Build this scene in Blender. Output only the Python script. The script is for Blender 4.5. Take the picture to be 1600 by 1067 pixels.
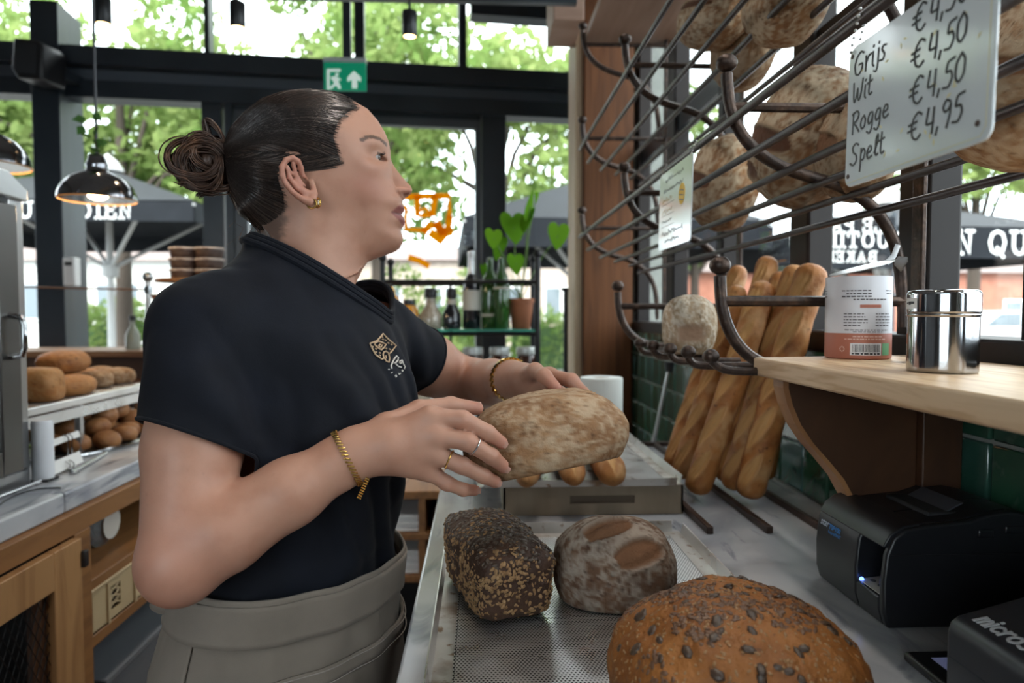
import bpy, bmesh, math, random
import numpy as np
from mathutils import Vector, Matrix, Euler
from mathutils.bvhtree import BVHTree

for _o in list(bpy.data.objects):
    bpy.data.objects.remove(_o)
SC = bpy.context.scene
COL = SC.collection
R = math.radians
PI = math.pi
# ------------------------------------------------------------------ camera
CZ = 1.28                       # eye height of the camera
FPX = 1067.0                    # focal length in pixels of the 1600 px frame (24 mm)
cam_d = bpy.data.cameras.new('camera')
cam_d.sensor_width = 36.0
cam_d.lens = 36.0 * FPX / 1600.0
cam_d.clip_start = 0.02
cam_d.clip_end = 300
cam_d.dof.use_dof = True
cam_d.dof.focus_distance = 0.78
cam_d.dof.aperture_fstop = 4.5
cam = bpy.data.objects.new('camera', cam_d)
COL.objects.link(cam)
cam.location = (0, 0, CZ)
cam.rotation_euler = (R(90 - 2.335), 0, R(-2.68))
SC.camera = cam
# ------------------------------------------------------------------ world: bright thin overcast
w = bpy.data.worlds.new('overcast')
SC.world = w
w.use_nodes = True
nt = w.node_tree
bg = nt.nodes['Background']
tcw = nt.nodes.new('ShaderNodeTexCoord')
sepw = nt.nodes.new('ShaderNodeSeparateXYZ')
rampw = nt.nodes.new('ShaderNodeValToRGB')
nt.links.new(tcw.outputs['Generated'], sepw.inputs[0])
nt.links.new(sepw.outputs['Z'], rampw.inputs[0])
rampw.color_ramp.elements[0].position = 0.0
rampw.color_ramp.elements[0].color = (0.80, 0.90, 1.0, 1)
rampw.color_ramp.elements[1].position = 0.6
rampw.color_ramp.elements[1].color = (0.93, 0.97, 1.0, 1)
nt.links.new(rampw.outputs[0], bg.inputs['Color'])
bg.inputs['Strength'].default_value = 8.0
sun_d = bpy.data.lights.new('sun', 'SUN')
sun_d.energy = 7.0
sun_d.angle = R(25)
sun_d.color = (1.0, 0.95, 0.86)
sun = bpy.data.objects.new('sun', sun_d)
COL.objects.link(sun)
sun.rotation_euler = (R(38), R(-30), R(0))
# ------------------------------------------------------------------ exposure
SC.view_settings.view_transform = 'Standard'
SC.view_settings.look = 'None'
SC.view_settings.gamma = 1.0
SC.view_settings.use_curve_mapping = False
SC.view_settings.exposure = -0.30
SC.cycles.max_bounces = 10
SC.cycles.transparent_max_bounces = 16
SC.cycles.caustics_reflective = False
SC.cycles.caustics_refractive = False

# ------------------------------------------------------------------ picture rays -> places
CAMR = np.array(cam.rotation_euler.to_matrix())
CAMP = np.array((0.0, 0.0, CZ))


def ray(px, py):
    d = CAMR @ np.array(((px - 800) / FPX, -(py - 533.5) / FPX, -1.0))
    return d / np.linalg.norm(d)


def plane_pt(px, py, p0, n):
    d = ray(px, py)
    n = np.array(n, float)
    t = np.dot(np.array(p0, float) - CAMP, n) / np.dot(d, n)
    return CAMP + d * t


def PY(px, py, Y):
    return plane_pt(px, py, (0, Y, 0), (0, 1, 0))


def PX(px, py, X):
    return plane_pt(px, py, (X, 0, 0), (1, 0, 0))


def PZ(px, py, Z):
    return plane_pt(px, py, (0, 0, Z), (0, 0, 1))


# ------------------------------------------------------------------ numpy noise
def _h3(i, j, k, s):
    n = (i * 374761393 + j * 668265263 + k * 2147483647 + s * 974634541) & 0xffffffff
    n = ((n ^ (n >> 13)) * 1274126177) & 0xffffffff
    return ((n ^ (n >> 16)) & 0xffff) / 65535.0


def vnoise(P, f, s=0):
    q = np.asarray(P, float) * f + 1000.0
    b = np.floor(q).astype(np.int64)
    t = q - b
    t = t * t * (3 - 2 * t)
    o = 0
    for dx in (0, 1):
        for dy in (0, 1):
            for dz in (0, 1):
                wgt = (t[:, 0] if dx else 1 - t[:, 0]) * (t[:, 1] if dy else 1 - t[:, 1]) * (t[:, 2] if dz else 1 - t[:, 2])
                o = o + wgt * _h3(b[:, 0] + dx, b[:, 1] + dy, b[:, 2] + dz, s)
    return o * 2 - 1


def fbm(P, f, oct=4, s=0):
    o = 0
    a = 1.0
    for k in range(oct):
        o = o + a * vnoise(P, f * 2 ** k, s + k)
        a *= 0.5
    return o


def sstep(a, b, x):
    t = np.clip((x - a) / (b - a), 0, 1)
    return t * t * (3 - 2 * t)


# ------------------------------------------------------------------ mesh builder
class MB:
    def __init__(s):
        s.v = []
        s.f = []

    def add(s, V, F):
        b = len(s.v)
        s.v.extend([tuple(map(float, p)) for p in V])
        s.f.extend([tuple(i + b for i in q) for q in F])
        return s

    def box(s, lo, hi):
        x0, y0, z0 = lo
        x1, y1, z1 = hi
        return s.add([(x0, y0, z0), (x1, y0, z0), (x1, y1, z0), (x0, y1, z0), (x0, y0, z1), (x1, y0, z1), (x1, y1, z1), (x0, y1, z1)],
                     [(3, 2, 1, 0), (4, 5, 6, 7), (0, 1, 5, 4), (1, 2, 6, 5), (2, 3, 7, 6), (3, 0, 4, 7)])

    def obox(s, c, ax, half):
        """oriented box: centre, three axis vectors, half sizes"""
        c = np.array(c, float)
        A = [np.array(a, float) / np.linalg.norm(a) * h for a, h in zip(ax, half)]
        V = [c + sx * A[0] + sy * A[1] + sz * A[2] for sz in (-1, 1) for sx, sy in ((-1, -1), (1, -1), (1, 1), (-1, 1))]
        return s.add(V, [(3, 2, 1, 0), (4, 5, 6, 7), (0, 1, 5, 4), (1, 2, 6, 5), (2, 3, 7, 6), (3, 0, 4, 7)])

    def tube(s, pts, r, n=10, cap=True, flat=None, up=None):
        P = [np.array(p, float) for p in pts]
        m = len(P)
        rr = [r] * m if np.isscalar(r) else list(r)
        T = []
        for i in range(m):
            t = P[min(i + 1, m - 1)] - P[max(i - 1, 0)]
            T.append(t / (np.linalg.norm(t) + 1e-12))
        a = np.array(up, float) if up is not None else (np.array((0, 0, 1.0)) if abs(T[0][2]) < 0.9 else np.array((1.0, 0, 0)))
        N = a - T[0] * np.dot(a, T[0])
        N /= np.linalg.norm(N)
        V = []
        for i in range(m):
            if i:
                N = N - T[i] * np.dot(N, T[i])
                N /= (np.linalg.norm(N) + 1e-12)
            B = np.cross(T[i], N)
            for k in range(n):
                th = 2 * PI * k / n
                V.append(P[i] + rr[i] * (math.cos(th) * N * (flat or 1) + math.sin(th) * B))
        F = []
        for i in range(m - 1):
            for k in range(n):
                F.append((i * n + k, i * n + (k + 1) % n, (i + 1) * n + (k + 1) % n, (i + 1) * n + k))
        if cap:
            F.append(tuple(range(n))[::-1])
            F.append(tuple((m - 1) * n + k for k in range(n)))
        return s.add(V, F)

    def lathe(s, prof, n=24, c=(0, 0, 0), ax=None):
        """profile of (radius, height) turned about the z axis at c"""
        V = []
        for (r, z) in prof:
            for k in range(n):
                th = 2 * PI * k / n
                V.append((c[0] + max(r, 1e-5) * math.cos(th), c[1] + max(r, 1e-5) * math.sin(th), c[2] + z))
        F = []
        for i in range(len(prof) - 1):
            for k in range(n):
                F.append((i * n + k, i * n + (k + 1) % n, (i + 1) * n + (k + 1) % n, (i + 1) * n + k))
        F.append(tuple(range(n))[::-1])
        F.append(tuple((len(prof) - 1) * n + k for k in range(n)))
        return s.add(V, F)

    def prism(s, outline, o, u, v, t):
        """polygon (a,b) in the plane o+a*u+b*v, given the thickness vector t"""
        o, u, v, t = [np.array(q, float) for q in (o, u, v, t)]
        n = len(outline)
        A = [o + a * u + b * v for a, b in outline]
        V = A + [p + t for p in A]
        F = [tuple(range(n))[::-1], tuple(range(n, 2 * n))]
        for i in range(n):
            F.append((i, (i + 1) % n, n + (i + 1) % n, n + i))
        return s.add(V, F)

    def ball(s, c, r, nu=14, nv=9, sc=(1, 1, 1)):
        V, F = [], []
        for i in range(nv + 1):
            ph = PI * i / nv
            for k in range(nu):
                th = 2 * PI * k / nu
                V.append((c[0] + r * sc[0] * math.sin(ph) * math.cos(th), c[1] + r * sc[1] * math.sin(ph) * math.sin(th), c[2] + r * sc[2] * math.cos(ph)))
        for i in range(nv):
            for k in range(nu):
                F.append((i * nu + k, (i + 1) * nu + k, (i + 1) * nu + (k + 1) % nu, i * nu + (k + 1) % nu))
        return s.add(V, F)

    def ribbon(s, pts2, wd, o, u, v, n, t=0.0004):
        """a flat stroke of width wd through (a,b) points in the plane o,u,v, raised t along n"""
        o, u, v, n = [np.array(q, float) for q in (o, u, v, n)]
        P = [np.array(p, float) for p in pts2]
        m = len(P)
        L, Rr = [], []
        for i in range(m):
            d = P[min(i + 1, m - 1)] - P[max(i - 1, 0)]
            d = d / (np.linalg.norm(d) + 1e-9)
            q = np.array((-d[1], d[0])) * wd / 2
            e = d * wd / 2 * (-0.9 if i == 0 else (0.9 if i == m - 1 else 0))
            L.append(P[i] + q + e)
            Rr.append(P[i] - q + e)
        V = [o + p[0] * u + p[1] * v + n * t for p in L] + [o + p[0] * u + p[1] * v + n * t for p in Rr]
        V += [p - n * t * 1.0 for p in V]
        F = []
        for i in range(m - 1):
            F.append((i, m + i, m + i + 1, i + 1))
            F.append((2 * m + i + 1, 3 * m + i + 1, 3 * m + i, 2 * m + i))
            F.append((i, i + 1, 2 * m + i + 1, 2 * m + i))
            F.append((m + i + 1, m + i, 3 * m + i, 3 * m + i + 1))
        return s.add(V, F)


def mesh_obj(name, V, F, mat=None, parent=None, smooth=False, attr=None, angle=None):
    me = bpy.data.meshes.new(name)
    if isinstance(V, np.ndarray):
        V = V.tolist()
    if isinstance(F, np.ndarray):
        F = F.tolist()
    if parent is not None:
        l = parent.matrix_world.translation if False else Vector(ROOTLOC.get(parent.name, (0, 0, 0)))
        V = [(p[0] - l[0], p[1] - l[1], p[2] - l[2]) for p in V]
    me.from_pydata(V, [], F)
    me.update()
    if smooth:
        me.polygons.foreach_set('use_smooth', [True] * len(me.polygons))
        if angle:
            me.set_sharp_from_angle(angle=R(angle))
    if mat is not None:
        me.materials.append(mat)
    if attr:
        for k, vals in attr.items():
            a = me.attributes.new(k, 'FLOAT', 'POINT')
            a.data.foreach_set('value', np.asarray(vals, dtype=np.float32))
    o = bpy.data.objects.new(name, me)
    COL.objects.link(o)
    if parent is not None:
        o.parent = parent
        ROOTLOC[o.name] = ROOTLOC.get(parent.name, (0, 0, 0))
    return o


ROOTLOC = {}


def part(name, mb, mat, parent=None, smooth=False, angle=40, bevel=0, seg=2, label=None):
    """mesh object from a builder given in world coordinates"""
    o = mesh_obj(name, mb.v, mb.f, mat, parent, smooth, None, angle)
    if bevel:
        m = o.modifiers.new('bevel', 'BEVEL')
        m.width = bevel
        m.segments = seg
        m.limit_method = 'ANGLE'
        m.angle_limit = R(35)
        o.data.polygons.foreach_set('use_smooth', [True] * len(o.data.polygons))
        o.data.set_sharp_from_angle(angle=R(50))
    if label:
        o['label'] = label
    return o


def thing(name, label, cat, loc=(0, 0, 0), group=None):
    o = bpy.data.objects.new(name, None)
    o.empty_display_size = 0.05
    COL.objects.link(o)
    o.location = loc
    ROOTLOC[o.name] = tuple(map(float, loc))
    o['label'] = label
    o['category'] = cat
    if group:
        o['group'] = group
    return o


def tag(o, label, cat, group=None):
    o['label'] = label
    o['category'] = cat
    if group:
        o['group'] = group
    return o


def struct(o):
    o['kind'] = 'structure'
    return o


def sroot(name, loc=(0, 0, 0)):
    o = bpy.data.objects.new(name, None)
    COL.objects.link(o)
    o.location = loc
    ROOTLOC[o.name] = tuple(map(float, loc))
    o['kind'] = 'structure'
    return o


def dup(root, loc, rotz=0, label=None, scale=None):
    r = root.copy()
    COL.objects.link(r)
    r.location = loc
    r.rotation_euler = (0, 0, rotz) if np.isscalar(rotz) else rotz
    if scale is not None:
        r.scale = (scale,) * 3 if np.isscalar(scale) else scale
    if label:
        r['label'] = label
    for ch in list(root.children):
        c = ch.copy()
        COL.objects.link(c)
        c.parent = r
        for g in list(ch.children):
            d = g.copy()
            COL.objects.link(d)
            d.parent = c
    return r


# ------------------------------------------------------------------ materials
MATS = {}


def mat(name, base, rough=0.5, metal=0.0, layers=(), bump=None, spec=0.5, coat=0.0, trans=0.0, emis=None, sss=0, attr=None,
        sheen=0.0, rnd=None, ior=None, coords='Object', aniso=0, roughn=None):
    """principled material. layers: (scale, colour, lo, hi, stretch, detail); bump: (scale, strength, dist[, stretch]);
    attr: list of (attribute, colour); rnd: colour mixed in by object random"""
    if name in MATS:
        return MATS[name]
    m = bpy.data.materials.new(name)
    m.use_nodes = True
    t = m.node_tree
    N, L = t.nodes, t.links
    b = N['Principled BSDF']
    tc = N.new('ShaderNodeTexCoord')
    b.inputs['Roughness'].default_value = rough
    b.inputs['Metallic'].default_value = metal
    b.inputs['Specular IOR Level'].default_value = spec
    b.inputs['Coat Weight'].default_value = coat
    b.inputs['Coat Roughness'].default_value = 0.08
    b.inputs['Transmission Weight'].default_value = trans
    b.inputs['Sheen Weight'].default_value = sheen
    b.inputs['Anisotropic'].default_value = aniso
    if ior:
        b.inputs['IOR'].default_value = ior
    if sss:
        b.inputs['Subsurface Weight'].default_value = sss
        b.inputs['Subsurface Radius'].default_value = (0.012, 0.005, 0.003)
        b.inputs['Subsurface Scale'].default_value = 0.6
    if emis:
        b.inputs['Emission Color'].default_value = (*emis[0], 1)
        b.inputs['Emission Strength'].default_value = emis[1]

    def noise(scale, stretch=None, detail=4, dist=0.0):
        mp = N.new('ShaderNodeMapping')
        L.new(tc.outputs[coords], mp.inputs[0])
        if stretch:
            mp.inputs['Scale'].default_value = stretch
        nz = N.new('ShaderNodeTexNoise')
        nz.inputs['Scale'].default_value = scale
        nz.inputs['Detail'].default_value = detail
        nz.inputs['Distortion'].default_value = dist
        L.new(mp.outputs[0], nz.inputs['Vector'])
        return nz.outputs['Fac']

    rgb = N.new('ShaderNodeRGB')
    rgb.outputs[0].default_value = (*base, 1)
    cur = rgb.outputs[0]

    def mix(fac, col):
        nonlocal cur
        mx = N.new('ShaderNodeMix')
        mx.data_type = 'RGBA'
        L.new(fac, mx.inputs[0])
        L.new(cur, mx.inputs[6])
        mx.inputs[7].default_value = (*col, 1)
        cur = mx.outputs[2]

    if rnd:
        oi = N.new('ShaderNodeObjectInfo')
        mix(oi.outputs['Random'], rnd)
    for ly in layers:
        scale, col, lo, hi = ly[:4]
        st = ly[4] if len(ly) > 4 else None
        de = ly[5] if len(ly) > 5 else 4
        di = ly[6] if len(ly) > 6 else 0
        fac = noise(scale, st, de, di)
        mr = N.new('ShaderNodeMapRange')
        mr.inputs[1].default_value = lo
        mr.inputs[2].default_value = hi
        L.new(fac, mr.inputs[0])
        mix(mr.outputs[0], col)
    for an, col in (attr or ()):
        at = N.new('ShaderNodeAttribute')
        at.attribute_name = an
        mix(at.outputs['Fac'], col)
    L.new(cur, b.inputs['Base Color'])
    if roughn:
        fac = noise(roughn[0], roughn[3] if len(roughn) > 3 else None)
        mr = N.new('ShaderNodeMapRange')
        mr.inputs[1].default_value = 0.3
        mr.inputs[2].default_value = 0.7
        mr.inputs[3].default_value = roughn[1]
        mr.inputs[4].default_value = roughn[2]
        L.new(fac, mr.inputs[0])
        L.new(mr.outputs[0], b.inputs['Roughness'])
    if bump:
        bs = bump if isinstance(bump[0], (tuple, list)) else (bump,)
        prev = None
        for q in bs:
            fac = noise(q[0], q[3] if len(q) > 3 else None, 5)
            bp = N.new('ShaderNodeBump')
            bp.inputs['Strength'].default_value = q[1]
            bp.inputs['Distance'].default_value = q[2]
            L.new(fac, bp.inputs['Height'])
            if prev:
                L.new(prev, bp.inputs['Normal'])
            prev = bp.outputs[0]
        L.new(prev, b.inputs['Normal'])
    MATS[name] = m
    return m


def pane_mat(name, tint=(1, 1, 1), refl=0.06, rough=0.0):
    """thin sheet of glass: lets light straight through with a fresnel mirror film"""
    if name in MATS:
        return MATS[name]
    m = bpy.data.materials.new(name)
    m.use_nodes = True
    t = m.node_tree
    N, L = t.nodes, t.links
    N.remove(N['Principled BSDF'])
    tr = N.new('ShaderNodeBsdfTransparent')
    tr.inputs[0].default_value = (*tint, 1)
    gl = N.new('ShaderNodeBsdfGlossy')
    gl.inputs['Roughness'].default_value = rough
    lw = N.new('ShaderNodeLayerWeight')
    lw.inputs['Blend'].default_value = 0.5
    pw = N.new('ShaderNodeMath')
    pw.operation = 'POWER'
    pw.inputs[1].default_value = 5.0
    L.new(lw.outputs['Facing'], pw.inputs[0])
    mt = N.new('ShaderNodeMath')
    mt.operation = 'MULTIPLY_ADD'
    mt.inputs[1].default_value = 0.8
    mt.inputs[2].default_value = refl / 2
    L.new(pw.outputs[0], mt.inputs[0])
    mx = N.new('ShaderNodeMixShader')
    L.new(mt.outputs[0], mx.inputs[0])
    L.new(tr.outputs[0], mx.inputs[1])
    L.new(gl.outputs[0], mx.inputs[2])
    L.new(mx.outputs[0], N['Material Output'].inputs[0])
    MATS[name] = m
    return m


def leaf_mat(name, col, col2, trans=0.5):
    if name in MATS:
        return MATS[name]
    m = bpy.data.materials.new(name)
    m.use_nodes = True
    t = m.node_tree
    N, L = t.nodes, t.links
    N.remove(N['Principled BSDF'])
    tc = N.new('ShaderNodeTexCoord')
    nz = N.new('ShaderNodeTexNoise')
    nz.inputs['Scale'].default_value = 1.3
    L.new(tc.outputs['Object'], nz.inputs['Vector'])
    rp = N.new('ShaderNodeValToRGB')
    rp.color_ramp.elements[0].position = 0.35
    rp.color_ramp.elements[0].color = (*col, 1)
    rp.color_ramp.elements[1].position = 0.65
    rp.color_ramp.elements[1].color = (*col2, 1)
    L.new(nz.outputs['Fac'], rp.inputs[0])
    d = N.new('ShaderNodeBsdfDiffuse')
    tl = N.new('ShaderNodeBsdfTranslucent')
    L.new(rp.outputs[0], d.inputs[0])
    L.new(rp.outputs[0], tl.inputs[0])
    mx = N.new('ShaderNodeMixShader')
    mx.inputs[0].default_value = trans
    L.new(d.outputs[0], mx.inputs[1])
    L.new(tl.outputs[0], mx.inputs[2])
    L.new(mx.outputs[0], N['Material Output'].inputs[0])
    MATS[name] = m
    return m


# shared materials
M_steel_dark = mat('painted_dark_steel', (0.018, 0.026, 0.036), 0.35, 0.0, layers=[(3, (0.03, 0.04, 0.052), 0.4, 0.7)], spec=0.5)
M_frame_brown = mat('dark_brown_frame', (0.012, 0.0085, 0.008), 0.55, 0, layers=[(6, (0.02, 0.013, 0.011), 0.4, 0.7, (1, 1, .1))], spec=.3)
M_iron = mat('wrought_iron', (0.035, 0.022, 0.017), 0.42, 0.6, layers=[(60, (0.10, 0.06, 0.042), 0.45, 0.75)], bump=(180, 0.5, 0.002), spec=0.6)
M_rod = mat('iron_rod', (0.085, 0.07, 0.07), 0.33, 0.8, layers=[(25, (0.05, 0.04, 0.04), 0.4, 0.7)])
M_wood_post = mat('post_timber', (0.135, 0.047, 0.013), 0.6, 0, layers=[(5, (0.065, 0.022, 0.006), 0.35, 0.75, (6, 6, .35), 5, 1.5), (2.2, (0.185, 0.07, 0.02), .5, .75, (1, 1, .3))], spec=.3, bump=(14, 0.15, 0.01, (5, 5, .3)))
M_wood_oak = mat('oak_frame', (0.27, 0.122, 0.040), 0.5, 0, layers=[(5, (0.15, 0.062, 0.019), 0.4, 0.75, (5, .5, 5), 5, 1.2)], bump=(16, 0.1, 0.006, (4, .4, 4)))
M_wood_shelf = mat('ash_board', (0.66, 0.46, 0.28), 0.42, 0, layers=[(4.5, (0.50, 0.30, 0.15), 0.45, 0.62, (9, .9, 9), 4, 2.0), (2, (0.74, 0.56, 0.38), .45, .75, (3, .6, 3))], bump=(30, 0.05, 0.002, (6, .5, 6)))
M_wood_dark = mat('walnut_bracket', (0.05, 0.02, 0.009), 0.5, 0, layers=[(4, (0.10, 0.042, 0.017), 0.42, 0.68, (1.5, 5, .9), 4, 1.5)])
M_marble = mat('grey_marble', (0.50, 0.52, 0.55), 0.2, 0, layers=[(3, (0.30, 0.325, 0.37), 0.46, 0.66, (1, .6, 1), 7, 1.8), (6, (0.17, 0.19, 0.23), 0.58, 0.72, (2.2, .45, 1), 8, 3.0), (2, (0.60, 0.60, 0.60), .52, .75)], spec=0.55)
M_alu = mat('worn_aluminium', (0.86, 0.86, 0.85), 0.3, 0.9, layers=[(8, (0.70, 0.69, 0.66), 0.5, 0.75)], roughn=(20, .24, .42))
M_alu_stain = mat('stained_aluminium', (0.60, 0.58, 0.55), 0.4, 0.85, layers=[(14, (0.24, 0.15, 0.09), 0.52, 0.70, None, 6), (60, (0.30, 0.20, 0.13), .62, .7)], roughn=(20, .3, .55))
M_steel = mat('brushed_steel', (0.55, 0.55, 0.55), 0.28, 1.0, bump=(40, 0.03, 0.002, (1, 1, 30)))
M_chrome = mat('polished_steel', (0.44, 0.44, 0.45), 0.10, 1.0, layers=[(20, (.32, .32, .32), .5, .8)], bump=(14, .05, .004))
M_blackplastic = mat('black_plastic', (0.010, 0.010, 0.012), 0.38, 0, bump=(900, 0.12, 0.0006))
M_glass = pane_mat('window_glass', (0.96, 0.98, 0.97), 0.06)
M_white_enamel = mat('white_enamel', (0.74, 0.80, 0.82), 0.12, 0, coat=0.6, bump=(30, .06, .002))
M_ink = mat('black_ink', (0.008, 0.008, 0.009), 0.45)
M_paper = mat('white_paper', (0.78, 0.78, 0.77), 0.7)
M_black = mat('dark_void', (0.008, 0.008, 0.009), 0.8)

# =================================================================== SETTING
XW = 0.672            # face of the right-hand wall
ZC = 0.908            # worktop height
ZS = 1.217            # top of the tiles / wooden shelf
ZCEIL = 3.45
rng = random.Random(4)

# ---- floor with boards
fl = struct(part('floor', MB().box((-3.7, -2.3, -0.12), (0.80, 4.6, -0.012)), mat('floor_base', (0.03, 0.018, 0.012), 0.7)))
M_plank = mat('floor_board', (0.17, 0.075, 0.034), 0.45, 0, rnd=(0.11, 0.046, 0.02), layers=[(4, (0.09, 0.038, 0.017), 0.42, 0.7, (6, .5, 6), 4, 1)])
mbp = MB().box((-0.073, -1.148, -0.012), (0.073, 1.148, 0.0))
pl0 = part('plank', mbp, M_plank, fl)
k = 0
for i in range(29):
    for j in range(3):
        x = -3.62 + i * 0.15
        y = -1.15 + j * 2.3
        if y > 3.6:
            continue
        if k == 0:
            o = pl0
        else:
            o = pl0.copy()
            COL.objects.link(o)
        o.location = (x, y + (0.0 if i % 2 else 0.0), 0)
        k += 1
# ---- ceiling
M_ceil = mat('ceiling_plaster', (0.45, 0.45, 0.45), 0.8, 0, layers=[(3, (0.41, 0.41, 0.41), .4, .7)])
struct(part('ceiling', MB().box((-3.7, -2.3, ZCEIL), (0.80, 4.7, ZCEIL + 0.12)), M_ceil))
# ---- left wall, wall behind the camera (with daylight windows)
M_plaster = mat('wall_plaster', (0.21, 0.21, 0.215), 0.8, 0, layers=[(2, (0.17, 0.17, 0.175), .4, .7)], bump=(40, .1, .003))
struct(part('wall_left', MB().box((-3.82, -2.3, 0), (-3.70, 3.6, ZCEIL)), M_plaster))
wb = MB()
wb.box((-3.7, -2.42, 0), (0.8, -2.3, 0.75)).box((-3.7, -2.42, 2.4), (0.8, -2.3, ZCEIL))
wb.box((-3.7, -2.42, 0.75), (-2.47, -2.3, 2.4)).box((-0.39, -2.42, 0.75), (0.8, -2.3, 2.4))
struct(part('wall_front', wb, M_plaster))
wr = sroot('window_3', (-1.45, -2.36, 0.75))
for xx in (-2.47, -0.44):
    part('mullion', MB().box((xx, -2.39, 0.75), (xx + 0.05, -2.33, 2.4)), M_steel_dark, wr)
part('pane', MB().box((-2.42, -2.366, 0.75), (-.44, -2.36, 2.4)), M_glass, wr)

# ---- right wall: solid below and above, tiled dado, windows between
M_grout = mat('tile_grout', (0.42, 0.44, 0.40), 0.8, 0, layers=[(30, (0.34, 0.36, 0.33), .4, .7)])
wl = MB()
wl.box((XW + 0.004, -2.3, 0), (XW + 0.13, 4.25, ZS - 0.002))
wl.box((XW + 0.004, -2.3, 2.75), (XW + 0.13, 4.25, ZCEIL))
wl.box((XW + 0.004, 2.98, ZS - 0.002), (XW + 0.13, 4.25, 2.75)).box((XW + 0.004, -2.3, ZS - .002), (XW + 0.13, -0.6, 2.75))
wright = struct(part('wall_right', wl, M_grout))
M_tile = mat('green_zellige', (0.035, 0.115, 0.065), 0.12, 0, rnd=(0.055, 0.13, 0.115),
             layers=[(14, (0.02, 0.07, 0.045), 0.45, 0.75), (30, (0.11, 0.20, 0.14), 0.62, 0.85)], bump=((22, 0.35, 0.004), (70, .12, .002)), coat=0.4, spec=0.6)
tb = MB().box((-0.004, -0.0490, -0.0490), (0.010, 0.0490, 0.0490))
ti = 0
t0 = None
for r_ in range(6):
    for c_ in range(34):
        yy = -0.33 + c_ * 0.1035 + (0.0 if r_ % 2 else 0.0)
        zz = ZS - 0.003 - 0.0515 - r_ * 0.103
        if yy > 3.0 or (r_ >= 3 and yy < 1.9):
            continue
        if t0 is None:
            t0 = part('tile', tb, M_tile, wright, bevel=0.0035)
            o = t0
        else:
            o = t0.copy()
            COL.objects.link(o)
        o.location = (XW + rng.uniform(-0.0012, 0.0012), yy, zz)
        o.rotation_euler = (0, rng.uniform(-.012, .012), rng.uniform(-.015, .015))
# windows of the right wall
win = sroot('window_1', (XW, 1.0, ZS))
zt = 2.75
for yc, wd in ((-0.56, .08), (-0.1, .05), (0.36, .06), (0.804, 0.05), (1.049, 0.075), (1.434, 0.085), (1.92, .05), (2.44, 0.12), (2.95, .06)):
    part('mullion', MB().box((XW + 0.006, yc - wd / 2, ZS), (XW + 0.062, yc + wd / 2, zt)), M_frame_brown, win, bevel=0.006)
part('window_sill', MB().box((XW - 0.012, -0.6, ZS - 0.012), (XW + 0.1, 2.98, ZS + 0.03)), M_frame_brown, win, bevel=0.005)
part('transom', MB().box((XW + 0.02, 1.12, 1.835), (XW + 0.055, 1.42, 1.86)), M_frame_brown, win)
part('transom', MB().box((XW + 0.02, 1.50, 1.92), (XW + 0.06, 2.95, 2.0)), M_steel_dark, win)
part('transom', MB().box((XW + 0.02, -0.6, 2.1), (XW + 0.055, 1.05, 2.13)), M_frame_brown, win)
ys = [-0.55, -0.1, 0.36, 0.804, 1.049, 1.434, 1.92, 2.44, 2.95]
for a, b in zip(ys[:-1], ys[1:]):
    part('pane', MB().box((XW + 0.060, a, ZS + 0.02), (XW + 0.064, b, zt)), M_glass, win)

# ---- timber pillar
pil = thing('wooden_pillar', 'tall brown timber pillar standing between the glass front and the green tiles', 'pillar', (0.55, 3.1, 0))
part('shaft', MB().box((0.444, 2.93, 0), (0.66, 3.2, ZCEIL)), M_wood_post, pil, bevel=0.006)
part('top_block', MB().box((.29, 2.72, PY(880, 31, 2.72)[2]), (.412, 3.0, ZCEIL)), mat('pinkish_beam', (.42, .27, .20), .6, 0, layers=[(4, (.34, .20, .14), .4, .7, (1, 4, 4))]), pil, bevel=.004)
part('left_side', MB().box((0.412, 2.96, 0), (0.444, 3.2, ZCEIL)), mat('pale_edge', (0.50, 0.36, 0.23), 0.5, 0, layers=[(6, (0.36, 0.24, 0.14), .4, .7, (5, 5, .4))]), pil, bevel=0.003)  # left side of the pillar, coloured paler than the shaft

# ------------------------------------------------------------------- glass front
FA = np.array((-2.41, 3.95, 0.0))
FU = np.array((0.9943, 0.1069, 0.0))
FN = np.array((-0.1069, 0.9943, 0.0))


def FP(px, py, d=0.0):
    p = plane_pt(px, py, FA + FN * d, FN)
    return float(np.dot(p - FA, FU)), float(p[2])


def fbar(px0, py0, px1, py1, d0=-0.05, d1=0.05):
    """bar of the glass front whose visible face covers this pixel box"""
    ym = (py0 + py1) / 2
    xm = (px0 + px1) / 2
    s0, _ = FP(px0, ym, d0)
    s1, _ = FP(px1, ym, d0)
    _, z1 = FP(xm, py0, d0)
    _, z0 = FP(xm, py1, d0)
    return sbar(s0, s1, z0, z1, d0, d1)


def sbar(s0, s1, z0, z1, d0=-0.05, d1=0.05):
    c = FA + FU * (s0 + s1) / 2 + FN * (d0 + d1) / 2 + np.array((0, 0, (z0 + z1) / 2))
    return MB().obox(c, (FU, FN, (0, 0, 1)), (abs(s1 - s0) / 2, abs(d1 - d0) / 2, abs(z1 - z0) / 2))


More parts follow.
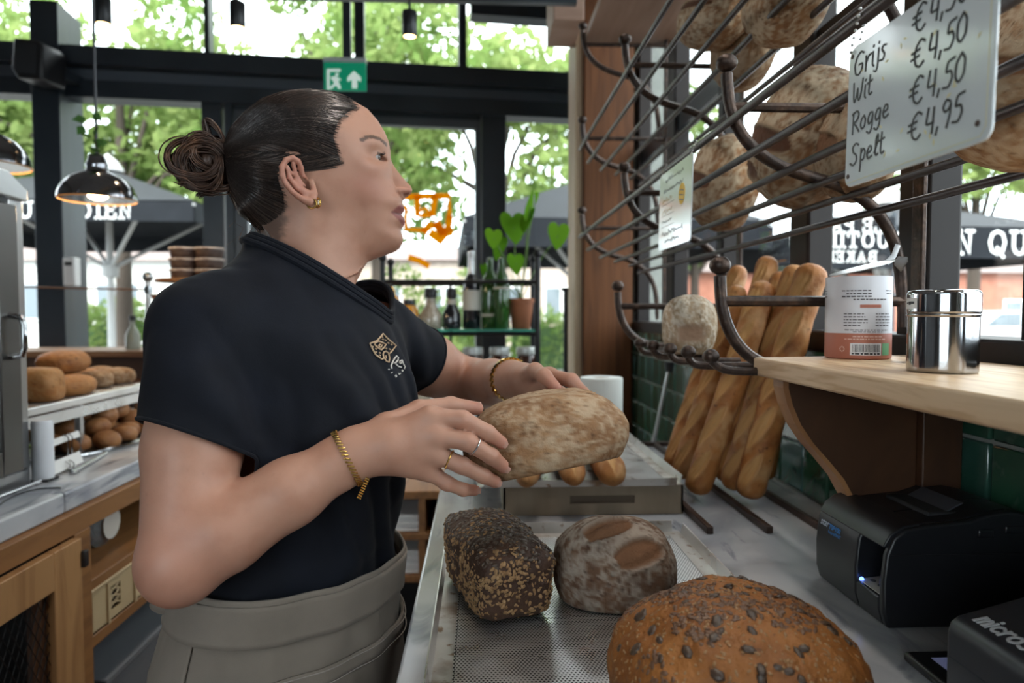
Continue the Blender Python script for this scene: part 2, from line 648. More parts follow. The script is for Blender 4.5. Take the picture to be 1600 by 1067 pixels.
fac = sroot('window_2', tuple(FA))
M_band = mat('blind_box', (0.10, 0.115, 0.14), 0.4)
SL, SR = -1.25, 3.12
zb = [FP(495, y)[1] for y in (100, 128, 146, 172)]
part('transom', sbar(SL, SR, zb[1], zb[0], -0.10, 0.08), M_steel_dark, fac, bevel=0.004)
part('transom', sbar(SL, SR, zb[2], zb[1], -0.02, 0.08), M_band, fac)
part('transom', sbar(SL, SR, zb[3], zb[2], -0.06, 0.08), M_steel_dark, fac, bevel=0.004)
part('header', sbar(SL, SR, 3.2, ZCEIL, -0.04, 0.1), M_steel_dark, fac)
part('header', sbar(FP(735, 20)[0], SR, FP(820, 34)[1], 3.2, -0.06, 0.06), M_steel_dark, fac)
part('mullion', fbar(52, 0, 96, 560, -0.12, 0.16), M_steel_dark, fac, bevel=0.005, label='wide corner post of the glass front')
for (a, b, c, d) in ((553, -90, 569, 98), (717, -90, 729, 112), (318, -90, 326, 100)):
    part('mullion', fbar(a, c if False else -60, b if False else (569 if a == 553 else 729 if a == 717 else 326), d), M_steel_dark, fac)
fz = lambda y, x=495: FP(x, y)[1]
for (a, b) in ((321, 352), (356, 368), (752, 789)):
    s0, s1 = FP(a, 330)[0], FP(b, 330)[0]
    part('mullion', sbar(s0, s1, 0, zb[3], -0.05, 0.05), M_steel_dark, fac, bevel=0.004)
part('mullion', sbar(SL, SL + 0.08, 0, ZCEIL, -0.05, 0.05), M_steel_dark, fac)
part('sill', sbar(SL, FP(352, 330)[0], 0.0, 0.16, -0.05, 0.05), M_steel_dark, fac)
part('sill', sbar(FP(789, 330)[0], SR, 0.0, 0.16, -0.05, 0.05), M_steel_dark, fac)
gs = [SL, FP(74, 300)[0], FP(336, 300)[0], FP(770, 300)[0], SR]
for a, b in zip(gs[:-1], gs[1:]):
    if abs(a - FP(336, 300)[0]) > 1e-6:
        part('pane', sbar(a, b, 0.1, zb[3], -0.003, 0.003), M_glass, fac)
us = [SL, FP(74, 50)[0], FP(322, 50)[0], FP(561, 50)[0], FP(723, 50)[0], SR]
for a, b in zip(us[:-1], us[1:]):
    part('pane', sbar(a, b, zb[0], 3.2, -0.003, 0.003), M_glass, fac)
# door leaf in the glass front
door = sroot('door_1', tuple(FA + FU * FP(560, 400)[0]))
M_doorframe = mat('door_leaf_frame', (0.075, 0.085, 0.10), 0.35)
d0, d1 = FP(369, 330)[0], FP(751, 330)[0]
zdt = fz(186, 650)
part('top_rail', sbar(d0, d1, fz(199, 650), zdt, -0.03, 0.03), M_doorframe, door, bevel=0.003)
part('bottom_rail', sbar(d0, d1, 0.01, 0.22, -0.03, 0.03), M_doorframe, door)
part('stile', sbar(d0, d0 + 0.07, 0.22, fz(199, 650), -0.03, 0.03), M_doorframe, door, bevel=0.003)
part('stile', sbar(d1 - 0.035, d1, 0.22, fz(199, 650), -0.03, 0.03), M_doorframe, door, bevel=0.003)
part('pane', sbar(d0 + 0.05, d1 - 0.02, 0.2, fz(198, 650), -0.003, 0.003), M_glass, door)
part('lintel', sbar(d0, d1, zdt, zb[3], -0.02, 0.03), M_steel_dark, door)

# orange lettering stuck on the door glass
M_orange = leaf_mat('orange_film', (0.95, 0.52, 0.01), (0.98, 0.58, 0.015), 0.5)


def fstroke(mb, pts, wpx, d=-0.006):
    wpx *= 1.9
    P = [FP(x, y, d) for x, y in pts]
    o = FA + FN * d
    mb.ribbon(P, wpx * 4.05 / FPX, o, FU, (0, 0, 1), -FN, 0.0012)


deco = thing('window_sticker', 'orange line-drawn sticker on the door glass beside the chin', 'sticker', tuple(FA + FU * FP(670, 340)[0] + np.array((0, 0, fz(340, 670)))))
for pts, wd in (([(600, 308), (702, 306), (702, 338)], 5), ([(600, 308), (634, 325), (634, 358), (664, 360)], 4), ([(652, 308), (652, 336), (662, 336), (676, 335), (680, 308)], 5),
                ([(655, 330), (664, 325), (673, 334)], 3), ([(664, 360), (672, 352), (684, 352), (690, 362), (700, 358), (702, 342)], 6),
                ([(684, 352), (694, 370), (690, 377), (676, 366)], 7), ([(690, 362), (703, 362)], 6)):
    m_ = MB()
    fstroke(m_, pts, wd)
    part('stroke', m_, M_orange, deco)
deco2 = MB()
fstroke(deco2, [(642, 403), (655, 407), (667, 414)], 5)
tag(part('orange_sticker', deco2, M_orange), 'short orange stripe stuck low on the door glass', 'sticker')

# emergency exit sign hanging under the transom
M_exit = mat('exit_green', (0.0, 0.22, 0.11), 0.4, emis=((0.0, 0.42, 0.22), 0.35))
M_exitw = mat('exit_white', (0.75, 0.85, 0.8), 0.5, emis=((0.8, 1.0, 0.9), 0.5))
YE = 3.4
e0, e1 = PY(506, 141, YE), PY(572, 98, YE)
ex = thing('exit_sign', 'green and white emergency exit sign with running figure and up arrow', 'sign', tuple((e0 + e1) / 2))
part('panel', MB().box((e0[0], YE, e0[2]), (e1[0], YE + 0.012, e1[2])), M_exit, ex, bevel=0.002)
part('top_strip', MB().box((e0[0], YE - 0.006, e1[2]), (e1[0], YE + 0.03, e1[2] + 0.022)), mat('clear_strip', (.6, .64, .66), .3), ex)
part('hanger', MB().box((e0[0] + .09, YE + 0.01, e1[2] + .02), (e0[0] + .13, YE + 0.03, ZCEIL)), M_steel_dark, ex)


def pyprism(pts, Y, t, dst):
    q = [PY(x, y, Y) for x, y in pts]
    return dst.prism([(p[0], p[2]) for p in q], (0, Y, 0), (1, 0, 0), (0, 0, 1), (0, -t, 0))


part('arrow', pyprism([(550, 138), (550, 124), (543, 128), (543, 121), (553, 111), (564, 121), (564, 128), (558, 124), (558, 138)], YE, 0.002, MB()), M_exitw, ex)
part('doorway', pyprism([(511, 140), (511, 108), (532, 108), (532, 112), (515, 112), (515, 140)], YE, 0.002, MB()), M_exitw, ex)
rf = MB()
for pts in ([(524, 115), (528, 114), (529, 118), (525, 119)], [(516, 121), (526, 119), (529, 128), (523, 130)], [(523, 130), (529, 128), (533, 138), (529, 139), (525, 133), (518, 139), (514, 138)], [(527, 121), (533, 124), (532, 126), (527, 124)]):
    pyprism(pts, YE, 0.0025, rf)
part('running_figure', rf, M_exitw, ex)

# loudspeaker on the corner post
sp = thing('loudspeaker', 'black wall loudspeaker mounted high on the dark corner post', 'speaker', tuple(PY(46, 95, 3.7)))
a_, b_ = PY(17, 122, 3.62), PY(66, 62, 3.62)
m_ = MB()
m_.prism([(a_[0], a_[2] + .05), (a_[0] + .03, a_[2]), (b_[0] - .01, a_[2] - .005), (b_[0] + .0, b_[2] - .03), (b_[0] - .03, b_[2]), (a_[0] + 0.015, b_[2] + .01)], (0, 3.62, 0), (1, 0, 0), (0, 0, 1), (0.03, 0.16, 0))
part('cabinet', m_, M_blackplastic, sp, bevel=0.012, seg=3)
m_ = MB().prism([(a_[0] + .02, a_[2] + .055), (a_[0] + .04, a_[2] + .02), (b_[0] - .03, a_[2] + .015), (b_[0] - .02, b_[2] - .03), (a_[0] + 0.03, b_[2] - .015)], (0, 3.618, 0), (1, 0, 0), (0, 0, 1), (0, -0.006, 0))
part('grille', m_, mat('speaker_cloth', (0.02, 0.022, 0.026), 0.8, bump=(700, .6, .002)), sp)
part('mount', MB().box((b_[0] - .06, 3.76, a_[2] + .06), (b_[0] + .02, 3.96, a_[2] + .11)), M_steel_dark, sp)
# white control box on the post
q = PY(107, 424, 3.74)
cb = thing('wall_control', 'small white switch box on the corner post above the ledge', 'switch box', tuple(q))
part('case', MB().box((q[0] - .030, 3.74, q[2] - .075), (q[0] + .030, 3.80, q[2] + .075)), mat('white_plastic', (.75, .76, .76), .4), cb, bevel=0.006)
part('display', MB().box((q[0] - .018, 3.737, q[2] + .03), (q[0] + .018, 3.74, q[2] + .05)), M_ink, cb)

# track with spot lights
trk = thing('lighting_track', 'thin black ceiling track carrying the small spot lights', 'track', (-1.0, 2.5, 2.46))
YT = 2.5
zt_ = PY(500, -1, YT)[2]
m_ = MB().box((-3.2, YT - .015, zt_), (0.35, YT + .015, zt_ + .03))
part('rail', m_, M_steel_dark, trk)
for xx in (-2.4, -1.0, 0.2):
    part('hanger_rod', MB().tube([(xx, YT, zt_ + .03), (xx, YT, ZCEIL)], 0.004, 8), M_steel_dark, trk)
M_lens = mat('warm_lens', (1, .8, .5), .4, emis=((1.0, 0.62, 0.28), 14))
SPN = ('left-most small black spot light under the track', 'small black spot light in the bright transom pane left of the exit sign', 'small black spot light right of the exit sign')
for (px, py), lb in zip(((161, 20), (371, 26), (640, 40)), SPN):
    p = PY(px, py, YT)
    s_ = thing('spot_light', lb, 'spot light', (p[0], YT, p[2]), 'spot lights on the ceiling track')
    part('housing', MB().lathe([(0.026, 0.048), (0.027, 0.046), (0.027, -0.036), (0.024, -0.040), (.020, -.030), (.0, -.030)][::-1], 18, (p[0], YT, p[2])), M_blackplastic, s_, smooth=True)
    part('lens', MB().lathe([(0.001, -0.041), (0.0205, -0.039), (.0205, -.034), (.001, -.033)], 16, (p[0], YT, p[2])), M_lens, s_)
    part('stem', MB().tube([(p[0], YT, p[2] + .03), (p[0], YT, zt_ + .001)], 0.005, 8), M_steel_dark, s_)
    ld = bpy.data.lights.new('spot_lamp', 'SPOT')
    ld.energy = 12
    ld.color = (1, .72, .45)
    ld.spot_size = R(70)
    ld.shadow_soft_size = 0.02
    lo_ = bpy.data.objects.new('spot_lamp', ld)
    COL.objects.link(lo_)
    lo_.parent = s_
    lo_.location = (0, 0, -0.055)

# added unseen track and spots that brighten the right-hand counter
tr2_ = thing('lighting_track', 'black ceiling track added out of view to brighten the right-hand counter', 'track', (.12, .9, 3.2))
part('rail', MB().box((.105, -.4, 3.22), (.135, 2.1, 3.25)), M_steel_dark, tr2_)
for yy in (-.3, 2.0):
    part('hanger_rod', MB().tube([(.12, yy, 3.25), (.12, yy, ZCEIL)], 0.004, 8), M_steel_dark, tr2_)
for yy, lb in ((.35, 'near added spot light of the track above the right-hand counter'), (.95, 'middle added spot light of the track above the right-hand counter'), (1.6, 'far added spot light of the track above the right-hand counter')):
    s_ = thing('spot_light', lb, 'spot light', (.12, yy, 3.15), 'added spot lights above the right-hand counter')
    part('housing', MB().lathe([(0.0, -.030), (.020, -.030), (0.024, -0.040), (0.027, -0.036), (0.027, 0.046), (0.026, 0.048)], 18, (.12, yy, 3.15)), M_blackplastic, s_, smooth=True)
    part('lens', MB().lathe([(0.001, -0.041), (0.0205, -0.039), (.0205, -.034), (.001, -.033)], 16, (.12, yy, 3.15)), M_lens, s_)
    part('stem', MB().tube([(.12, yy, 3.195), (.12, yy, 3.221)], 0.005, 8), M_steel_dark, s_)
    ld = bpy.data.lights.new('spot_lamp', 'SPOT')
    ld.energy = 24
    ld.color = (1, .91, .82)
    ld.spot_size = R(75)
    ld.spot_blend = .6
    ld.shadow_soft_size = 0.06
    lo_ = bpy.data.objects.new('spot_lamp', ld)
    COL.objects.link(lo_)
    lo_.parent = s_
    lo_.location = (0, 0, -0.06)
    lo_.rotation_euler = (0, R(5), 0)

# =================================================================== OUTDOORS
M_pave = mat('street_paving', (0.20, 0.195, 0.19), 0.8, 0, layers=[(1.5, (0.15, 0.15, 0.15), .4, .7), (12, (.24, .23, .22), .5, .8)])
struct(part('floor_outside', MB().box((-45, 4.75, -0.25), (60, 60, -0.10)).box((0.82, -25, -0.25), (60, 4.75, -0.10)).box((-45, -25, -.25), (-3.84, 4.75, -.1)).box((-3.84, -25, -.25), (.82, -2.45, -.1)), M_pave))
M_bark = mat('bark', (0.06, 0.045, 0.035), 0.9, 0, bump=(20, .6, .03, (3, 3, .5)))
M_leafA = leaf_mat('lime_leaves', (0.15, 0.245, 0.065), (0.32, 0.395, 0.15), 0.55)
M_leafB = leaf_mat('mid_green_leaves', (0.10, 0.18, 0.05), (0.21, 0.30, 0.10), 0.5)


def leaf_cloud(name, blobs, n, size, mt, parent, seed):
    r = np.random.default_rng(seed)
    B = np.array(blobs, float)
    wgt = B[:, 3] ** 2
    idx = r.choice(len(B), n, p=wgt / wgt.sum())
    d = r.normal(size=(n, 3))
    d /= np.linalg.norm(d, axis=1)[:, None]
    P = B[idx, :3] + d * (B[idx, 3] * r.uniform(0.35, 1.05, n) ** 0.6)[:, None] * np.array((1, 1, .8))
    a = r.normal(size=(n, 3))
    a /= np.linalg.norm(a, axis=1)[:, None]
    b = np.cross(a, r.normal(size=(n, 3)))
    b /= np.linalg.norm(b, axis=1)[:, None]
    sz = size * r.uniform(0.6, 1.3, n)[:, None]
    V = np.stack([P - a * sz, P + b * sz * .55, P + a * sz, P - b * sz * .55], 1).reshape(-1, 3)
    F = np.arange(4 * n).reshape(-1, 4)
    o = mesh_obj(name, V, F, mt, parent)
    o['kind'] = 'stuff'
    return o


def tree(x, y, h, cr, n, size, mt, label, seed, low=0.35, lean=0.0, squash=1.0):
    t = thing('leafy_tree', label, 'tree', (x, y, -0.1), 'trees along the street outside')
    rr = np.random.default_rng(seed)
    top = np.array((x + lean, y, h * .8))
    m = MB().tube([(x, y, -.1), (x + lean * .3, y, h * .35), top], [0.17, 0.13, 0.05], 10)
    part('trunk', m, M_bark, t, smooth=True)
    blobs = []
    for k in range(16):
        d = rr.normal(size=3)
        d /= np.linalg.norm(d)
        c = np.array((x + lean, y, h * (low + 1) / 2)) + d * np.array((cr, cr * .8, h * (1 - low) / 2 * squash)) * rr.uniform(.35, .95)
        blobs.append((*c, cr * rr.uniform(.22, .45)))
        if k < 6:
            part('branch', MB().tube([(x + lean * .3, y, h * rr.uniform(.33, .5)), (np.array((x + lean * .5, y, h * .5)) + c) / 2, c], [0.07, 0.04, 0.015], 6), M_bark, t)
    leaf_cloud('foliage', blobs, n, size, mt, t, seed)
    return t


def dirpt(px, Y):
    return PY(px, 490, Y)[0]


tree(dirpt(195, 13), 13, 7.6, 2.6, 5200, .12, M_leafA, 'lime green street tree behind the hanging lamp, dark trunk seen above the lamp', 11, .36)
tree(dirpt(20, 14), 14, 8.2, 2.6, 4200, .13, M_leafA, 'street tree at the far left behind the corner post', 12, .30)
tree(dirpt(330, 17), 17, 8.0, 2.4, 3600, .14, M_leafA, 'street tree seen between the hair bun and the hanging lamp', 13, .25)
tree(dirpt(545, 15.5), 15.5, 9.4, 1.7, 3000, .13, M_leafA, 'slim street tree rising behind the exit sign', 14, .45)
tree(dirpt(771, 12), 12, 6.7, 2.1, 3400, .11, M_leafA, 'street tree in front of the face, seen through the glass door', 15, .40)
tree(dirpt(922, 14), 14, 7.0, 2.0, 3600, .12, M_leafA, 'street tree seen between the door post and the timber pillar', 16, .28)
tree(dirpt(1520, 15), 15, 6.4, 2.6, 2400, .13, M_leafA, 'thin-crowned tree above the lettered parasol at the right', 17, .55)
tree(dirpt(1085, 19), 19, 5.4, 1.7, 1600, .14, M_leafB, 'small tree seen through the bread rack rods', 18, .35)


tree(dirpt(592, 13.5), 13.5, 7.4, 2.3, 3800, .12, M_leafA, 'street tree directly behind the head, its leaves showing above the orange sticker', 19, .36)


def hedge(x0, x1, y, h, n, label, seed):
    r = np.random.default_rng(seed)
    t = thing('hedge', label, 'hedge', ((x0 + x1) / 2, y, -0.1))
    blobs = [(r.uniform(x0, x1), y + r.uniform(-.3, .3), r.uniform(.2, h - .3), .4) for _ in range(26)]
    leaf_cloud('foliage', blobs, n, .07, M_leafA, t, seed)
    part('stems', MB().box((x0, y - .15, -.1), (x1, y + .15, h * .6)), mat('hedge_core', (.05, .10, .03), .9), t)


hedge(dirpt(120, 16), dirpt(330, 16), 16, 1.72, 3000, 'clipped green hedge behind the bicycle outside the left window', 31)
hedge(dirpt(560, 14), dirpt(765, 14), 14, 2.35, 3600, 'bright green hedge outside the door below the orange sticker', 32)
hedge(dirpt(800, 17), dirpt(910, 17), 17, 1.6, 1800, 'low hedge beside the timber pillar outside the glass', 33)

# parasols with lettered valances
M_canvas = mat('dark_canvas', (0.0095, 0.0115, 0.015), 0.6, 0, layers=[(5, (0.013, 0.0155, 0.02), .4, .7)], bump=(200, .1, .002), spec=.12)
M_letter = mat('white_lettering', (0.80, 0.82, 0.82), 0.6)
M_pgrey = mat('parasol_grey_frame', (0.42, 0.42, 0.41), 0.5, 0.2)
SLAB = {
    'L': [[(.15, 0), (.15, 1)], [(0, 1), (.32, 1)], [(0, 0), (.62, 0), (.62, .3)]],
    'E': [[(.15, 0), (.15, 1)], [(0, 1), (.66, 1), (.66, .74)], [(.15, .52), (.5, .52)], [(0, 0), (.68, 0), (.68, .27)]],
    'P': [[(.15, 0), (.15, 1)], [(0, 0), (.34, 0)], [(0, 1), (.45, 1), (.64, .92), (.7, .76), (.64, .58), (.45, .5), (.15, .5)]],
    'A': [[(.08, 0), (.4, 1), (.72, 0)], [(.2, .34), (.6, .34)], [(-.03, 0), (.24, 0)], [(.56, 0), (.83, 0)]],
    'I': [[(.2, 0), (.2, 1)], [(.02, 0), (.38, 0)], [(.02, 1), (.38, 1)]],
    'N': [[(.14, 0), (.14, 1), (.66, 0), (.66, 1)], [(0, 0), (.3, 0)], [(0, 1), (.2, 1)], [(.5, 1), (.82, 1)]],
    'Q': [[(.42, 0), (.16, .12), (.05, .5), (.16, .88), (.42, 1), (.68, .88), (.79, .5), (.68, .12), (.42, 0)], [(.42, .25), (.72, -.14)]],
    'U': [[(.14, 1), (.14, .3), (.24, .06), (.42, 0), (.6, .06), (.7, .3), (.7, 1)], [(0, 1), (.3, 1)], [(.54, 1), (.86, 1)]],
    'O': [[(.42, 0), (.16, .12), (.05, .5), (.16, .88), (.42, 1), (.68, .88), (.79, .5), (.68, .12), (.42, 0)]],
    'T': [[(.38, 0), (.38, 1)], [(.2, 0), (.56, 0)], [(.02, .75), (.02, 1), (.74, 1), (.74, .75)]],
    'D': [[(.15, 0), (.15, 1)], [(0, 0), (.4, 0), (.66, .14), (.76, .5), (.66, .86), (.4, 1), (0, 1)]],
    'B': [[(.15, 0), (.15, 1)], [(0, 0), (.45, 0), (.66, .1), (.7, .27), (.62, .45), (.42, .52), (.6, .6), (.64, .76), (.58, .93), (.4, 1), (0, 1)]],
    'K': [[(.15, 0), (.15, 1)], [(.66, 1), (.15, .45)], [(.35, .62), (.7, 0)], [(0, 0), (.3, 0)], [(0, 1), (.3, 1)]],
    'R': [[(.15, 0), (.15, 1)], [(0, 0), (.32, 0)], [(0, 1), (.45, 1), (.64, .92), (.68, .76), (.6, .58), (.42, .5), (.15, .5)], [(.4, .5), (.72, 0)]],
    'Y': [[(.4, 0), (.4, .45), (.08, 1)], [(.4, .45), (.72, 1)], [(.22, 0), (.58, 0)]],
}
SLABW = {'I': .58, ' ': .5, 'L': .86, 'E': .92, 'T': .96, 'P': .92}


def slab_len(txt):
    return sum(SLABW.get(c, 1.08) for c in txt)


def slab_text(txt, o, u, v, n, h, parent, mt, wd=.135):
    """one mesh per letter"""
    x = 0
    for c in txt:
        if c in SLAB:
            m = MB()
            for st in SLAB[c]:
                m.ribbon([((x + a) * h, b * h) for a, b in st], wd * h, o, u, v, n, 0.004)
            part('letter', m, mt, parent)
        x += SLABW.get(c, 1.08)


def parasol(cx, cy, half, zb_, hv, rot, label, text, lh, pole_z=-0.1, rise=.75, tx=0.0):
    t = thing('parasol', label, 'parasol', (cx, cy, pole_z), 'lettered terrace parasols')
    ca, sa = math.cos(rot), math.sin(rot)
    ux, uy = np.array((ca, sa, 0)), np.array((-sa, ca, 0))
    c = np.array((cx, cy, 0.0))
    cor = [c + ux * a * half + uy * b * half for a, b in ((-1, -1), (1, -1), (1, 1), (-1, 1))]
    zt2 = zb_ + hv
    apex = c + np.array((0, 0, zt2 + rise))
    up = np.array((0, 0, 1.0))
    for i in range(4):
        a, b = cor[i] + up * zt2, cor[(i + 1) % 4] + up * zt2
        m = MB()
        m.add([a, b, apex, a - up * .012, b - up * .012, apex - up * .012], [(0, 1, 2), (5, 4, 3), (0, 3, 4, 1), (1, 4, 5, 2), (2, 5, 3, 0)])
        part('canopy_panel', m, M_canvas, t)
        n_ = np.cross(b - a, up)
        n_ /= np.linalg.norm(n_)
        m = MB().add([a, b, b - up * hv, a - up * hv] + [p - n_ * .008 for p in (a, b, b - up * hv, a - up * hv)], [(0, 3, 2, 1), (4, 5, 6, 7), (0, 1, 5, 4), (1, 2, 6, 5), (2, 3, 7, 6), (3, 0, 4, 7)])
        part('valance', m, M_canvas, t)
        part('rib', MB().tube([apex - up * .06, cor[i] + up * (zt2 - .05)], .02, 6), M_pgrey, t)
        part('strut', MB().tube([c + up * (zb_ - .42), c * .45 + cor[i] * .55 + up * (zt2 + rise * .45 - .08)], .028, 6), M_pgrey, t)
    part('cap', MB().lathe([(.001, .22), (.12, .12), (.2, .0), (.2, -.03), (.001, -.03)][::-1], 14, tuple(apex)), mat('parasol_cap', (.5, .5, .5), .6), t, smooth=True)
    part('pole', MB().tube([c + up * pole_z, c + up * (zb_ - .9), apex - up * .05], [.055, .05, .04], 10), M_pgrey, t, smooth=True)
    part('hub', MB().lathe([(.05, -.09), (.11, -.08), (.11, .08), (.05, .09)], 12, tuple(c + up * (zb_ - .45))), M_pgrey, t)
    part('base', MB().lathe([(.45, 0), (.45, .08), (.1, .14), (.06, .2)], 16, (cx, cy, pole_z)), M_steel_dark, t)
    n_ = -uy
    x0 = -slab_len(text) * lh / 2 + tx
    slab_text(text, c - uy * (half + .004) + ux * x0 + up * (zb_ + (hv - lh) / 2), ux, up, n_, lh, t, M_letter)
    return t


parasol(-5.25, 10.0, 2.0, 2.33, .24, 0.0, 'dark lettered parasol outside behind the hanging lamp', 'LE PAIN QUOTIDIEN', .175, tx=.05)
parasol(1.40, 8.75, 1.65, 1.97, .30, 0.05, 'dark parasol outside behind the potted plant and the door post', '', .17)
parasol(4.45, 7.35, 1.25, 1.79, .29, 0.06, 'dark parasol outside the right window lettered above the steel tins', 'LE PAIN QUOTIDIEN', .205, tx=.36, rise=.42)
# terrace screen seen from the back, its lettering mirrored
ban = thing('terrace_banner', 'terrace banner seen from the back behind the baguettes, its white lettering mirrored', 'banner', (3.0, 5.8, -.1))
bz0, bz1 = PY(1300, 420, 5.8)[2], PY(1300, 338, 5.8)[2]
bx0, bx1 = PY(1240, 400, 5.8)[0], PY(1398, 400, 5.8)[0]
part('cloth', MB().box((bx0, 5.8, bz0), (bx1, 5.81, bz1)), M_canvas, ban)
for xx in (bx0, bx1):
    part('post', MB().tube([(xx, 5.82, -.1), (xx, 5.82, bz1 + .04)], .02, 8), M_steel_dark, ban)
for txt, yy, lh in (('LE PAIN', 362, .115), ('QUOTIDIEN', 386, .125), ('BAKERY', 409, .09)):
    ln = slab_len(txt) * lh
    zz = PY(1300, yy, 5.8)[2]
    slab_text(txt, ((bx0 + bx1) / 2 + ln / 2, 5.799, zz), (-1, 0, 0), (0, 0, 1), (0, -1, 0), lh, ban, M_letter)

# buildings across the street
M_brick = mat('red_brick', (0.36, 0.15, 0.10), 0.85, 0, layers=[(3, (0.28, 0.11, 0.075), .4, .7), (40, (.45, .24, .17), .55, .8)])
M_wwhite = mat('white_joinery', (0.78, 0.79, 0.78), 0.5)
M_dkglass = mat('far_window_glass', (0.12, 0.15, 0.17), 0.1, 0, spec=.8)


def building(x0, x1, y, h, mt, label, wins, rotz=0):
    t = thing('building', label, 'building', ((x0 + x1) / 2, y, -.1))
    part('wall', MB().box((x0, y, -.1), (x1, y + 6, h)), mt, t)
    part('roof', MB().prism([(-.3, h), (5.9 / 2 + .4, h + .9), (6.3, h)], (x0 - .2, y, 0), (0, 1, 0), (0, 0, 1), (x1 - x0 + .4, 0, 0)), mat('roof_tiles', (.16, .12, .11), .8), t)
    for (wx, wz, ww, wh) in wins:
        f = part('window', MB().box((wx - ww / 2, y - .06, wz), (wx + ww / 2, y + .02, wz + wh)), M_wwhite, t)
        n_ = max(1, round(ww / .7))
        for i in range(n_):
            a = wx - ww / 2 + ww * (i + .1) / n_
            part('pane', MB().box((a, y - .075, wz + .1), (a + ww * .8 / n_, y - .05, wz + wh - .1)), M_dkglass, f)


building(6.5, 26, 24, 2.75, M_brick, 'low red brick building across the street outside the right window', [(dirpt(1475, 24) + i * 3.3 - 6.6, .55, 2.2, 1.25) for i in range(5)])
building(-24, -6.0, 27, 3.3, mat('white_render', (.66, .66, .63), .8), 'white rendered building across the street at the left', [(-22 + i * 2.7, 1.0, 1.7, 1.5) for i in range(6)])
building(-5.6, 5.8, 30, 3.6, mat('pale_brick', (.48, .40, .34), .85, 0, layers=[(4, (.40, .33, .28), .4, .7)]), 'pale brick building across the street behind the door', [(-4.2 + i * 2.6, 1.0, 1.6, 1.5) for i in range(4)])


def wheel(c, ax, r, wd, tmt, hmt, parent, nm='wheel'):
    m = MB()
    ax = np.array(ax, float)
    P = [np.array(c) - ax * wd / 2, np.array(c) - ax * wd * .4, np.array(c) + ax * wd * .4, np.array(c) + ax * wd / 2]
    m.tube(P, [r * .9, r, r, r * .9], 18, up=(0, 0, 1))
    o = part(nm, m, tmt, parent, smooth=True)
    m = MB().tube([np.array(c) - ax * (wd / 2 + .006), np.array(c) + ax * (wd / 2 + .006)], r * .6, 14, up=(0, 0, 1))
    part('hub_cap', m, hmt, o)


def car(cx, cy, col, label):
    t = thing('car', label, 'car', (cx, cy, -.1))
    M_c = mat('car_paint_%d' % int(col[0] * 1000), col, .25, 0, coat=.6)
    prof = [(-2.1, .3), (-2.15, .75), (-1.95, .92), (-1.15, 1.0), (-.55, 1.45), (.85, 1.47), (1.55, 1.0), (2.05, .9), (2.1, .35)]
    part('body', MB().prism(prof, (cx, cy - .85, -.1), (1, 0, 0), (0, 0, 1), (0, 1.7, 0)), M_c, t, bevel=.05, seg=2)
    part('side_window', MB().prism([(-.95, 1.02), (-.5, 1.38), (.1, 1.4), (.1, 1.02)], (cx, cy - .86, -.1), (1, 0, 0), (0, 0, 1), (0, .02, 0)), M_dkglass, t)
    part('side_window', MB().prism([(.18, 1.02), (.18, 1.4), (.8, 1.4), (1.25, 1.02)], (cx, cy - .86, -.1), (1, 0, 0), (0, 0, 1), (0, .02, 0)), M_dkglass, t)
    for xx in (-1.35, 1.3):
        for yy in (-.8, .8):
            wheel((cx + xx, cy + yy, .22), (0, 1, 0), .32, .2, M_blackplastic, M_steel, t)


car(dirpt(1560, 19) + .3, 19.5, (.75, .76, .78), 'white car parked outside the right window behind the steel tins')
car(dirpt(640, 21), 21, (.10, .12, .15), 'dark car parked outside behind the glass shelf of bottles')
car(dirpt(870, 20) + 1.6, 20, (.30, .33, .36), 'grey car parked outside beside the timber pillar')

# bicycle outside the left window
bk = thing('bicycle', 'bicycle leaning outside behind the wooden ledge', 'bicycle', (dirpt(185, 7.3), 7.3, -.1))
bx, by = dirpt(185, 7.3), 7.3
for xx in (-.5, .52):
    rim = [(bx + xx + .34 * math.cos(t), by, .26 + .34 * math.sin(t)) for t in np.linspace(0, 2 * PI, 25)]
    o = part('wheel', MB().tube(rim, .018, 6), M_blackplastic, bk, smooth=True)
    m = MB()
    for k in range(8):
        t = k * PI / 8
        m.tube([(bx + xx - .33 * math.cos(t), by, .26 - .33 * math.sin(t)), (bx + xx + .33 * math.cos(t), by, .26 + .33 * math.sin(t))], .002, 4)
    part('spokes', m, M_steel, o)
m = MB()
for a, b in (((-.5, .26), (-.1, .27)), ((-.1, .27), (-.22, .78)), ((-.5, .26), (-.2, .72)), ((-.1, .27), (.36, .72)), ((-.2, .72), (.36, .78)), ((.36, .86), (.52, .26))):
    m.tube([(bx + a[0], by, a[1]), (bx + b[0], by, b[1])], .017, 8)
part('frame', m, mat('bike_white', (.75, .76, .76), .3), bk)
part('handlebar', MB().tube([(bx + .28, by - .26, .95), (bx + .38, by - .2, 1.0), (bx + .38, by, .96), (bx + .38, by + .2, 1.0), (bx + .28, by + .26, .95)], .013, 8), M_steel, bk, smooth=True)
part('saddle', MB().ball((bx - .24, by, .84), .12, 12, 8, (1, .55, .3)), M_blackplastic, bk, smooth=True)

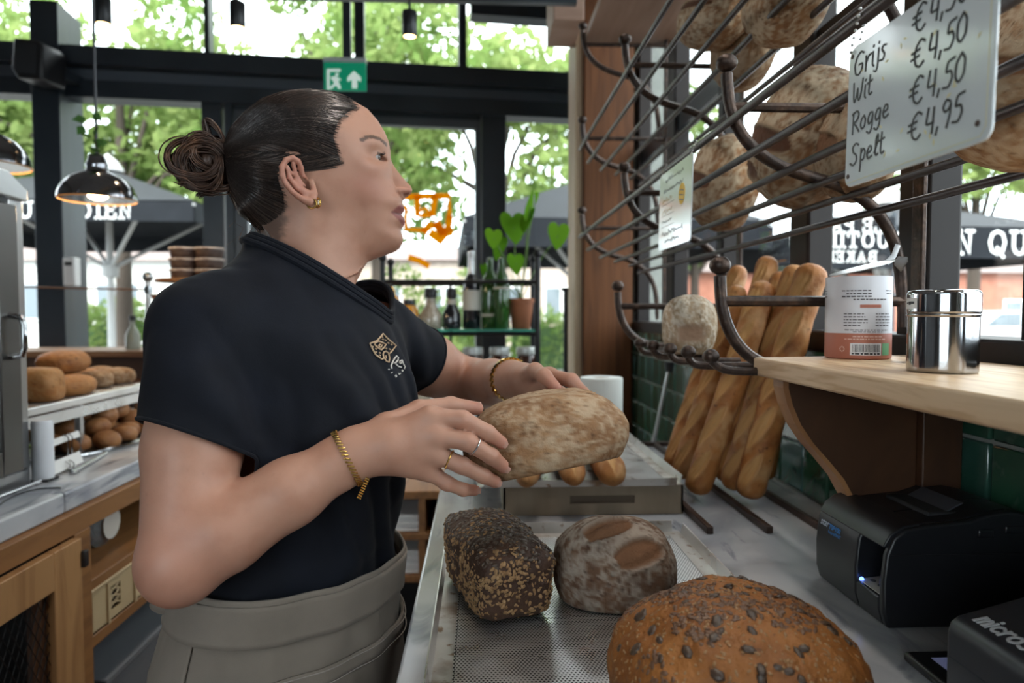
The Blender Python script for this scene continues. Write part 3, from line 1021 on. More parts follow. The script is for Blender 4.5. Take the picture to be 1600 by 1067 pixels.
# =================================================================== RIGHT-HAND COUNTER
rc = thing('marble_counter', 'right-hand counter with grey marble top carrying trays, baguettes and printers', 'counter', (0.29, 0.6, 0))
part('worktop', MB().box((-0.086, -0.6, ZC - 0.035), (XW - 0.006, 1.895, ZC)), M_marble, rc, bevel=0.004)
part('cabinet', MB().box((-0.06, -0.58, 0.08), (XW - 0.008, 1.88, ZC - 0.035)), mat('dark_panel', (0.05, 0.03, 0.02), .6), rc)
part('plinth', MB().box((0.0, -0.56, 0), (XW - 0.008, 1.86, 0.08)), M_black, rc)
for i in range(4):
    y0 = -0.56 + i * 0.61
    d_ = part('door', MB().box((-0.078, y0 + .01, 0.11), (-0.0602, y0 + 0.6, ZC - 0.06)), M_wood_dark, rc, bevel=.003)
    part('knob', MB().ball((-0.09, y0 + .56, 0.62), .014), M_iron, d_, smooth=True)


# ------------------------------------------------------------------- perforated baking trays
def perforated(name, x0, x1, y0, y1, z, p, r, mt, parent):
    """flat sheet with a staggered grid of real round holes"""
    ny = int((y1 - y0) / (p * .92))
    nx = int((x1 - x0) / p)
    py = (y1 - y0) / ny
    px_ = (x1 - x0) / (nx + .5)
    J, I = np.meshgrid(np.arange(ny), np.arange(nx), indexing='ij')
    cx = x0 + (I + .5 + .5 * (J % 2)) * px_
    cy = y0 + (J + .5) * py
    cx, cy = cx.ravel(), cy.ravel()
    n = len(cx)
    ang = np.arange(8) * PI / 4
    sq = np.array([(1, 0), (1, 1), (0, 1), (-1, 1), (-1, 0), (-1, -1), (0, -1), (1, -1)], float) * np.array((px_ / 2, py / 2))
    ci = np.stack([np.cos(ang) * r, np.sin(ang) * r], 1)
    V = np.zeros((n, 16, 3))
    V[:, :8, 0] = cx[:, None] + sq[None, :, 0]
    V[:, :8, 1] = cy[:, None] + sq[None, :, 1]
    V[:, 8:, 0] = cx[:, None] + ci[None, :, 0]
    V[:, 8:, 1] = cy[:, None] + ci[None, :, 1]
    V[:, :, 2] = z
    q = np.array([(k, (k + 1) % 8, 8 + (k + 1) % 8, 8 + k) for k in range(8)])
    F = (q[None] + (np.arange(n) * 16)[:, None, None]).reshape(-1, 4)
    return mesh_obj(name, V.reshape(-1, 3), F, mt, parent)


def bake_tray(label, x0, x1, y0, y1, zf, hr, bow=0.0):
    t = thing('baking_tray', label, 'tray', ((x0 + x1) / 2, (y0 + y1) / 2, zf), 'perforated aluminium baking trays')
    b = 0.022
    perforated('perforated_sheet', x0 + b, x1 - b, y0 + b, y1 - b, zf + .0022, 0.0042, 0.00122, M_alu, t)
    part('hole_shade', MB().box((x0 + b, y0 + b, zf), (x1 - b, y1 - b, zf + .0006)), mat('hole_shade_black', (.02, .019, .018), .7), t)  # dark sheet put in below so the holes look shaded
    m = MB()
    m.box((x0, y0, zf), (x0 + b, y1, zf + .0015)).box((x1 - b, y0, zf), (x1, y1, zf + .0015)).box((x0 + b, y0, zf), (x1 - b, y0 + b, zf + .0015)).box((x0 + b, y1 - b, zf), (x1 - b, y1, zf + .0015))
    part('border', m, M_alu_stain, t)
    e = .0015
    part('rim', MB().prism([(0, 0), (e, 0), (-.004 + e, hr), (-.004, hr)], (x0, y0 + .012, zf), (1, 0, 0), (0, 0, 1), (0, y1 - y0 - .024, 0)), M_alu, t)
    part('rim', MB().prism([(0, 0), (-e, 0), (.004 - e, hr), (.004, hr)], (x1, y0 + .012, zf), (1, 0, 0), (0, 0, 1), (0, y1 - y0 - .024, 0)), M_alu, t)
    part('rim', MB().prism([(0, 0), (-e, 0), (.005 - e, hr), (.005, hr)], (x0 + .012, y1, zf), (0, 1, 0), (0, 0, 1), (x1 - x0 - .024, 0, 0)), M_alu_stain, t)
    n = 12
    m = MB()
    V = []
    for i in range(n + 1):
        a = i / n
        xx = x0 + .012 + (x1 - x0 - .024) * a
        sag = -bow * math.sin(PI * a)
        V += [(xx, y0, zf), (xx, y0 - .005, zf + hr + sag), (xx, y0 - .005 - e, zf + hr + sag), (xx, y0 - e, zf)]
    F = []
    for i in range(n):
        for k_ in range(4):
            F.append((i * 4 + k_, i * 4 + (k_ + 1) % 4, i * 4 + 4 + (k_ + 1) % 4, i * 4 + 4 + k_))
    m.add(V, F)
    part('rim', m, M_alu_stain, t)
    return t


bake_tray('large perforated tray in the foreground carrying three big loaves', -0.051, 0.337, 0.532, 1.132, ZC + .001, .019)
ZT2 = ZC + .056
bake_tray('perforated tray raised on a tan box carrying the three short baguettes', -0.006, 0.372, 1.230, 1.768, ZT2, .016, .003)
# tan box with a hand slot
M_tan = mat('tan_anodised', (0.36, 0.29, 0.215), 0.38, 0.35, layers=[(6, (0.29, 0.23, 0.165), .4, .7, (4, 4, 1))])
bxb = thing('proofing_box', 'shallow tan box with a hand slot under the raised tray', 'box', (.2, 1.5, ZC))
x0, x1, y0, y1, h = 0.042, 0.376, 1.238, 1.76, .0545
sl0, sl1, sz0, sz1 = .165, .285, .022, .037
m = MB()
m.box((x0, y0, ZC + .001), (x1, y1, ZC + .004)).box((x0, y1 - .004, ZC + .004), (x1, y1, ZC + h))
m.box((x0, y0, ZC + .004), (x0 + .004, y1 - .004, ZC + h)).box((x1 - .004, y0, ZC + .004), (x1, y1 - .004, ZC + h))
part('tub', m, M_tan, bxb)
m = MB()
m.box((x0, y0, ZC + .004), (sl0, y0 + .004, ZC + h)).box((sl1, y0, ZC + .004), (x1, y0 + .004, ZC + h))
m.box((sl0, y0, ZC + .004), (sl1, y0 + .004, ZC + sz0)).box((sl0, y0, ZC + sz1), (sl1, y0 + .004, ZC + h))
part('front_panel', m, M_tan, bxb)
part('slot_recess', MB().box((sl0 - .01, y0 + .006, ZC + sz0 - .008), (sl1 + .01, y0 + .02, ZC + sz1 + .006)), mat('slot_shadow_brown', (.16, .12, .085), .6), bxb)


# ------------------------------------------------------------------- bread
def sphere_grid(nu, nv):
    th = np.linspace(0, 2 * PI, nu, endpoint=False)
    ph = np.linspace(0, PI, nv + 1)[1:-1]
    PH, TH = np.meshgrid(ph, th, indexing='ij')
    D = np.stack([np.sin(PH) * np.cos(TH), np.sin(PH) * np.sin(TH), np.cos(PH)], -1).reshape(-1, 3)
    D = np.vstack([D, [[0, 0, 1]], [[0, 0, -1]]])
    F = []
    m = nv - 1
    for i in range(m - 1):
        for k_ in range(nu):
            F.append((i * nu + k_, (i + 1) * nu + k_, (i + 1) * nu + (k_ + 1) % nu, i * nu + (k_ + 1) % nu))
    for k_ in range(nu):
        F.append((m * nu, k_, (k_ + 1) % nu))
        F.append((m * nu + 1, (m - 1) * nu + (k_ + 1) % nu, (m - 1) * nu + k_))
    return D, F


def seg_dist(P, A, B):
    A, B = np.array(A, float), np.array(B, float)
    d = B - A
    t = np.clip(((P - A) @ d) / (d @ d), 0, 1)
    return np.linalg.norm(P - A - t[:, None] * d, axis=1), t


def loaf_shape(rad, cuts=(), flat=-.62, seed=0, rough=.03, sup=2.3, nu=120, nv=72, cutw=.09, cutd=.05, fl=.5, tilt=0):
    """loaf with base at z=0: radii, cuts = list of ((u0,v0),(u1,v1),width) in unit plan coordinates"""
    D, F = sphere_grid(nu, nv)
    e = (np.abs(D) ** sup).sum(1) ** (-1 / sup)
    Q = D * e[:, None]
    n1 = fbm(Q * 1.0, 2.2, 4, seed) * rough
    Q = Q * (1 + n1[:, None])
    lowz = Q[:, 2] < flat
    Q[lowz, 2] = flat + (Q[lowz, 2] - flat) * .06
    crumb = np.zeros(len(Q))
    ridge = np.zeros(len(Q))
    ct_, st2 = math.cos(R(tilt)), math.sin(R(tilt))
    Qc = np.stack([Q[:, 0], Q[:, 1] * ct_ + Q[:, 2] * st2, -Q[:, 1] * st2 + Q[:, 2] * ct_], 1)
    top = sstep(-.1, .3, Qc[:, 2])
    for c in cuts:
        (a, b, wd) = c[:3]
        dd, tt = seg_dist(Qc[:, :2], a, b)
        ln = np.sqrt(np.clip(4 * tt * (1 - tt), 0, 1)) ** .6
        wv = wd * ln + 1e-4
        ins = (1 - sstep(.75, 1.05, dd / wv)) * top
        crumb = np.maximum(crumb, ins)
        lip = np.exp(-((dd - wv * 1.05) / (.035)) ** 2) * top
        ridge = np.maximum(ridge, lip)
        bulge = (1 - (dd / wv) ** 2).clip(0, 1) * top
        nrm = Q / np.linalg.norm(Q, axis=1)[:, None]
        Q = Q + nrm * (-(cutd) * ins + cutd * 1.1 * bulge * .6 + .042 * lip)[:, None]
    rag = fbm(Q, 14, 3, seed + 9)
    Q = Q + (Q / (np.linalg.norm(Q, axis=1)[:, None] + 1e-9)) * (crumb * rag * .018)[:, None]
    fn = fbm(Q, 2.6, 3, seed + 3) * .40 + fbm(Q, 13.0, 4, seed + 4) * .95
    flour = np.clip(sstep(-.55, .75, fn + .25 * Q[:, 2]) * (1 - crumb), 0, 1) * fl
    crack = np.clip(1 - np.abs(fbm(Q * np.array((1, 1, 1)), 3.4, 3, seed + 21)) / .035, 0, 1) * (1 - crumb) * .8
    V = Q * np.array(rad, float)
    V[:, 2] -= V[:, 2].min()
    return V, F, {'crumb': crumb, 'flour': flour, 'ridge': np.clip(ridge, 0, 1), 'crack': crack}


def bread_mat(name, base, dark, flour, crumb, rough=.75, bs=.5):
    return mat(name, base, rough, 0, layers=[(22, dark, .42, .72, None, 6), (70, tuple(c * .55 for c in dark), .62, .75, None, 4)],
               attr=[('flour', flour), ('ridge', tuple(.5 * (a + b) for a, b in zip(base, flour))), ('crack', tuple(c * .6 for c in dark)), ('crumb', crumb)], bump=((120, bs, .004), (420, bs * .6, .0015)), spec=.25)


M_miche = bread_mat('miche_crust', (0.30, 0.15, 0.065), (0.16, 0.07, 0.028), (0.52, 0.40, 0.27), (0.12, 0.045, 0.018))
M_rye = bread_mat('rye_crust', (0.16, 0.085, 0.048), (0.085, 0.04, 0.022), (0.46, 0.39, 0.32), (0.185, 0.088, 0.044), .85, .7)
M_brown = bread_mat('golden_brown_crust', (0.40, 0.175, 0.055), (0.27, 0.10, 0.028), (0.52, 0.33, 0.16), (0.56, 0.33, 0.13), .6, .35)
M_bag = bread_mat('baguette_crust', (0.36, 0.145, 0.042), (0.20, 0.066, 0.017), (0.52, 0.31, 0.145), (0.50, 0.27, 0.10), .55, .45)
M_held = bread_mat('held_loaf_crust', (0.30, 0.165, 0.08), (0.19, 0.09, 0.04), (0.46, 0.34, 0.225), (0.20, 0.09, 0.04), .8, .6)


def loaf(name, label, cat, shape, mt, loc, rot=(0, 0, 0), group=None, root=None):
    V, F, at = shape
    o = mesh_obj(name, V, F, mt, None, True, at)
    o.location = loc
    o.rotation_euler = rot
    return tag(o, label, cat, group)


# loaf held in the hands
held = loaf('held_loaf', 'floury oval loaf held in both hands above the trays', 'bread', loaf_shape((.102, .070, .060), [((-.7, .1), (.7, -.05), .16)], flat=-.62, seed=4, fl=.8), M_held,
            (0, 0, 0))
HC = np.array((0.096, 0.825, 1.140))
held.location = HC + np.array((-.008, 0, -.053))
held.rotation_euler = Euler((R(-14), R(-9), R(8)), 'XYZ')

# rye loaf on the tray
rye = loaf('rye_loaf', 'dark floury oval rye loaf with two wide slashes on the foreground tray', 'bread',
           loaf_shape((.080, .062, .066), [((-.50, .22), (.22, .60), .24), ((-.02, -.30), (.66, .12), .25)], flat=-.55, seed=8, fl=.60, cutd=.12, tilt=48), M_rye, (0.174, 0.868, ZC + .003), (0, 0, R(-6)))


def seeds(name, pts, nrm, size, mt, parent, seed, elong=1.7, flat=.45, jit=.35):
    """many small kernels pressed into a crust, joined as one part"""
    r = np.random.default_rng(seed)
    D, F = sphere_grid(6, 4)
    nV = len(D)
    n = len(pts)
    t = np.cross(nrm, r.normal(size=(n, 3)))
    t /= np.linalg.norm(t, axis=1)[:, None] + 1e-9
    nn = nrm + r.normal(size=(n, 3)) * jit * .5
    nn /= np.linalg.norm(nn, axis=1)[:, None]
    t = t - nn * (t * nn).sum(1)[:, None]
    t /= np.linalg.norm(t, axis=1)[:, None] + 1e-9
    b = np.cross(nn, t)
    s = (np.asarray(size) * r.uniform(.65, 1.35, n))[:, None, None]
    V = pts[:, None, :] + s * (D[None, :, :1] * t[:, None] * elong * .5 + D[None, :, 1:2] * b[:, None] * .5 + D[None, :, 2:3] * nn[:, None] * flat * .5)
    Fo = []
    for k_ in range(n):
        Fo.extend([tuple(i + k_ * nV for i in f) for f in F])
    o = mesh_obj(name, V.reshape(-1, 3), Fo, mt, parent, True)
    o['kind'] = 'stuff'
    return o


def mesh_samples(V, F, n, seed, wfun=None):
    r = np.random.default_rng(seed)
    T = []
    for f in F:
        T.append((f[0], f[1], f[2]))
        if len(f) == 4:
            T.append((f[0], f[2], f[3]))
    T = np.array(T)
    A, B, C_ = V[T[:, 0]], V[T[:, 1]], V[T[:, 2]]
    N_ = np.cross(B - A, C_ - A)
    ar = np.linalg.norm(N_, axis=1)
    N_ = N_ / (ar[:, None] + 1e-12)
    wg = ar.copy()
    if wfun is not None:
        wg = wg * wfun((A + B + C_) / 3, N_)
    idx = r.choice(len(T), n, p=wg / wg.sum())
    u, v = r.random(n), r.random(n)
    sw = u + v > 1
    u[sw], v[sw] = 1 - u[sw], 1 - v[sw]
    P = A[idx] + (B - A)[idx] * u[:, None] + (C_ - A)[idx] * v[:, None]
    Nn = N_[idx]
    ctr = V.mean(0)
    fl_ = ((P - ctr) * Nn).sum(1) < 0
    Nn[fl_] *= -1
    return P, Nn


M_seed_brown = mat('roasted_seed', (0.115, 0.055, 0.03), 0.45, 0, layers=[(300, (0.20, 0.11, 0.06), .45, .7)])
M_seed_dark = mat('pumpkin_seed', (0.06, 0.036, 0.024), 0.4, 0, layers=[(200, (0.10, 0.065, 0.04), .45, .7)])
M_seed_pale = mat('sesame_seed', (0.30, 0.165, 0.07), 0.5, 0, layers=[(300, (0.30, 0.16, 0.07), .45, .7)])
M_crown = mat('orange_brown_crust', (0.32, 0.122, 0.03), 0.55, 0, layers=[(16, (0.18, 0.06, 0.015), .42, .68, None, 7), (55, (0.36, 0.155, 0.045), .6, .8), (120, (.10, .035, .012), .62, .75)], bump=((60, .7, .006), (220, .6, .003)), spec=.35)


def on_world(o, V):
    Mx = Matrix.LocRotScale(o.location, o.rotation_euler, o.scale)
    A = np.array(Mx.to_3x3())
    return V @ A.T + np.array(o.location)


# big seeded loaf in the foreground
root = thing('seeded_loaf', 'large orange-brown dome loaf covered with seeds at the bottom of the picture', 'bread', (0.226, 0.585, ZC + .004))
V, F, at = loaf_shape((.110, .104, .080), [], flat=-.5, seed=15, rough=.035, sup=2.15, nu=140, nv=80)
V = V + np.array((0.226, 0.585, ZC + .003))
V = V + (V - np.array((0.226, 0.585, ZC + .04))) / .1 * (fbm(V, 55, 4, 31) * .0016 + np.minimum(0, np.abs(fbm(V, 26, 2, 33)) - .12) * .010)[:, None]
mesh_obj('crust', V, F, M_crown, root, True)
ct = np.array((0.226, 0.585, ZC))
upw = lambda C_, N_: (C_[:, 2] > ZC + .035) * sstep(ZC + .02, ZC + .12, C_[:, 2])
P, Nn = mesh_samples(V, F, 2300, 1, upw)
kk = fbm(P - ct, 22, 2, 3) > -.15
seeds('small_seeds', P[kk], Nn[kk], .0036, M_seed_brown, root, 2)
P, Nn = mesh_samples(V, F, 1000, 5, upw)
seeds('sesame_seeds', P, Nn, .0024, M_seed_pale, root, 6)
P, Nn = mesh_samples(V, F, 75, 7, upw)
seeds('pumpkin_seeds', P, Nn, .0078, M_seed_dark, root, 8, elong=1.5)

# dark tin loaf with oat flakes
root = thing('oat_tin_loaf', 'dark rectangular tin loaf crusted with oat flakes on the left of the tray', 'bread', (0.017, 0.907, ZC + .003))
D, F = sphere_grid(110, 70)
e = (np.abs(D) ** 6).sum(1) ** (-1 / 6)
Q = D * e[:, None]
dome = np.clip(1 - .45 * Q[:, 0] ** 2 - .25 * Q[:, 1] ** 4, 0, 1)
zz = np.where(Q[:, 2] > 0, Q[:, 2] * (.55 + .5 * dome), Q[:, 2])
wid = 1 + .07 * sstep(-.9, .6, zz)
V = np.stack([Q[:, 0] * .048 * wid, Q[:, 1] * .095 * wid, (zz + 1) * .0475], 1)
V += (Q / np.linalg.norm(Q, axis=1)[:, None]) * (fbm(Q, 3.5, 4, 5) * .0022)[:, None]
V[:, 2] = np.maximum(V[:, 2], 0)
ca, sa = math.cos(R(17)), math.sin(R(17))
V = V @ np.array(((ca, -sa, 0), (sa, ca, 0), (0, 0, 1))).T + np.array((0.019, 0.882, ZC + .003))
M_pumper = mat('pumpernickel_crust', (0.052, 0.026, 0.017), 0.6, 0, layers=[(30, (0.09, 0.045, 0.026), .45, .75)], bump=((150, .6, .004), (500, .5, .001)), spec=.3)
mesh_obj('crust', V, F, M_pumper, root, True)
M_oat = mat('oat_flake', (0.34, 0.20, 0.09), 0.7, 0, layers=[(120, (0.22, 0.11, 0.045), .4, .7)])
sidew = lambda C_, N_: (C_[:, 2] > ZC + .006) * (.35 + .9 * (np.abs(N_[:, 2]) < .5)) * (.25 + sstep(-.3, .4, fbm(C_, 30, 2, 4)))
P, Nn = mesh_samples(V, F, 1500, 3, sidew)
seeds('oat_flakes', P, Nn, .0040, M_oat, root, 4, elong=1.7, flat=.35, jit=.7)
P, Nn = mesh_samples(V, F, 700, 9, lambda C_, N_: (C_[:, 2] > ZC + .05) * (np.abs(N_[:, 2]) > .3))
seeds('dark_seeds', P, Nn, .0046, M_seed_dark, root, 5, elong=1.6)


def baguette(name, label, p0, p1, r, seed, mt, group, nslash=5, taper=.10, face=None, nring=70, bend=.006):
    p0, p1 = np.array(p0, float), np.array(p1, float)
    ax = p1 - p0
    L = np.linalg.norm(ax)
    ax /= L
    f = np.array(face if face is not None else (-.8, -.6, .2), float)
    f -= ax * np.dot(f, ax)
    f /= np.linalg.norm(f)
    g = np.cross(ax, f)
    nk = 64
    rr = np.random.default_rng(seed)
    ts = np.concatenate([[0, .004, .012, .025, .045], np.linspace(.07, .93, nring), [.955, .975, .988, .996, 1.0]])
    prof = np.clip(1 - np.clip((taper - ts) / taper, 0, 1) ** 2.4, 0, 1) * np.clip(1 - np.clip((ts - 1 + taper) / taper, 0, 1) ** 2.4, 0, 1)
    prof = np.sqrt(np.clip(prof, .0004, 1))
    V, crumb, ridge = [], [], []
    bx_, by_ = rr.uniform(-1, 1, 2) * bend
    for t, pr in zip(ts, prof):
        c = p0 + ax * L * t + (f * bx_ + g * by_) * math.sin(PI * t)
        th = np.arange(nk) * 2 * PI / nk
        # slashes: long diagonal openings along the face
        u = t * nslash
        fr = u - math.floor(u)
        off = (fr - .5) * 1.3
        a = np.arctan2(np.sin(th), np.cos(th)) - off * .8
        wd = (.42 if nslash > 1 else .62) * math.sin(PI * fr) ** .7 if .06 < t < .94 or nslash == 1 else 0
        if nslash == 1:
            a = np.arctan2(np.sin(th), np.cos(th))
        ins = (1 - sstep(.7, 1.1, np.abs(a) / (wd + 1e-3))) * (1 if wd > .05 else 0)
        lip = np.exp(-((np.abs(a) - wd) / .15) ** 2) * (1 if wd > .05 else 0)
        rad = r * pr * (1 - .02 * ins + .15 * lip - .13 * np.exp(-((np.abs(a) - wd * .62) / .13) ** 2) * (wd > .05))
        V.append(c + (np.cos(th)[:, None] * f + np.sin(th)[:, None] * g) * rad[:, None])
        crumb.append(ins)
        ridge.append(lip * .6)
    V = np.concatenate(V)
    V = V + np.repeat(np.array([[0, 0, 0]]), len(V), 0)
    wob = fbm(V, 28, 3, seed)
    V += (wob * r * .05)[:, None] * (V - np.repeat(p0[None] + (ax * L)[None] * ts[:, None], nk, 0)) / r
    m = len(ts)
    F = [(i * nk + k_, i * nk + (k_ + 1) % nk, (i + 1) * nk + (k_ + 1) % nk, (i + 1) * nk + k_) for i in range(m - 1) for k_ in range(nk)]
    F.append(tuple(range(nk))[::-1])
    F.append(tuple((m - 1) * nk + k_ for k_ in range(nk)))
    fl = np.clip(fbm(V, 40, 4, seed + 5) * .9, 0, 1) * .7
    cr = np.concatenate(crumb)
    o = mesh_obj(name, V, F, mt, None, True, {'crumb': cr * .9, 'ridge': np.concatenate(ridge), 'flour': fl * (1 - cr), 'crack': cr * 0})
    return tag(o, label, 'bread', group)


# short baguettes on the raised tray
for i, (a, b, r, lb) in enumerate((((822, 752), (828, 690), .026, 'left short baguette on the raised tray, mostly hidden by the held loaf'),
                                   ((900, 750), (868, 690), .026, 'middle short baguette on the raised tray'),
                                   ((962, 748), (915, 672), .029, 'right short baguette on the raised tray with a wide golden split'))):
    p0 = PZ(a[0], a[1], ZT2 + r + .002)
    p1 = PZ(b[0], b[1], ZT2 + r + .002)
    d = p1 - p0
    p1 = p0 + d / np.linalg.norm(d) * min(np.linalg.norm(d), .36)
    baguette('short_baguette', lb, p0, p1, r, 40 + i, M_brown, 'short baguettes on the raised tray', 1, .30, (-.12, -.55, 1), 60)

# leaning baguettes: bottom pixel on the worktop, top pixel, distance of the top
BG = [((1048, 738), (1157, 416), 1.60, .0235, 'leftmost leaning baguette, its base furthest left'),
      ((1061, 748), (1155, 446), 1.475, .0235, 'leaning baguette second from the left with a shorter tip'),
      ((1086, 772), (1196, 440), 1.36, .0265, 'pale front baguette leaning in front of the others'),
      ((1114, 744), (1209, 400), 1.47, .0245, 'tallest baguette at the back of the leaning bundle'),
      ((1128, 752), (1229, 424), 1.41, .021, 'narrow baguette half hidden in the middle of the bundle'),
      ((1141, 765), (1248, 414), 1.335, .0255, 'baguette left of the rightmost leaning one'),
      ((1168, 778), (1278, 412), 1.262, .0285, 'thick rightmost leaning baguette with a floury side'),
      ((1196, 748), (1296, 440), 1.335, .020, 'darker baguette tucked behind the rightmost one by the wall')]
for i, (a, b, Yt, r, lb) in enumerate(BG):
    p0 = PZ(a[0], a[1], ZC + .016)
    p1 = PY(b[0], b[1], Yt)
    p1[0] = min(p1[0], XW - r - .016)
    baguette('baguette', lb, p0, p1, r, 60 + i, M_bag, 'baguettes leaning by the tiled wall', 5, .055, (-.75, -.62, .1))

# stand of the baguettes: three dark bars on the worktop, back bar and a steel leg
st = thing('baguette_stand', 'dark metal bars on the worktop under the leaning baguettes with a thin steel leg', 'stand', (.49, 1.5, ZC))
M_bar = mat('brown_bar', (0.05, 0.03, 0.024), 0.4, 0.4, layers=[(30, (.08, .05, .04), .4, .7)])
for xx, yy in ((.387, 1.12), (.489, 1.118), (.583, 1.113)):
    part('bar', MB().box((xx - .0055, yy, ZC + .0005), (xx + .0055, 1.88, ZC + .0125)), M_bar, st, bevel=.0015)
part('back_bar', MB().box((.3815, 1.88, ZC + .0005), (.5885, 1.892, ZC + .0125)), M_bar, st, bevel=.0015)
pa, pb = (.487, 1.886, ZC + .012), PY(1046, 574, 1.85)
part('leg', MB().tube([pa, pb], .006, 10), M_steel, st, smooth=True)
part('collar', MB().tube([pb - np.array((0, 0, .012)), pb + np.array((0, 0, .016))], [.011, .015], 12), M_blackplastic, st, smooth=True)

# ------------------------------------------------------------------- wrought iron wall rack
rk = thing('iron_bread_rack', 'wrought iron wall rack with curved brackets, ball ends and long rods full of loaves', 'rack', (XW, 1.3, CZ))
CUR = [(.355, .345), (.357, .315), (.362, .29), (.374, .262), (.398, .235), (.436, .2125), (.475, .200), (.515, .1905), (.55, .176), (.58, .153), (.602, .122), (.616, .085), (.622, .04), (.624, -.02)]


def smooth_curve(P, n=40):
    P = np.array(P, float)
    t = np.r_[0, np.cumsum(np.linalg.norm(np.diff(P, axis=0), axis=1))]
    q = np.linspace(0, t[-1], n)
    for _ in range(1):
        S = np.stack([np.interp(q, t, P[:, i]) for i in range(P.shape[1])], 1)
    for _ in range(3):
        S[1:-1] = .25 * S[:-2] + .5 * S[1:-1] + .25 * S[2:]
    return S


for Yb in (.28, .982, 1.682, 2.382):
    for k_, dz in enumerate((0, .31, .63)):
        m = MB().tube([(x, Yb, CZ + z + dz) for x, z in smooth_curve(CUR)], [.0085 if i < 34 else .0085 - .003 * (i - 34) / 6 for i in range(40)], 10, up=(0, 1, 0))
        b_ = part('bracket', m, M_iron, rk, smooth=True)
        part('ball_end', MB().ball((.355, Yb, CZ + .36 + dz), .0155, 14, 9, (1, 1, .82)), M_iron, b_, smooth=True)
        part('cross_bar', MB().tube([(.361, Yb, CZ + .298 + dz), (XW - .002, Yb, CZ + .298 + dz)], .0072, 8), M_iron, rk, smooth=True)
    part('wall_strap', MB().box((XW - .030, Yb - .012, CZ - .06), (XW - .022, Yb + .012, CZ + 1.1)), M_iron, rk, bevel=.002)
RODS = [(.3545, .272), (.3855, .2275), (.4320, .2005), (.485, .1855), (.538, .172), (.570, .147)]
for dz in (0, .31):
    for (x, z) in RODS:
        part('rod', MB().tube([(x, .24, CZ + z + dz), (x, 2.44, CZ + z + dz)], .0056, 10), M_rod, rk, smooth=True)
# lower tier: bracket arms with a ball, prongs with balls
for Yb in (.982, 1.722):
    low = [(.349, .055), (.350, .03), (.353, .005), (.361, -.02), (.375, -.045), (.395, -.064), (.420, -.076), (.452, -.083), (.64, -.084)]
    b_ = part('bracket', MB().tube([(x, Yb, CZ + z) for x, z in smooth_curve(low)], .0088, 10, up=(0, 1, 0)), M_iron, rk, smooth=True)
    part('ball_end', MB().ball((.349, Yb, CZ + .07), .0158, 14, 9, (1, 1, .85)), M_iron, b_, smooth=True)
    part('cross_bar', MB().tube([(.357, Yb, CZ + .0185), (XW - .003, Yb, CZ + .0185)], .0078, 8), M_iron, rk, smooth=True)
part('front_bar', MB().tube([(.447, .98, CZ - .088), (.447, 1.73, CZ - .088)], .006, 8), M_iron, rk, smooth=True)
for Yp in (.956, 1.061, 1.164, 1.281, 1.389):
    pr = [(.328, -.066), (.328, -.073), (.333, -.079), (.343, -.082), (.36, -.0825), (.45, -.0825)]
    if Yp < 1:
        pr[-1] = (.62, -.0825)
    b_ = part('prong', MB().tube([(x, Yp, CZ + z) for x, z in smooth_curve(pr, 22)], .0062, 9, up=(0, 1, 0)), M_iron, rk, smooth=True)
    part('ball_end', MB().ball((.328, Yp, CZ - .0605), .0122, 12, 8, (1, 1, .85)), M_iron, b_, smooth=True)
# board on the top brackets
ub = MB().box((.366, .30, 2.226), (XW - .004, 2.42, 2.252))
tag(part('upper_shelf_board', ub, mat('pinkish_board', (.36, .22, .16), .55, 0, layers=[(4, (.26, .15, .10), .42, .7, (5, .5, 5))]), bevel=.003), 'plain wooden board lying on the top brackets of the iron rack', 'shelf')

# loaves in the rack
DL = R(-90)


def rack_loaf(px, py, X, rad, label, seed, tilt, rz=0, cuts=None, mt=None, thick=None):
    """standing loaf: its top faces the room (-X), pixel of its centre, plane X"""
    p = PX(px, py, X)
    sh = loaf_shape(rad, cuts if cuts is not None else [((-.62, -.1), (.6, .05), .15)], flat=-.6, seed=seed, fl=1.0, cutd=.05)
    V, F, at = sh
    V = V - np.array((0, 0, V[:, 2].max() / 2))
    o = loaf('rack_loaf', label, 'bread', (V, F, at), mt or M_miche, tuple(p), (0, 0, 0), 'loaves in the iron rack')
    o.rotation_euler = (Matrix.Rotation(rz, 3, 'Z') @ Matrix.Rotation(R(-90 + tilt), 3, 'Y') @ Matrix.Rotation(R(70), 3, 'Z')).to_euler()
    return o


rack_loaf(1243, 214, .548, (.135, .118, .078), 'big round floury loaf with a deep split, leaning in the lower basket', 101, 12, 0, [((-.75, .12), (.72, .1), .17), ((-.1, .62), (.6, .55), .12)])
rack_loaf(1122, 283, .545, (.128, .108, .075), 'round floury loaf behind the small price card in the lower basket', 102, 12, 0, [((-.7, .0), (.7, .15), .18), ((-.2, .6), (.5, .6), .1)])
rack_loaf(1600, 120, .545, (.095, .090, .06), 'brown loaf right of the large price sign, cut by the picture edge', 103, 12, R(8), [((-.6, 0), (.6, .1), .12)], M_held)
rack_loaf(1330, 225, .560, (.100, .085, .055), 'reddish loaf hidden behind the left edge of the large price sign', 104, 10, R(-10), [((-.6, 0), (.6, .1), .2)], M_held)
rack_loaf(1108, 22, .505, (.150, .072, .062), 'long pale loaf at the top left of the upper basket', 105, 20, R(10), [((-.7, .0), (.7, .0), .12)])
rack_loaf(1154, 72, .580, (.150, .095, .055), 'dark reddish-brown loaf standing behind the pale one in the upper basket', 106, 10, 0, [((-.7, .1), (.6, .1), .10)], M_held)
rack_loaf(1221, -12, .520, (.105, .088, .060), 'floury loaf end hanging over the top edge of the picture', 107, 10, R(6), [((-.5, 0), (.5, .1), .14)])
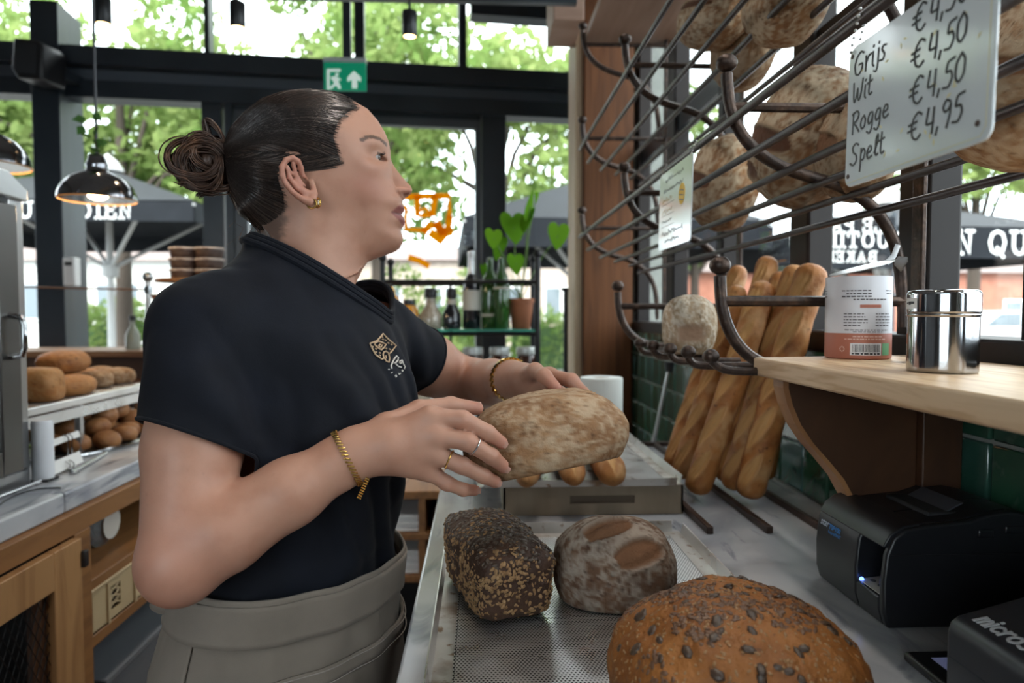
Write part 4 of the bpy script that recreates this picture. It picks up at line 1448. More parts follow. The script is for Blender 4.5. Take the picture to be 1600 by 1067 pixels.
# cut loaf on the prongs
V, F, at = loaf_shape((.050, .046, .060), [], flat=-.86, seed=111, fl=1.0, sup=2.5)
cf = np.exp(-(((V[:, 0]) / .026) ** 4 + ((V[:, 2] - .040) / .016) ** 4)) * (V[:, 1] < 0)
at['crumb'] = np.clip(cf * 1.3, 0, 1)
V[:, 1] += cf * .006
M_white = bread_mat('white_floury_crust', (0.46, 0.33, 0.21), (0.28, 0.17, 0.085), (0.70, 0.62, 0.50), (0.36, 0.22, 0.14))
loaf('cut_loaf', 'pale upright loaf with an oval slit resting on the ball-ended prongs', 'bread', (V, F, at), M_white, (.394, 1.268, CZ - .0760), (0, 0, R(-14)), 'loaves in the iron rack')

# ------------------------------------------------------------------- price signs
HAND = {
    'G': [[(.72, .86), (.5, 1), (.2, .85), (.05, .5), (.18, .1), (.45, 0), (.68, .2), (.7, .45), (.42, .45)]],
    'r': [[(.08, .62), (.12, .3), (.12, 0)], [(.12, .35), (.28, .58), (.46, .6)]],
    'i': [[(.12, .6), (.12, .08), (.24, 0)], [(.12, .82), (.13, .86)]],
    'j': [[(.22, .6), (.24, -.1), (.14, -.32), (-.02, -.22)], [(.22, .82), (.23, .86)]],
    's': [[(.42, .56), (.22, .62), (.1, .48), (.36, .22), (.28, .02), (.04, .06)]],
    'W': [[(.02, 1), (.1, .2), (.2, 0), (.34, .3), (.42, .75), (.46, .2), (.58, 0), (.76, .4), (.82, 1)]],
    't': [[(.18, .95), (.16, .15), (.28, 0), (.42, .1)], [(.0, .62), (.4, .68)]],
    'R': [[(.1, .95), (.12, .5), (.12, 0)], [(.02, .9), (.4, 1), (.6, .8), (.45, .55), (.14, .48), (.4, .3), (.66, .0)]],
    'o': [[(.3, .6), (.1, .5), (.04, .25), (.18, .02), (.38, .1), (.44, .4), (.3, .6)]],
    'g': [[(.42, .55), (.2, .62), (.04, .35), (.14, .08), (.36, .18), (.44, .55), (.42, -.1), (.26, -.34), (.04, -.2)]],
    'e': [[(.05, .28), (.4, .36), (.36, .58), (.18, .6), (.04, .3), (.16, .02), (.46, .12)]],
    'S': [[(.62, .86), (.4, 1), (.12, .86), (.2, .6), (.5, .44), (.56, .16), (.3, -.02), (.02, .12)]],
    'p': [[(.12, .62), (.14, .2), (.14, -.38)], [(.14, .4), (.3, .62), (.48, .45), (.38, .1), (.14, .1)]],
    'l': [[(.06, .2), (.3, .7), (.26, 1.0), (.12, .8), (.12, .15), (.24, 0), (.34, .1)]],
    '4': [[(.14, .95), (.06, .35), (.5, .38)], [(.46, .9), (.46, .45), (.44, 0)]],
    '5': [[(.58, .98), (.22, .95), (.16, .56), (.42, .62), (.54, .34), (.36, .02), (.08, .08)]],
    '0': [[(.34, 1), (.1, .75), (.1, .25), (.3, 0), (.54, .25), (.54, .78), (.34, 1)]],
    '9': [[(.48, .85), (.24, 1), (.06, .75), (.22, .52), (.46, .66), (.5, .85), (.48, .4), (.36, 0)]],
    ',': [[(.16, .12), (.1, -.12)]],
    'E': [[(.72, .86), (.5, 1.02), (.24, .84), (.14, .5), (.24, .12), (.5, -.04), (.72, .12)], [(-.02, .62), (.46, .66)], [(-.04, .38), (.42, .42)]],
}
HW = {'i': .3, 'j': .34, 'l': .36, ',': .3, 's': .52, 'r': .5, 't': .46, 'W': .95, 'E': .95, 'G': .85, 'R': .72, 'S': .75}


def hand_text(mb, txt, x, y, h, wd, o, u, v, n, slant=.08):
    for c in txt:
        if c in HAND:
            for stx in HAND[c]:
                P = np.array([((x + (a + slant * b) * h), y + b * h) for a, b in stx])
                if len(P) > 2:
                    P = smooth_curve(P, 5 * len(P))
                mb.ribbon(P, wd, o, u, v, n, .0005)
        x += HW.get(c, .58) * h if c != ' ' else .4 * h


def sign_plate(root, o, u, v, n, W, H, mt, cr=.010, t=.0022):
    ol = []
    for cx_, cy_, a0 in ((W - cr, cr, -90), (W - cr, H - cr, 0), (cr, H - cr, 90), (cr, cr, 180)):
        for k_ in range(6):
            a = R(a0 + 90 * k_ / 5)
            ol.append((cx_ + cr * math.cos(a), cy_ + cr * math.sin(a)))
    return part('plate', MB().prism(ol, o, u, v, -np.array(n) * t), mt, root, bevel=.0008)


def sign_frame(px_l, px_r, X, zb_, H, lean=.10):
    pl, pr_ = PX(px_l, 300, X - .012), PX(px_r, 300, X - .012)
    W = pl[1] - pr_[1]
    u = np.array((0, -1.0, 0))
    v = np.array((-math.sin(lean) * 0 + 0.02, 0, 1.0))
    v /= np.linalg.norm(v)
    n = np.cross(u, v)
    if n[0] > 0:
        n = -n
    return np.array((X - .012, pl[1], CZ + zb_)), u, v, n, W


def chain(root, p, q, n=7):
    m = MB()
    for k_ in range(n):
        a = k_ / (n - 1)
        c = np.array(p) * (1 - a) + np.array(q) * a
        m.ball(c, .0016, 7, 5)
    return part('bead_chain', m, M_steel, root, smooth=True)


o_, u_, v_, n_, W_ = sign_frame(1319, 1546, .352, .1165, .142)
H_ = .127
sg = thing('price_sign', 'large white enamel price sign with black handwritten bread prices in euro', 'sign', tuple(o_))
sign_plate(sg, o_, u_, v_, n_, W_, H_, M_white_enamel)
for lines in (('Grijs', .0085, .0985, .0205), ('Wit', .0085, .0745, .0185), ('Rogge', .0085, .0475, .0195), ('Spelt', .0085, .0185, .0195)):
    m = MB()
    hand_text(m, lines[0], lines[1], lines[2], lines[3], .0017, o_, u_, v_, n_)
    part('handwriting', m, M_ink, sg)
for txt, y in (('E4,50', .1035), ('E4,50', .0755), ('E4,50', .0475), ('E4,95', .0195)):
    m = MB()
    hand_text(m, txt, .094, y, .0205, .0018, o_, u_, v_, n_)
    part('handwriting', m, M_ink, sg)
rr_ = np.random.default_rng(5)
M_petal = mat('pale_yellow_print', (.72, .66, .38), .3)
for k_ in range(22):
    a, b = rr_.uniform(.02, W_ - .015), rr_.uniform(.012, H_ - .02)
    th = rr_.uniform(0, PI)
    s_ = .0028
    part('leaf_print', MB().prism([(a + s_ * math.cos(th), b + s_ * math.sin(th)), (a + .4 * s_ * math.cos(th + 1.57), b + .4 * s_ * math.sin(th + 1.57)), (a - s_ * math.cos(th), b - s_ * math.sin(th)), (a - .4 * s_ * math.cos(th + 1.57), b - .4 * s_ * math.sin(th + 1.57))], o_, u_, v_, np.array(n_) * .0002), M_petal, sg)
for (a, b) in ((.006, .010), (W_ - .013, .0135), (.006, H_ - .008)):
    p = o_ + u_ * a + v_ * b
    part('rivet_hole', MB().tube([p - n_ * .001, p + n_ * .0006], .0022, 10), mat('rust_hole', (.06, .03, .02), .6), sg)
part('edge_line', MB().ribbon([(.004, .004), (W_ - .010, .004), (W_ - .005, .010), (W_ - .005, H_ - .01)], .0004, o_, u_, v_, n_, .0003), M_petal, sg)
for a in (.006, W_ - .02):
    p = o_ + u_ * a + v_ * (H_ - .004)
    chain(sg, p + n_ * .002, (.3545 - .006, p[1], CZ + .279))
    chain(sg, p - n_ * .004, (.3545 + .004, p[1] + .006, CZ + .279))

o2, u2, v2, n2, W2 = sign_frame(1029, 1079, .350, .117, .142)
sg2 = thing('price_card', 'small white card with a yellow round sticker hanging on the front rod of the rack', 'sign', tuple(o2))
H2 = .142
sign_plate(sg2, o2, u2, v2, n2, W2, H2, M_white_enamel, .007)
M_grey_ink = mat('grey_print', (.12, .12, .13), .5)
part('sticker', MB().prism([(W2 * .73 + .018 * math.cos(t), H2 * .60 + .018 * math.sin(t)) for t in np.linspace(0, 2 * PI, 25)[:-1]], o2, u2, v2, n2 * .0004), mat('yellow_sticker', (.80, .48, .01), .5), sg2)
for k_ in range(3):
    part('sticker_line', MB().ribbon([(W2 * .73 - .011, H2 * .60 + .008 - k_ * .008), (W2 * .73 + .011, H2 * .60 + .004 - k_ * .008)], .0013, o2 + n2 * .0005, u2, v2, n2, .0003), M_grey_ink, sg2)


def squiggle(a, b, ln, h, seed):
    r = np.random.default_rng(seed)
    n = int(ln / (h * .45))
    return [(a + ln * i / n, b + h * (.5 * (i % 2) + r.uniform(-.2, .3))) for i in range(n + 1)]


for k_, (a, b, ln, h, wd) in enumerate(((.04, .122, .11, .010, .0012), (.03, .104, .12, .008, .0011), (.025, .087, .06, .012, .0013), (.025, .067, .06, .012, .0013), (.025, .047, .06, .012, .0013), (.025, .026, .13, .011, .0014), (.045, .012, .09, .009, .0013))):
    part('print_line', MB().ribbon(squiggle(a, b, ln, h, k_), wd, o2, u2, v2, n2, .0003), M_grey_ink if k_ not in (2, 3) else mat('olive_print', (.32, .22, .06), .5), sg2)
for b in (.082, .062, .042):
    part('rule_line', MB().ribbon([(.02, b), (.10, b)], .0007, o2, u2, v2, n2, .0003), M_grey_ink, sg2)
chain(sg2, o2 + u2 * .01 + v2 * (H2 - .003), (.350, o2[1] - .01, CZ + .279))
chain(sg2, o2 + u2 * (W2 - .01) + v2 * (H2 - .003), (.350, o2[1] - W2 + .01, CZ + .279))

# ------------------------------------------------------------------- ash shelf on brackets
sh = thing('wooden_wall_shelf', 'light ash wood shelf board on curved dark brackets below the right window', 'shelf', (XW, .5, ZS - .2))
part('board', MB().prism([(.394, .967), (.394, -.3), (XW - .014, -.3), (XW - .014, 1.014)], (0, 0, ZS - .0255), (1, 0, 0), (0, 1, 0), (0, 0, .0255)), M_wood_shelf, sh, bevel=.003)
zt_ = ZS - .026
for Yb in (.905, .12):
    prof = [(.412, 0), (.412, -.012), (.418, -.035), (.430, -.062), (.448, -.088), (.470, -.112), (.492, -.138), (.507, -.165), (.516, -.19), (.521, -.215), (.600, -.215), (.600, 0)]
    part('bracket', MB().prism(prof, (0, Yb, zt_), (1, 0, 0), (0, 0, 1), (0, .030, 0)), M_wood_dark, sh, bevel=.002)
    part('bracket_edge', MB().prism([(a - .0015, b) for a, b in prof[:10]] + [(a + .006, b) for a, b in prof[:10]][::-1], (0, Yb - .0008, zt_), (1, 0, 0), (0, 0, 1), (0, .0316, 0)), mat('pale_brown_edge', (.34, .16, .065), .5, 0, layers=[(8, (.24, .10, .04), .4, .7, (3, 3, .6))]), sh)  # front edge coloured paler than the bracket faces
    part('back_post', MB().box((.600, Yb - .012, zt_ - .28), (XW - .016, Yb + .042, zt_)), M_wood_dark, sh, bevel=.002)

# cocoa drum with torn lid
p = (.536, .946, ZS)
r_ = .0428
hh = .1145
can = thing('cardboard_drum', 'white and terracotta cardboard drum with a barcode and a half-open lid on the ash shelf', 'tin', p)
M_cwhite = mat('drum_white', (.66, .66, .70), .45)
M_terra = mat('drum_terracotta', (.42, .145, .095), .5)
part('white_sleeve', MB().lathe([(r_, .036), (r_, hh), (r_ - .002, hh), (r_ - .002, .036)], 48, p), M_cwhite, can, smooth=True, angle=30)
part('terracotta_sleeve', MB().lathe([(r_ - .003, 0), (r_ - .0005, .0015), (r_ + .0001, .003), (r_ + .0001, .036), (r_ - .002, .036)], 48, p), M_terra, can, smooth=True, angle=30)
part('foil_inside', MB().lathe([(.001, hh - .012), (r_ - .003, hh - .012), (r_ - .003, hh - .001), (r_ - .0022, hh - .001)], 32, p), M_steel, can, smooth=True, angle=30)
lid = [(r_ * math.cos(t), r_ * math.sin(t)) for t in np.linspace(0, 2 * PI, 33)[:-1]]
part('open_lid', MB().prism(lid, (p[0] + .004, p[1], ZS + hh + .0125), (.965, 0, .26), (0, 1, 0), (-.0003, 0, .0012)), mat('lid_foil', (.52, .52, .50), .35, .7), can)
fo = MB()
for k_ in range(6):
    a = np.array((p[0] + .033 + .004 * k_, p[1] - .028 + .006 * k_, ZS + hh + .020 - .003 * (k_ % 2)))
    fo.add([a, a + np.array((.012, .004, -.009)), a + np.array((.016, -.006, .006)), a + np.array((.004, -.004, .007))], [(0, 1, 2), (0, 2, 3), (2, 1, 0), (3, 2, 0)])
part('torn_foil', fo, M_steel, can)
part('pull_tab', MB().tube([(p[0] + .040, p[1], ZS + hh + .02), (p[0] + .050, p[1], ZS + hh + .03), (p[0] + .056, p[1], ZS + hh + .046)], .0018, 8, flat=2.2), mat('tab_white', (.75, .76, .78), .3), can, smooth=True)


def on_can(a_deg, z):
    """point on the drum: angle from the camera-facing direction"""
    base = math.atan2(-p[1], -p[0])
    a = base + R(a_deg)
    return (p[0] + (r_ + .0004) * math.cos(a), p[1] + (r_ + .0004) * math.sin(a), ZS + z)


def can_line(mb, a0, a1, z, hgt):
    n = max(2, int(abs(a1 - a0) / 5) + 1)
    V, F = [], []
    for i in range(n + 1):
        a = a0 + (a1 - a0) * i / n
        V += [on_can(a, z), on_can(a, z + hgt)]
    for i in range(n):
        F.append((2 * i, 2 * i + 2, 2 * i + 3, 2 * i + 1))
    mb.add(V, F)


def can_text(z, a0, a1, hgt, mt, seed, name='print_line'):
    r = np.random.default_rng(seed)
    m = MB()
    a = a0
    while a < a1:
        w_ = r.uniform(2.5, 8)
        can_line(m, a, min(a + w_, a1), z, hgt)
        a += w_ + 1.6
    part(name, m, mt, can)


M_cprint = mat('drum_print', (.10, .09, .10), .5)
for k_, (z, a0, a1, h2) in enumerate(((.0935, -28, 22, .0016), (.0895, -20, 22, .0016), (.0855, -28, 22, .0020), (.0815, -8, 52, .0018), (.062, -24, 10, .0014), (.058, -24, 12, .0014), (.054, -24, 16, .0014), (.050, -24, 16, .0014), (.046, -24, 4, .0014), (.062, 30, 60, .0014), (.058, 30, 64, .0014), (.054, 30, 64, .0014), (.050, 30, 64, .0014), (.046, 30, 60, .0014), (.040, -22, 56, .0014), (.0375, -8, 46, .0013), (.0935, 50, 70, .0015), (.0895, 52, 70, .0015), (.094, -78, -66, .0015), (.090, -78, -66, .0015), (.086, -78, -66, .0015))):
    can_text(z, a0, a1, h2, M_cprint, 300 + k_)
m = MB()
can_line(m, 3, 40, .071, .0045)
part('red_heading', m, M_terra, can)
M_cpale = mat('drum_pale_print', (.72, .50, .42), .5)
can_text(.031, -8, 44, .0012, M_cpale, 401)
can_text(.0275, -22, 52, .0012, M_cpale, 402)
m = MB()
can_line(m, -12, 42, .006, .0165)
part('barcode_label', m, mat('barcode_white', (.75, .75, .76), .5), can)
r_ += .0003
m = MB()
rb = np.random.default_rng(8)
a = -8.0
while a < 38:
    w_ = rb.uniform(.5, 1.6)
    can_line(m, a, a + w_, .0105, .0105)
    a += w_ + rb.uniform(.6, 1.4)
part('barcode', m, M_ink, can)
can_text(.0072, -9, 39, .0022, M_ink, 403, 'barcode_digits')
m = MB()
can_line(m, 44, 62, .006, .0165)
part('green_mark', m, mat('eu_leaf_green', (.12, .34, .16), .5), can)
m = MB()
for k_ in range(8):
    c0 = -26 + 4 * math.cos(k_ * PI / 4)
    can_line(m, c0 - 1, c0 + 1, .0135 + .0032 * math.sin(k_ * PI / 4), .0016)
part('recycling_mark', m, M_cpale, can)
r_ -= .0003


def steel_tin(x, y, r, h, label, sticker=False):
    t = thing('steel_canister', label, 'canister', (x, y, ZS), 'steel canisters on the ash shelf')
    part('body', MB().lathe([(r - .003, 0), (r - .0008, .0008), (r, .003), (r, .005), (r, .008), (r, h * .64), (r, h * .67), (r, h * .68), (r + .0012, h * .69), (r + .0012, h * .705), (r, h * .715)], 48, (x, y, ZS)), M_chrome, t, smooth=True, angle=60)
    part('lid', MB().lathe([(r + .0005, h * .715), (r + .0012, h * .73), (r + .0012, h * .74), (r + .0012, h * .76), (r + .0012, h * .92), (r + .0012, h * .94), (r + .0012, h * .95), (r - .0005, h * .985), (r - .004, h), (r - .009, h - .001), (r - .011, h - .004), (.001, h - .004)], 48, (x, y, ZS)), M_chrome, t, smooth=True, angle=60)
    if sticker:
        base = math.atan2(-y, -x)
        V, F = [], []
        for i in range(5):
            a = base + R(-78 + 9 * i)
            for z in (h * .77, h * .90):
                V.append((x + (r + .0017) * math.cos(a), y + (r + .0017) * math.sin(a), ZS + z))
        for i in range(4):
            F.append((2 * i, 2 * i + 2, 2 * i + 3, 2 * i + 1))
        part('label', MB().add(V, F), M_paper, t)
        m = MB()
        for (a0, a1, z0, z1) in ((-70, -64, .83, .85), (-63, -56, .82, .86), (-56, -48, .83, .86)):
            m.add([(x + (r + .002) * math.cos(base + R(q)), y + (r + .002) * math.sin(base + R(q)), ZS + h * z) for q, z in ((a0, z0), (a1, z0), (a1, z1), (a0, z1))], [(0, 1, 2, 3)])
        part('label_writing', m, M_ink, t)
    return t


steel_tin(.500, .716, .0338, .0885, 'front steel canister with a small white sticker on its lid', True)
steel_tin(.588, .850, .0350, .0885, 'steel canister half hidden behind the front one')
# pencil on the shelf
tag(part('pencil', MB().tube([(.585, .60, ZS + .0042), (.615, .69, ZS + .0042), (.618, .70, ZS + .0042)], [.0036, .0036, .0006], 6), M_ink), 'thin black pencil lying on the ash shelf beside the window', 'pencil')

# ------------------------------------------------------------------- receipt printer
pr = thing('receipt_printer', 'black receipt printer with a paper window and blue logo against the tiled wall', 'printer', (.57, .87, ZC))
M_pr = mat('printer_black', (.012, .0125, .015), .36, 0, bump=(1400, .10, .0004))
Y0, Y1 = .768, .931
full = [(.479, .001), (.4735, .02), (.4725, .055), (.476, .088), (.484, .108), (.498, .119), (.53, .124), (.575, .128), (.60, .136), (.625, .139), (.65, .134), (.658, .12), (.658, .001)]
cut = [(.479, .001), (.4737, .02), (.4732, .036), (.515, .040), (.512, .094), (.4775, .094), (.484, .108), (.498, .119), (.53, .124), (.575, .128), (.60, .136), (.625, .139), (.65, .134), (.658, .12), (.658, .001)]
m = MB()
m.prism(full, (0, Y0, ZC), (1, 0, 0), (0, 0, 1), (0, .010, 0))
m.prism(cut, (0, Y0 + .010, ZC), (1, 0, 0), (0, 0, 1), (0, .050, 0))
m.prism(full, (0, Y0 + .060, ZC), (1, 0, 0), (0, 0, 1), (0, Y1 - Y0 - .060, 0))
part('housing', m, M_pr, pr, bevel=.003, seg=3)
m = MB().prism([(.4785, .0955), (.4735, .0970), (.4815, .1115), (.497, .1215), (.517, .1245), (.517, .119), (.498, .1165), (.486, .106)], (0, Y0 + .004, ZC), (1, 0, 0), (0, 0, 1), (0, Y1 - Y0 - .012, 0))
part('front_lid', m, M_pr, pr, bevel=.0015)
part('paper_trough', MB().box((.545, Y0 + .03, ZC + .1235), (.585, Y1 - .045, ZC + .1300)), M_black, pr, bevel=.002)
part('tear_plate', MB().obox((.578, (Y0 + Y1) / 2 - .008, ZC + .1325), ((1, 0, .5), (0, 1, 0), (-.5, 0, 1)), (.016, .038, .0008)), mat('dark_grey_plate', (.05, .055, .065), .4), pr)
part('side_latch', MB().box((.585, Y0 - .002, ZC + .108), (.604, Y0 + .012, ZC + .118)), M_pr, pr, bevel=.002)
part('side_lip', MB().box((.618, Y0 - .0015, ZC + .112), (.650, Y0 + .01, ZC + .122)), M_pr, pr, bevel=.002)
part('seam', MB().box((.48, Y0 - .0008, ZC + .088), (.657, Y0, ZC + .0888)), M_black, pr)
part('control_panel', MB().prism([(.4755, .0385), (.512, .0425), (.512, .0415), (.4755, .0375)], (0, Y0 + .012, ZC), (1, 0, 0), (0, 0, 1), (0, .046, 0)), mat('panel_cream', (.55, .53, .48), .4), pr)
for k_, (dx, dy) in enumerate(((.012, .034), (.012, .018), (.024, .026), (.026, .010))):
    c = np.array((.4755 + dx, Y0 + .012 + dy, ZC + .0390 + dx * .11))
    part('button', MB().tube([c, c + np.array((0, 0, .0008))], .0035, 12), M_grey_ink, pr)
part('status_light', MB().ball((.4775, Y0 + .054, ZC + .0395), .0028), mat('blue_led', (.05, .1, .8), .4, emis=((.12, .25, 1), 6)), pr)


def bf_text(name, txt, size, o, u, v, mt, parent, off=0.0, shear=0.0):
    cu = bpy.data.curves.new(name, 'FONT')
    cu.body = txt
    cu.size = size
    cu.offset = off
    cu.shear = shear
    ob = bpy.data.objects.new(name, cu)
    COL.objects.link(ob)
    dg = bpy.context.evaluated_depsgraph_get()
    me = bpy.data.meshes.new_from_object(ob.evaluated_get(dg))
    bpy.data.objects.remove(ob)
    V = np.array([q.co[:] for q in me.vertices])
    F = [tuple(q.vertices) for q in me.polygons]
    bpy.data.meshes.remove(me)
    o, u, v = [np.array(q, float) for q in (o, u, v)]
    return mesh_obj(name, o + V[:, :1] * u + V[:, 1:2] * v, F, mt, parent)


M_pblue = mat('printer_blue', (.02, .20, .55), .4)
lo_ = np.array((.4742, Y1 - .012, ZC + .081))
lu_, lv_ = np.array((.02, -1, 0)), np.array((.12, 0, 1))
bf_text('logo_text', 'star', .0135, lo_ - np.array((.0012, 0, 0)), lu_, lv_, mat('printer_grey_print', (.45, .5, .58), .4), pr, .0003, .3)
bf_text('logo_text', 'TSP100', .0090, lo_ + np.array((-.0012, -.0225, 0)), lu_, lv_, M_pblue, pr, .0004, .2)
bf_text('logo_text', 'futurePRNT', .0062, lo_ + np.array((-.0014, -.0215, -.0066)), lu_, lv_, M_pblue, pr, .0001, .1)

# slip printer in the corner
mi = thing('slip_printer', 'dark grey printer lettered in white at the bottom right corner', 'printer', (.52, .52, ZC))
M_mi = mat('charcoal_plastic', (.030, .032, .038), .33, 0, bump=(1200, .08, .0005))
prof = [(.430, .001), (.4265, .03), (.4265, .082), (.429, .091), (.436, .0965), (.50, .113), (.58, .134), (.645, .139), (.645, .001)]
part('housing', MB().prism(prof, (0, .306, ZC), (1, 0, 0), (0, 0, 1), (0, .290, 0)), M_mi, mi, bevel=.004, seg=3)
part('seam', MB().box((.4258, .311, ZC + .060), (.4266, .591, ZC + .0606)), M_steel_dark, mi)
part('raised_lid', MB().prism([(.512, .1168), (.58, .1352), (.645, .140), (.645, .146), (.58, .141), (.514, .1205)], (0, .311, ZC), (1, 0, 0), (0, 0, 1), (0, .240, 0)), M_mi, mi, bevel=.002)
part('slot', MB().obox((.535, .45, ZC + .128), ((1, 0, .26), (0, 1, 0), (-.26, 0, 1)), (.016, .09, .0012)), M_black, mi)
tn = np.array((-.25, 0, 1.0))
tn /= np.linalg.norm(tn)
MIC = {'m': [[(0, 0), (0, .62)], [(0, .42), (.12, .6), (.26, .58), (.3, .4), (.3, 0)], [(.3, .42), (.42, .6), (.56, .58), (.6, .4), (.6, 0)]], 'i': [[(0, 0), (0, .62)], [(0, .86), (0, .9)]],
       'c': [[(.5, .5), (.3, .62), (.08, .5), (.02, .3), (.1, .1), (.3, 0), (.5, .12)]], 'r': [[(0, 0), (0, .62)], [(0, .35), (.12, .56), (.32, .6)]],
       'o': [[(.28, .62), (.06, .5), (0, .3), (.08, .1), (.28, 0), (.48, .1), (.56, .3), (.5, .52), (.28, .62)]], 's': [[(.46, .52), (.24, .62), (.06, .48), (.24, .33), (.44, .2), (.3, 0), (.02, .08)]]}
x_ = 0
ob_ = np.array((.4405, .579, ZC + .0977)) + tn * .0009
uu = np.array((0, -1.0, 0))
vv = np.array((1.0, 0, .25))
for c in 'micros':
    m = MB()
    for stx in MIC[c]:
        P = np.array([((x_ + a + .12 * b) * .0160, b * .0165) for a, b in stx])
        if len(P) > 2:
            P = smooth_curve(P, 6 * len(P))
        m.ribbon(P, .0028, ob_, uu, vv, tn, .0005)
    part('letter', m, mat('printer_white_print', (.72, .73, .75), .4), mi)
    x_ += {'m': .82, 'i': .22, 'c': .7, 'r': .48, 'o': .78, 's': .6}[c]
# phone-like pad
pd = thing('payment_pad', 'small black touch pad with a bluish screen between the two printers', 'pad', (.5, .675, ZC))
part('body', MB().box((.452, .608, ZC + .0005), (.56, .698, ZC + .011)), M_pr, pd, bevel=.004, seg=3)
part('screen', MB().box((.472, .618, ZC + .011), (.55, .681, ZC + .0114)), mat('blue_grey_screen', (.10, .11, .2), .2, emis=((.25, .28, .5), .25)), pd)

# paper roll at the end of the counter
pw_ = thing('paper_roll', 'white kitchen paper roll standing at the far end behind the held loaf', 'paper roll', (.327, 1.826, ZC))
part('paper', MB().lathe([(.022, 0), (.057, 0), (.0575, .003), (.0575, .198), (.056, .2), (.022, .2), (.0215, .198), (.0215, .002)], 36, (.327, 1.826, ZC)), mat('tissue', (.72, .76, .74), .9, bump=(250, .3, .002)), pw_, smooth=True, angle=40)
part('core', MB().lathe([(.0205, .002), (.0215, .002), (.0215, .199), (.0205, .199)], 20, (.327, 1.826, ZC)), M_tan, pw_, smooth=True, angle=40)

# =================================================================== LEFT-HAND COUNTER
XL = -0.86
lc = thing('left_counter', 'left-hand counter of oak framing under a grey marble top', 'counter', (-1.3, 1.5, 0))
part('worktop', MB().box((-1.75, 1.02 - 1.2, ZC - .042), (XL, 1.400, ZC + .002)), M_marble, lc, bevel=.005)
part('worktop', MB().box((-1.75, 1.401, ZC - .042), (XL, 2.32, ZC + .002)), M_marble, lc, bevel=.005)
XF = XL + .018       # face of the oak frame
zf1 = ZC - .042


def lbox(y0, y1, z0, z1, d=.03):
    return MB().box((XF - d, y0, z0), (XF, y1, z1))


part('top_rail', lbox(-.18, 2.32, zf1 - .045, zf1), M_wood_oak, lc, bevel=.002)
for y0, y1 in ((-.18, -.12), (1.400, 1.458), (2.26, 2.32)):
    part('post', lbox(y0, y1, 0.0, zf1 - .045), M_wood_oak, lc, bevel=.002)
part('bottom_rail', lbox(-.12, 1.400, .04, .11), M_wood_oak, lc, bevel=.002)
part('back_panel', MB().box((-1.75, -.18, 0), (-1.73, 2.32, zf1)), M_black, lc)
part('side_panel', MB().box((-1.73, 1.410, 0.02), (XF - .03, 1.445, zf1)), M_black, lc)
part('side_panel', MB().box((-1.73, 2.28, 0.02), (XF - .03, 2.31, zf1)), M_black, lc)
part('shelf', MB().box((-1.73, 1.445, .675), (XF - .004, 2.28, .70)), M_wood_oak, lc, bevel=.003)
part('shelf', MB().box((-1.73, 1.445, .548), (XF - .004, 2.28, .575)), M_wood_oak, lc, bevel=.003)
# mesh door
M_oakdoor = mat('oak_door', (0.40, 0.21, 0.085), 0.5, 0, layers=[(5, (0.27, 0.125, 0.045), 0.4, 0.72, (5, 5, .6), 5, 1.2)])
dr = part('door_frame', MB().box((XF - .004, 1.305, .05), (XF + .016, 1.396, zf1 - .05)).box((XF - .004, .60, zf1 - .125), (XF + .016, 1.305, zf1 - .05)).box((XF - .004, .60, .05), (XF + .016, .68, zf1 - .125)).box((XF - .004, .68, .05), (XF + .016, 1.305, .12)), M_oakdoor, lc, bevel=.002)
m = MB()
M_mesh = mat('black_mesh', (.012, .012, .013), .5, .3)
for k_ in range(56):
    t = k_ * .022 - .0
    for sgn in (1, -1):
        y0 = .66 + t if sgn > 0 else 1.32 - t
        p0 = np.array((XF + .002 + .001 * sgn, y0, .11))
        # diagonal wires clipped to the opening
        a = np.array((0, sgn * -.5, .87))
        t0_, t1_ = 0.0, (zf1 - .12 - .11) / .87
        for lim in (.67, 1.315):
            tc_ = (lim - p0[1]) / a[1]
            if a[1] > 0:
                t1_, t0_ = (min(t1_, tc_), t0_) if lim > 1 else (t1_, max(t0_, tc_))
            else:
                t1_, t0_ = (min(t1_, tc_), t0_) if lim < 1 else (t1_, max(t0_, tc_))
        if t1_ - t0_ > .01:
            m.tube([p0 + a * t0_, p0 + a * t1_], .0011, 4)
part('mesh_panel', m, M_mesh, dr)
part('inner_stile', MB().box((XF - .012, 1.262, .12), (XF - .002, 1.305, zf1 - .125)), M_wood_dark, dr)
part('hinge', MB().box((XF + .014, 1.392, zf1 - .112), (XF + .024, 1.408, zf1 - .078)), M_blackplastic, dr, bevel=.002)
part('cardboard_behind', MB().box((XF - .2, .70, .30), (XF - .19, 1.25, .62)), mat('carton_behind_mesh', (.22, .22, .24), .7, 0, layers=[(5, (.06, .10, .16), .5, .6, (1, 1, 6))]), lc)

# beige plastic crate on the lower shelf
M_cr = mat('beige_plastic', (.52, .40, .235), .42, 0, layers=[(4, (.44, .33, .19), .4, .7)])
x0, x1, y0, y1, z0, h = -1.30, XF - .006, 1.465, 2.03, .5755, .102
cr = thing('plastic_crate', 'beige plastic crate on the lower shelf of the left counter', 'crate', ((x0 + x1) / 2, (y0 + y1) / 2, z0))
m = MB().box((x0, y0, z0), (x1, y1, z0 + .004)).box((x0, y0, z0), (x0 + .004, y1, z0 + h)).box((x0, y0, z0), (x1, y0 + .004, z0 + h)).box((x0, y1 - .004, z0), (x1, y1, z0 + h))
part('tub', m, M_cr, cr)
m = MB().box((x1 - .004, y0, z0), (x1, y1, z0 + .022)).box((x1 - .004, y0, z0 + h - .025), (x1, y1, z0 + h))
for a in (y0, y0 + .12, y0 + .20, y1 - .20, y1 - .12, y1 - .06):
    m.box((x1 - .004, a, z0 + .022), (x1, a + .058, z0 + h - .025))
m.box((x1 - .004, y0 + .258, z0 + .022), (x1, y1 - .2, z0 + .058))
part('side_panel', m, M_cr, cr)
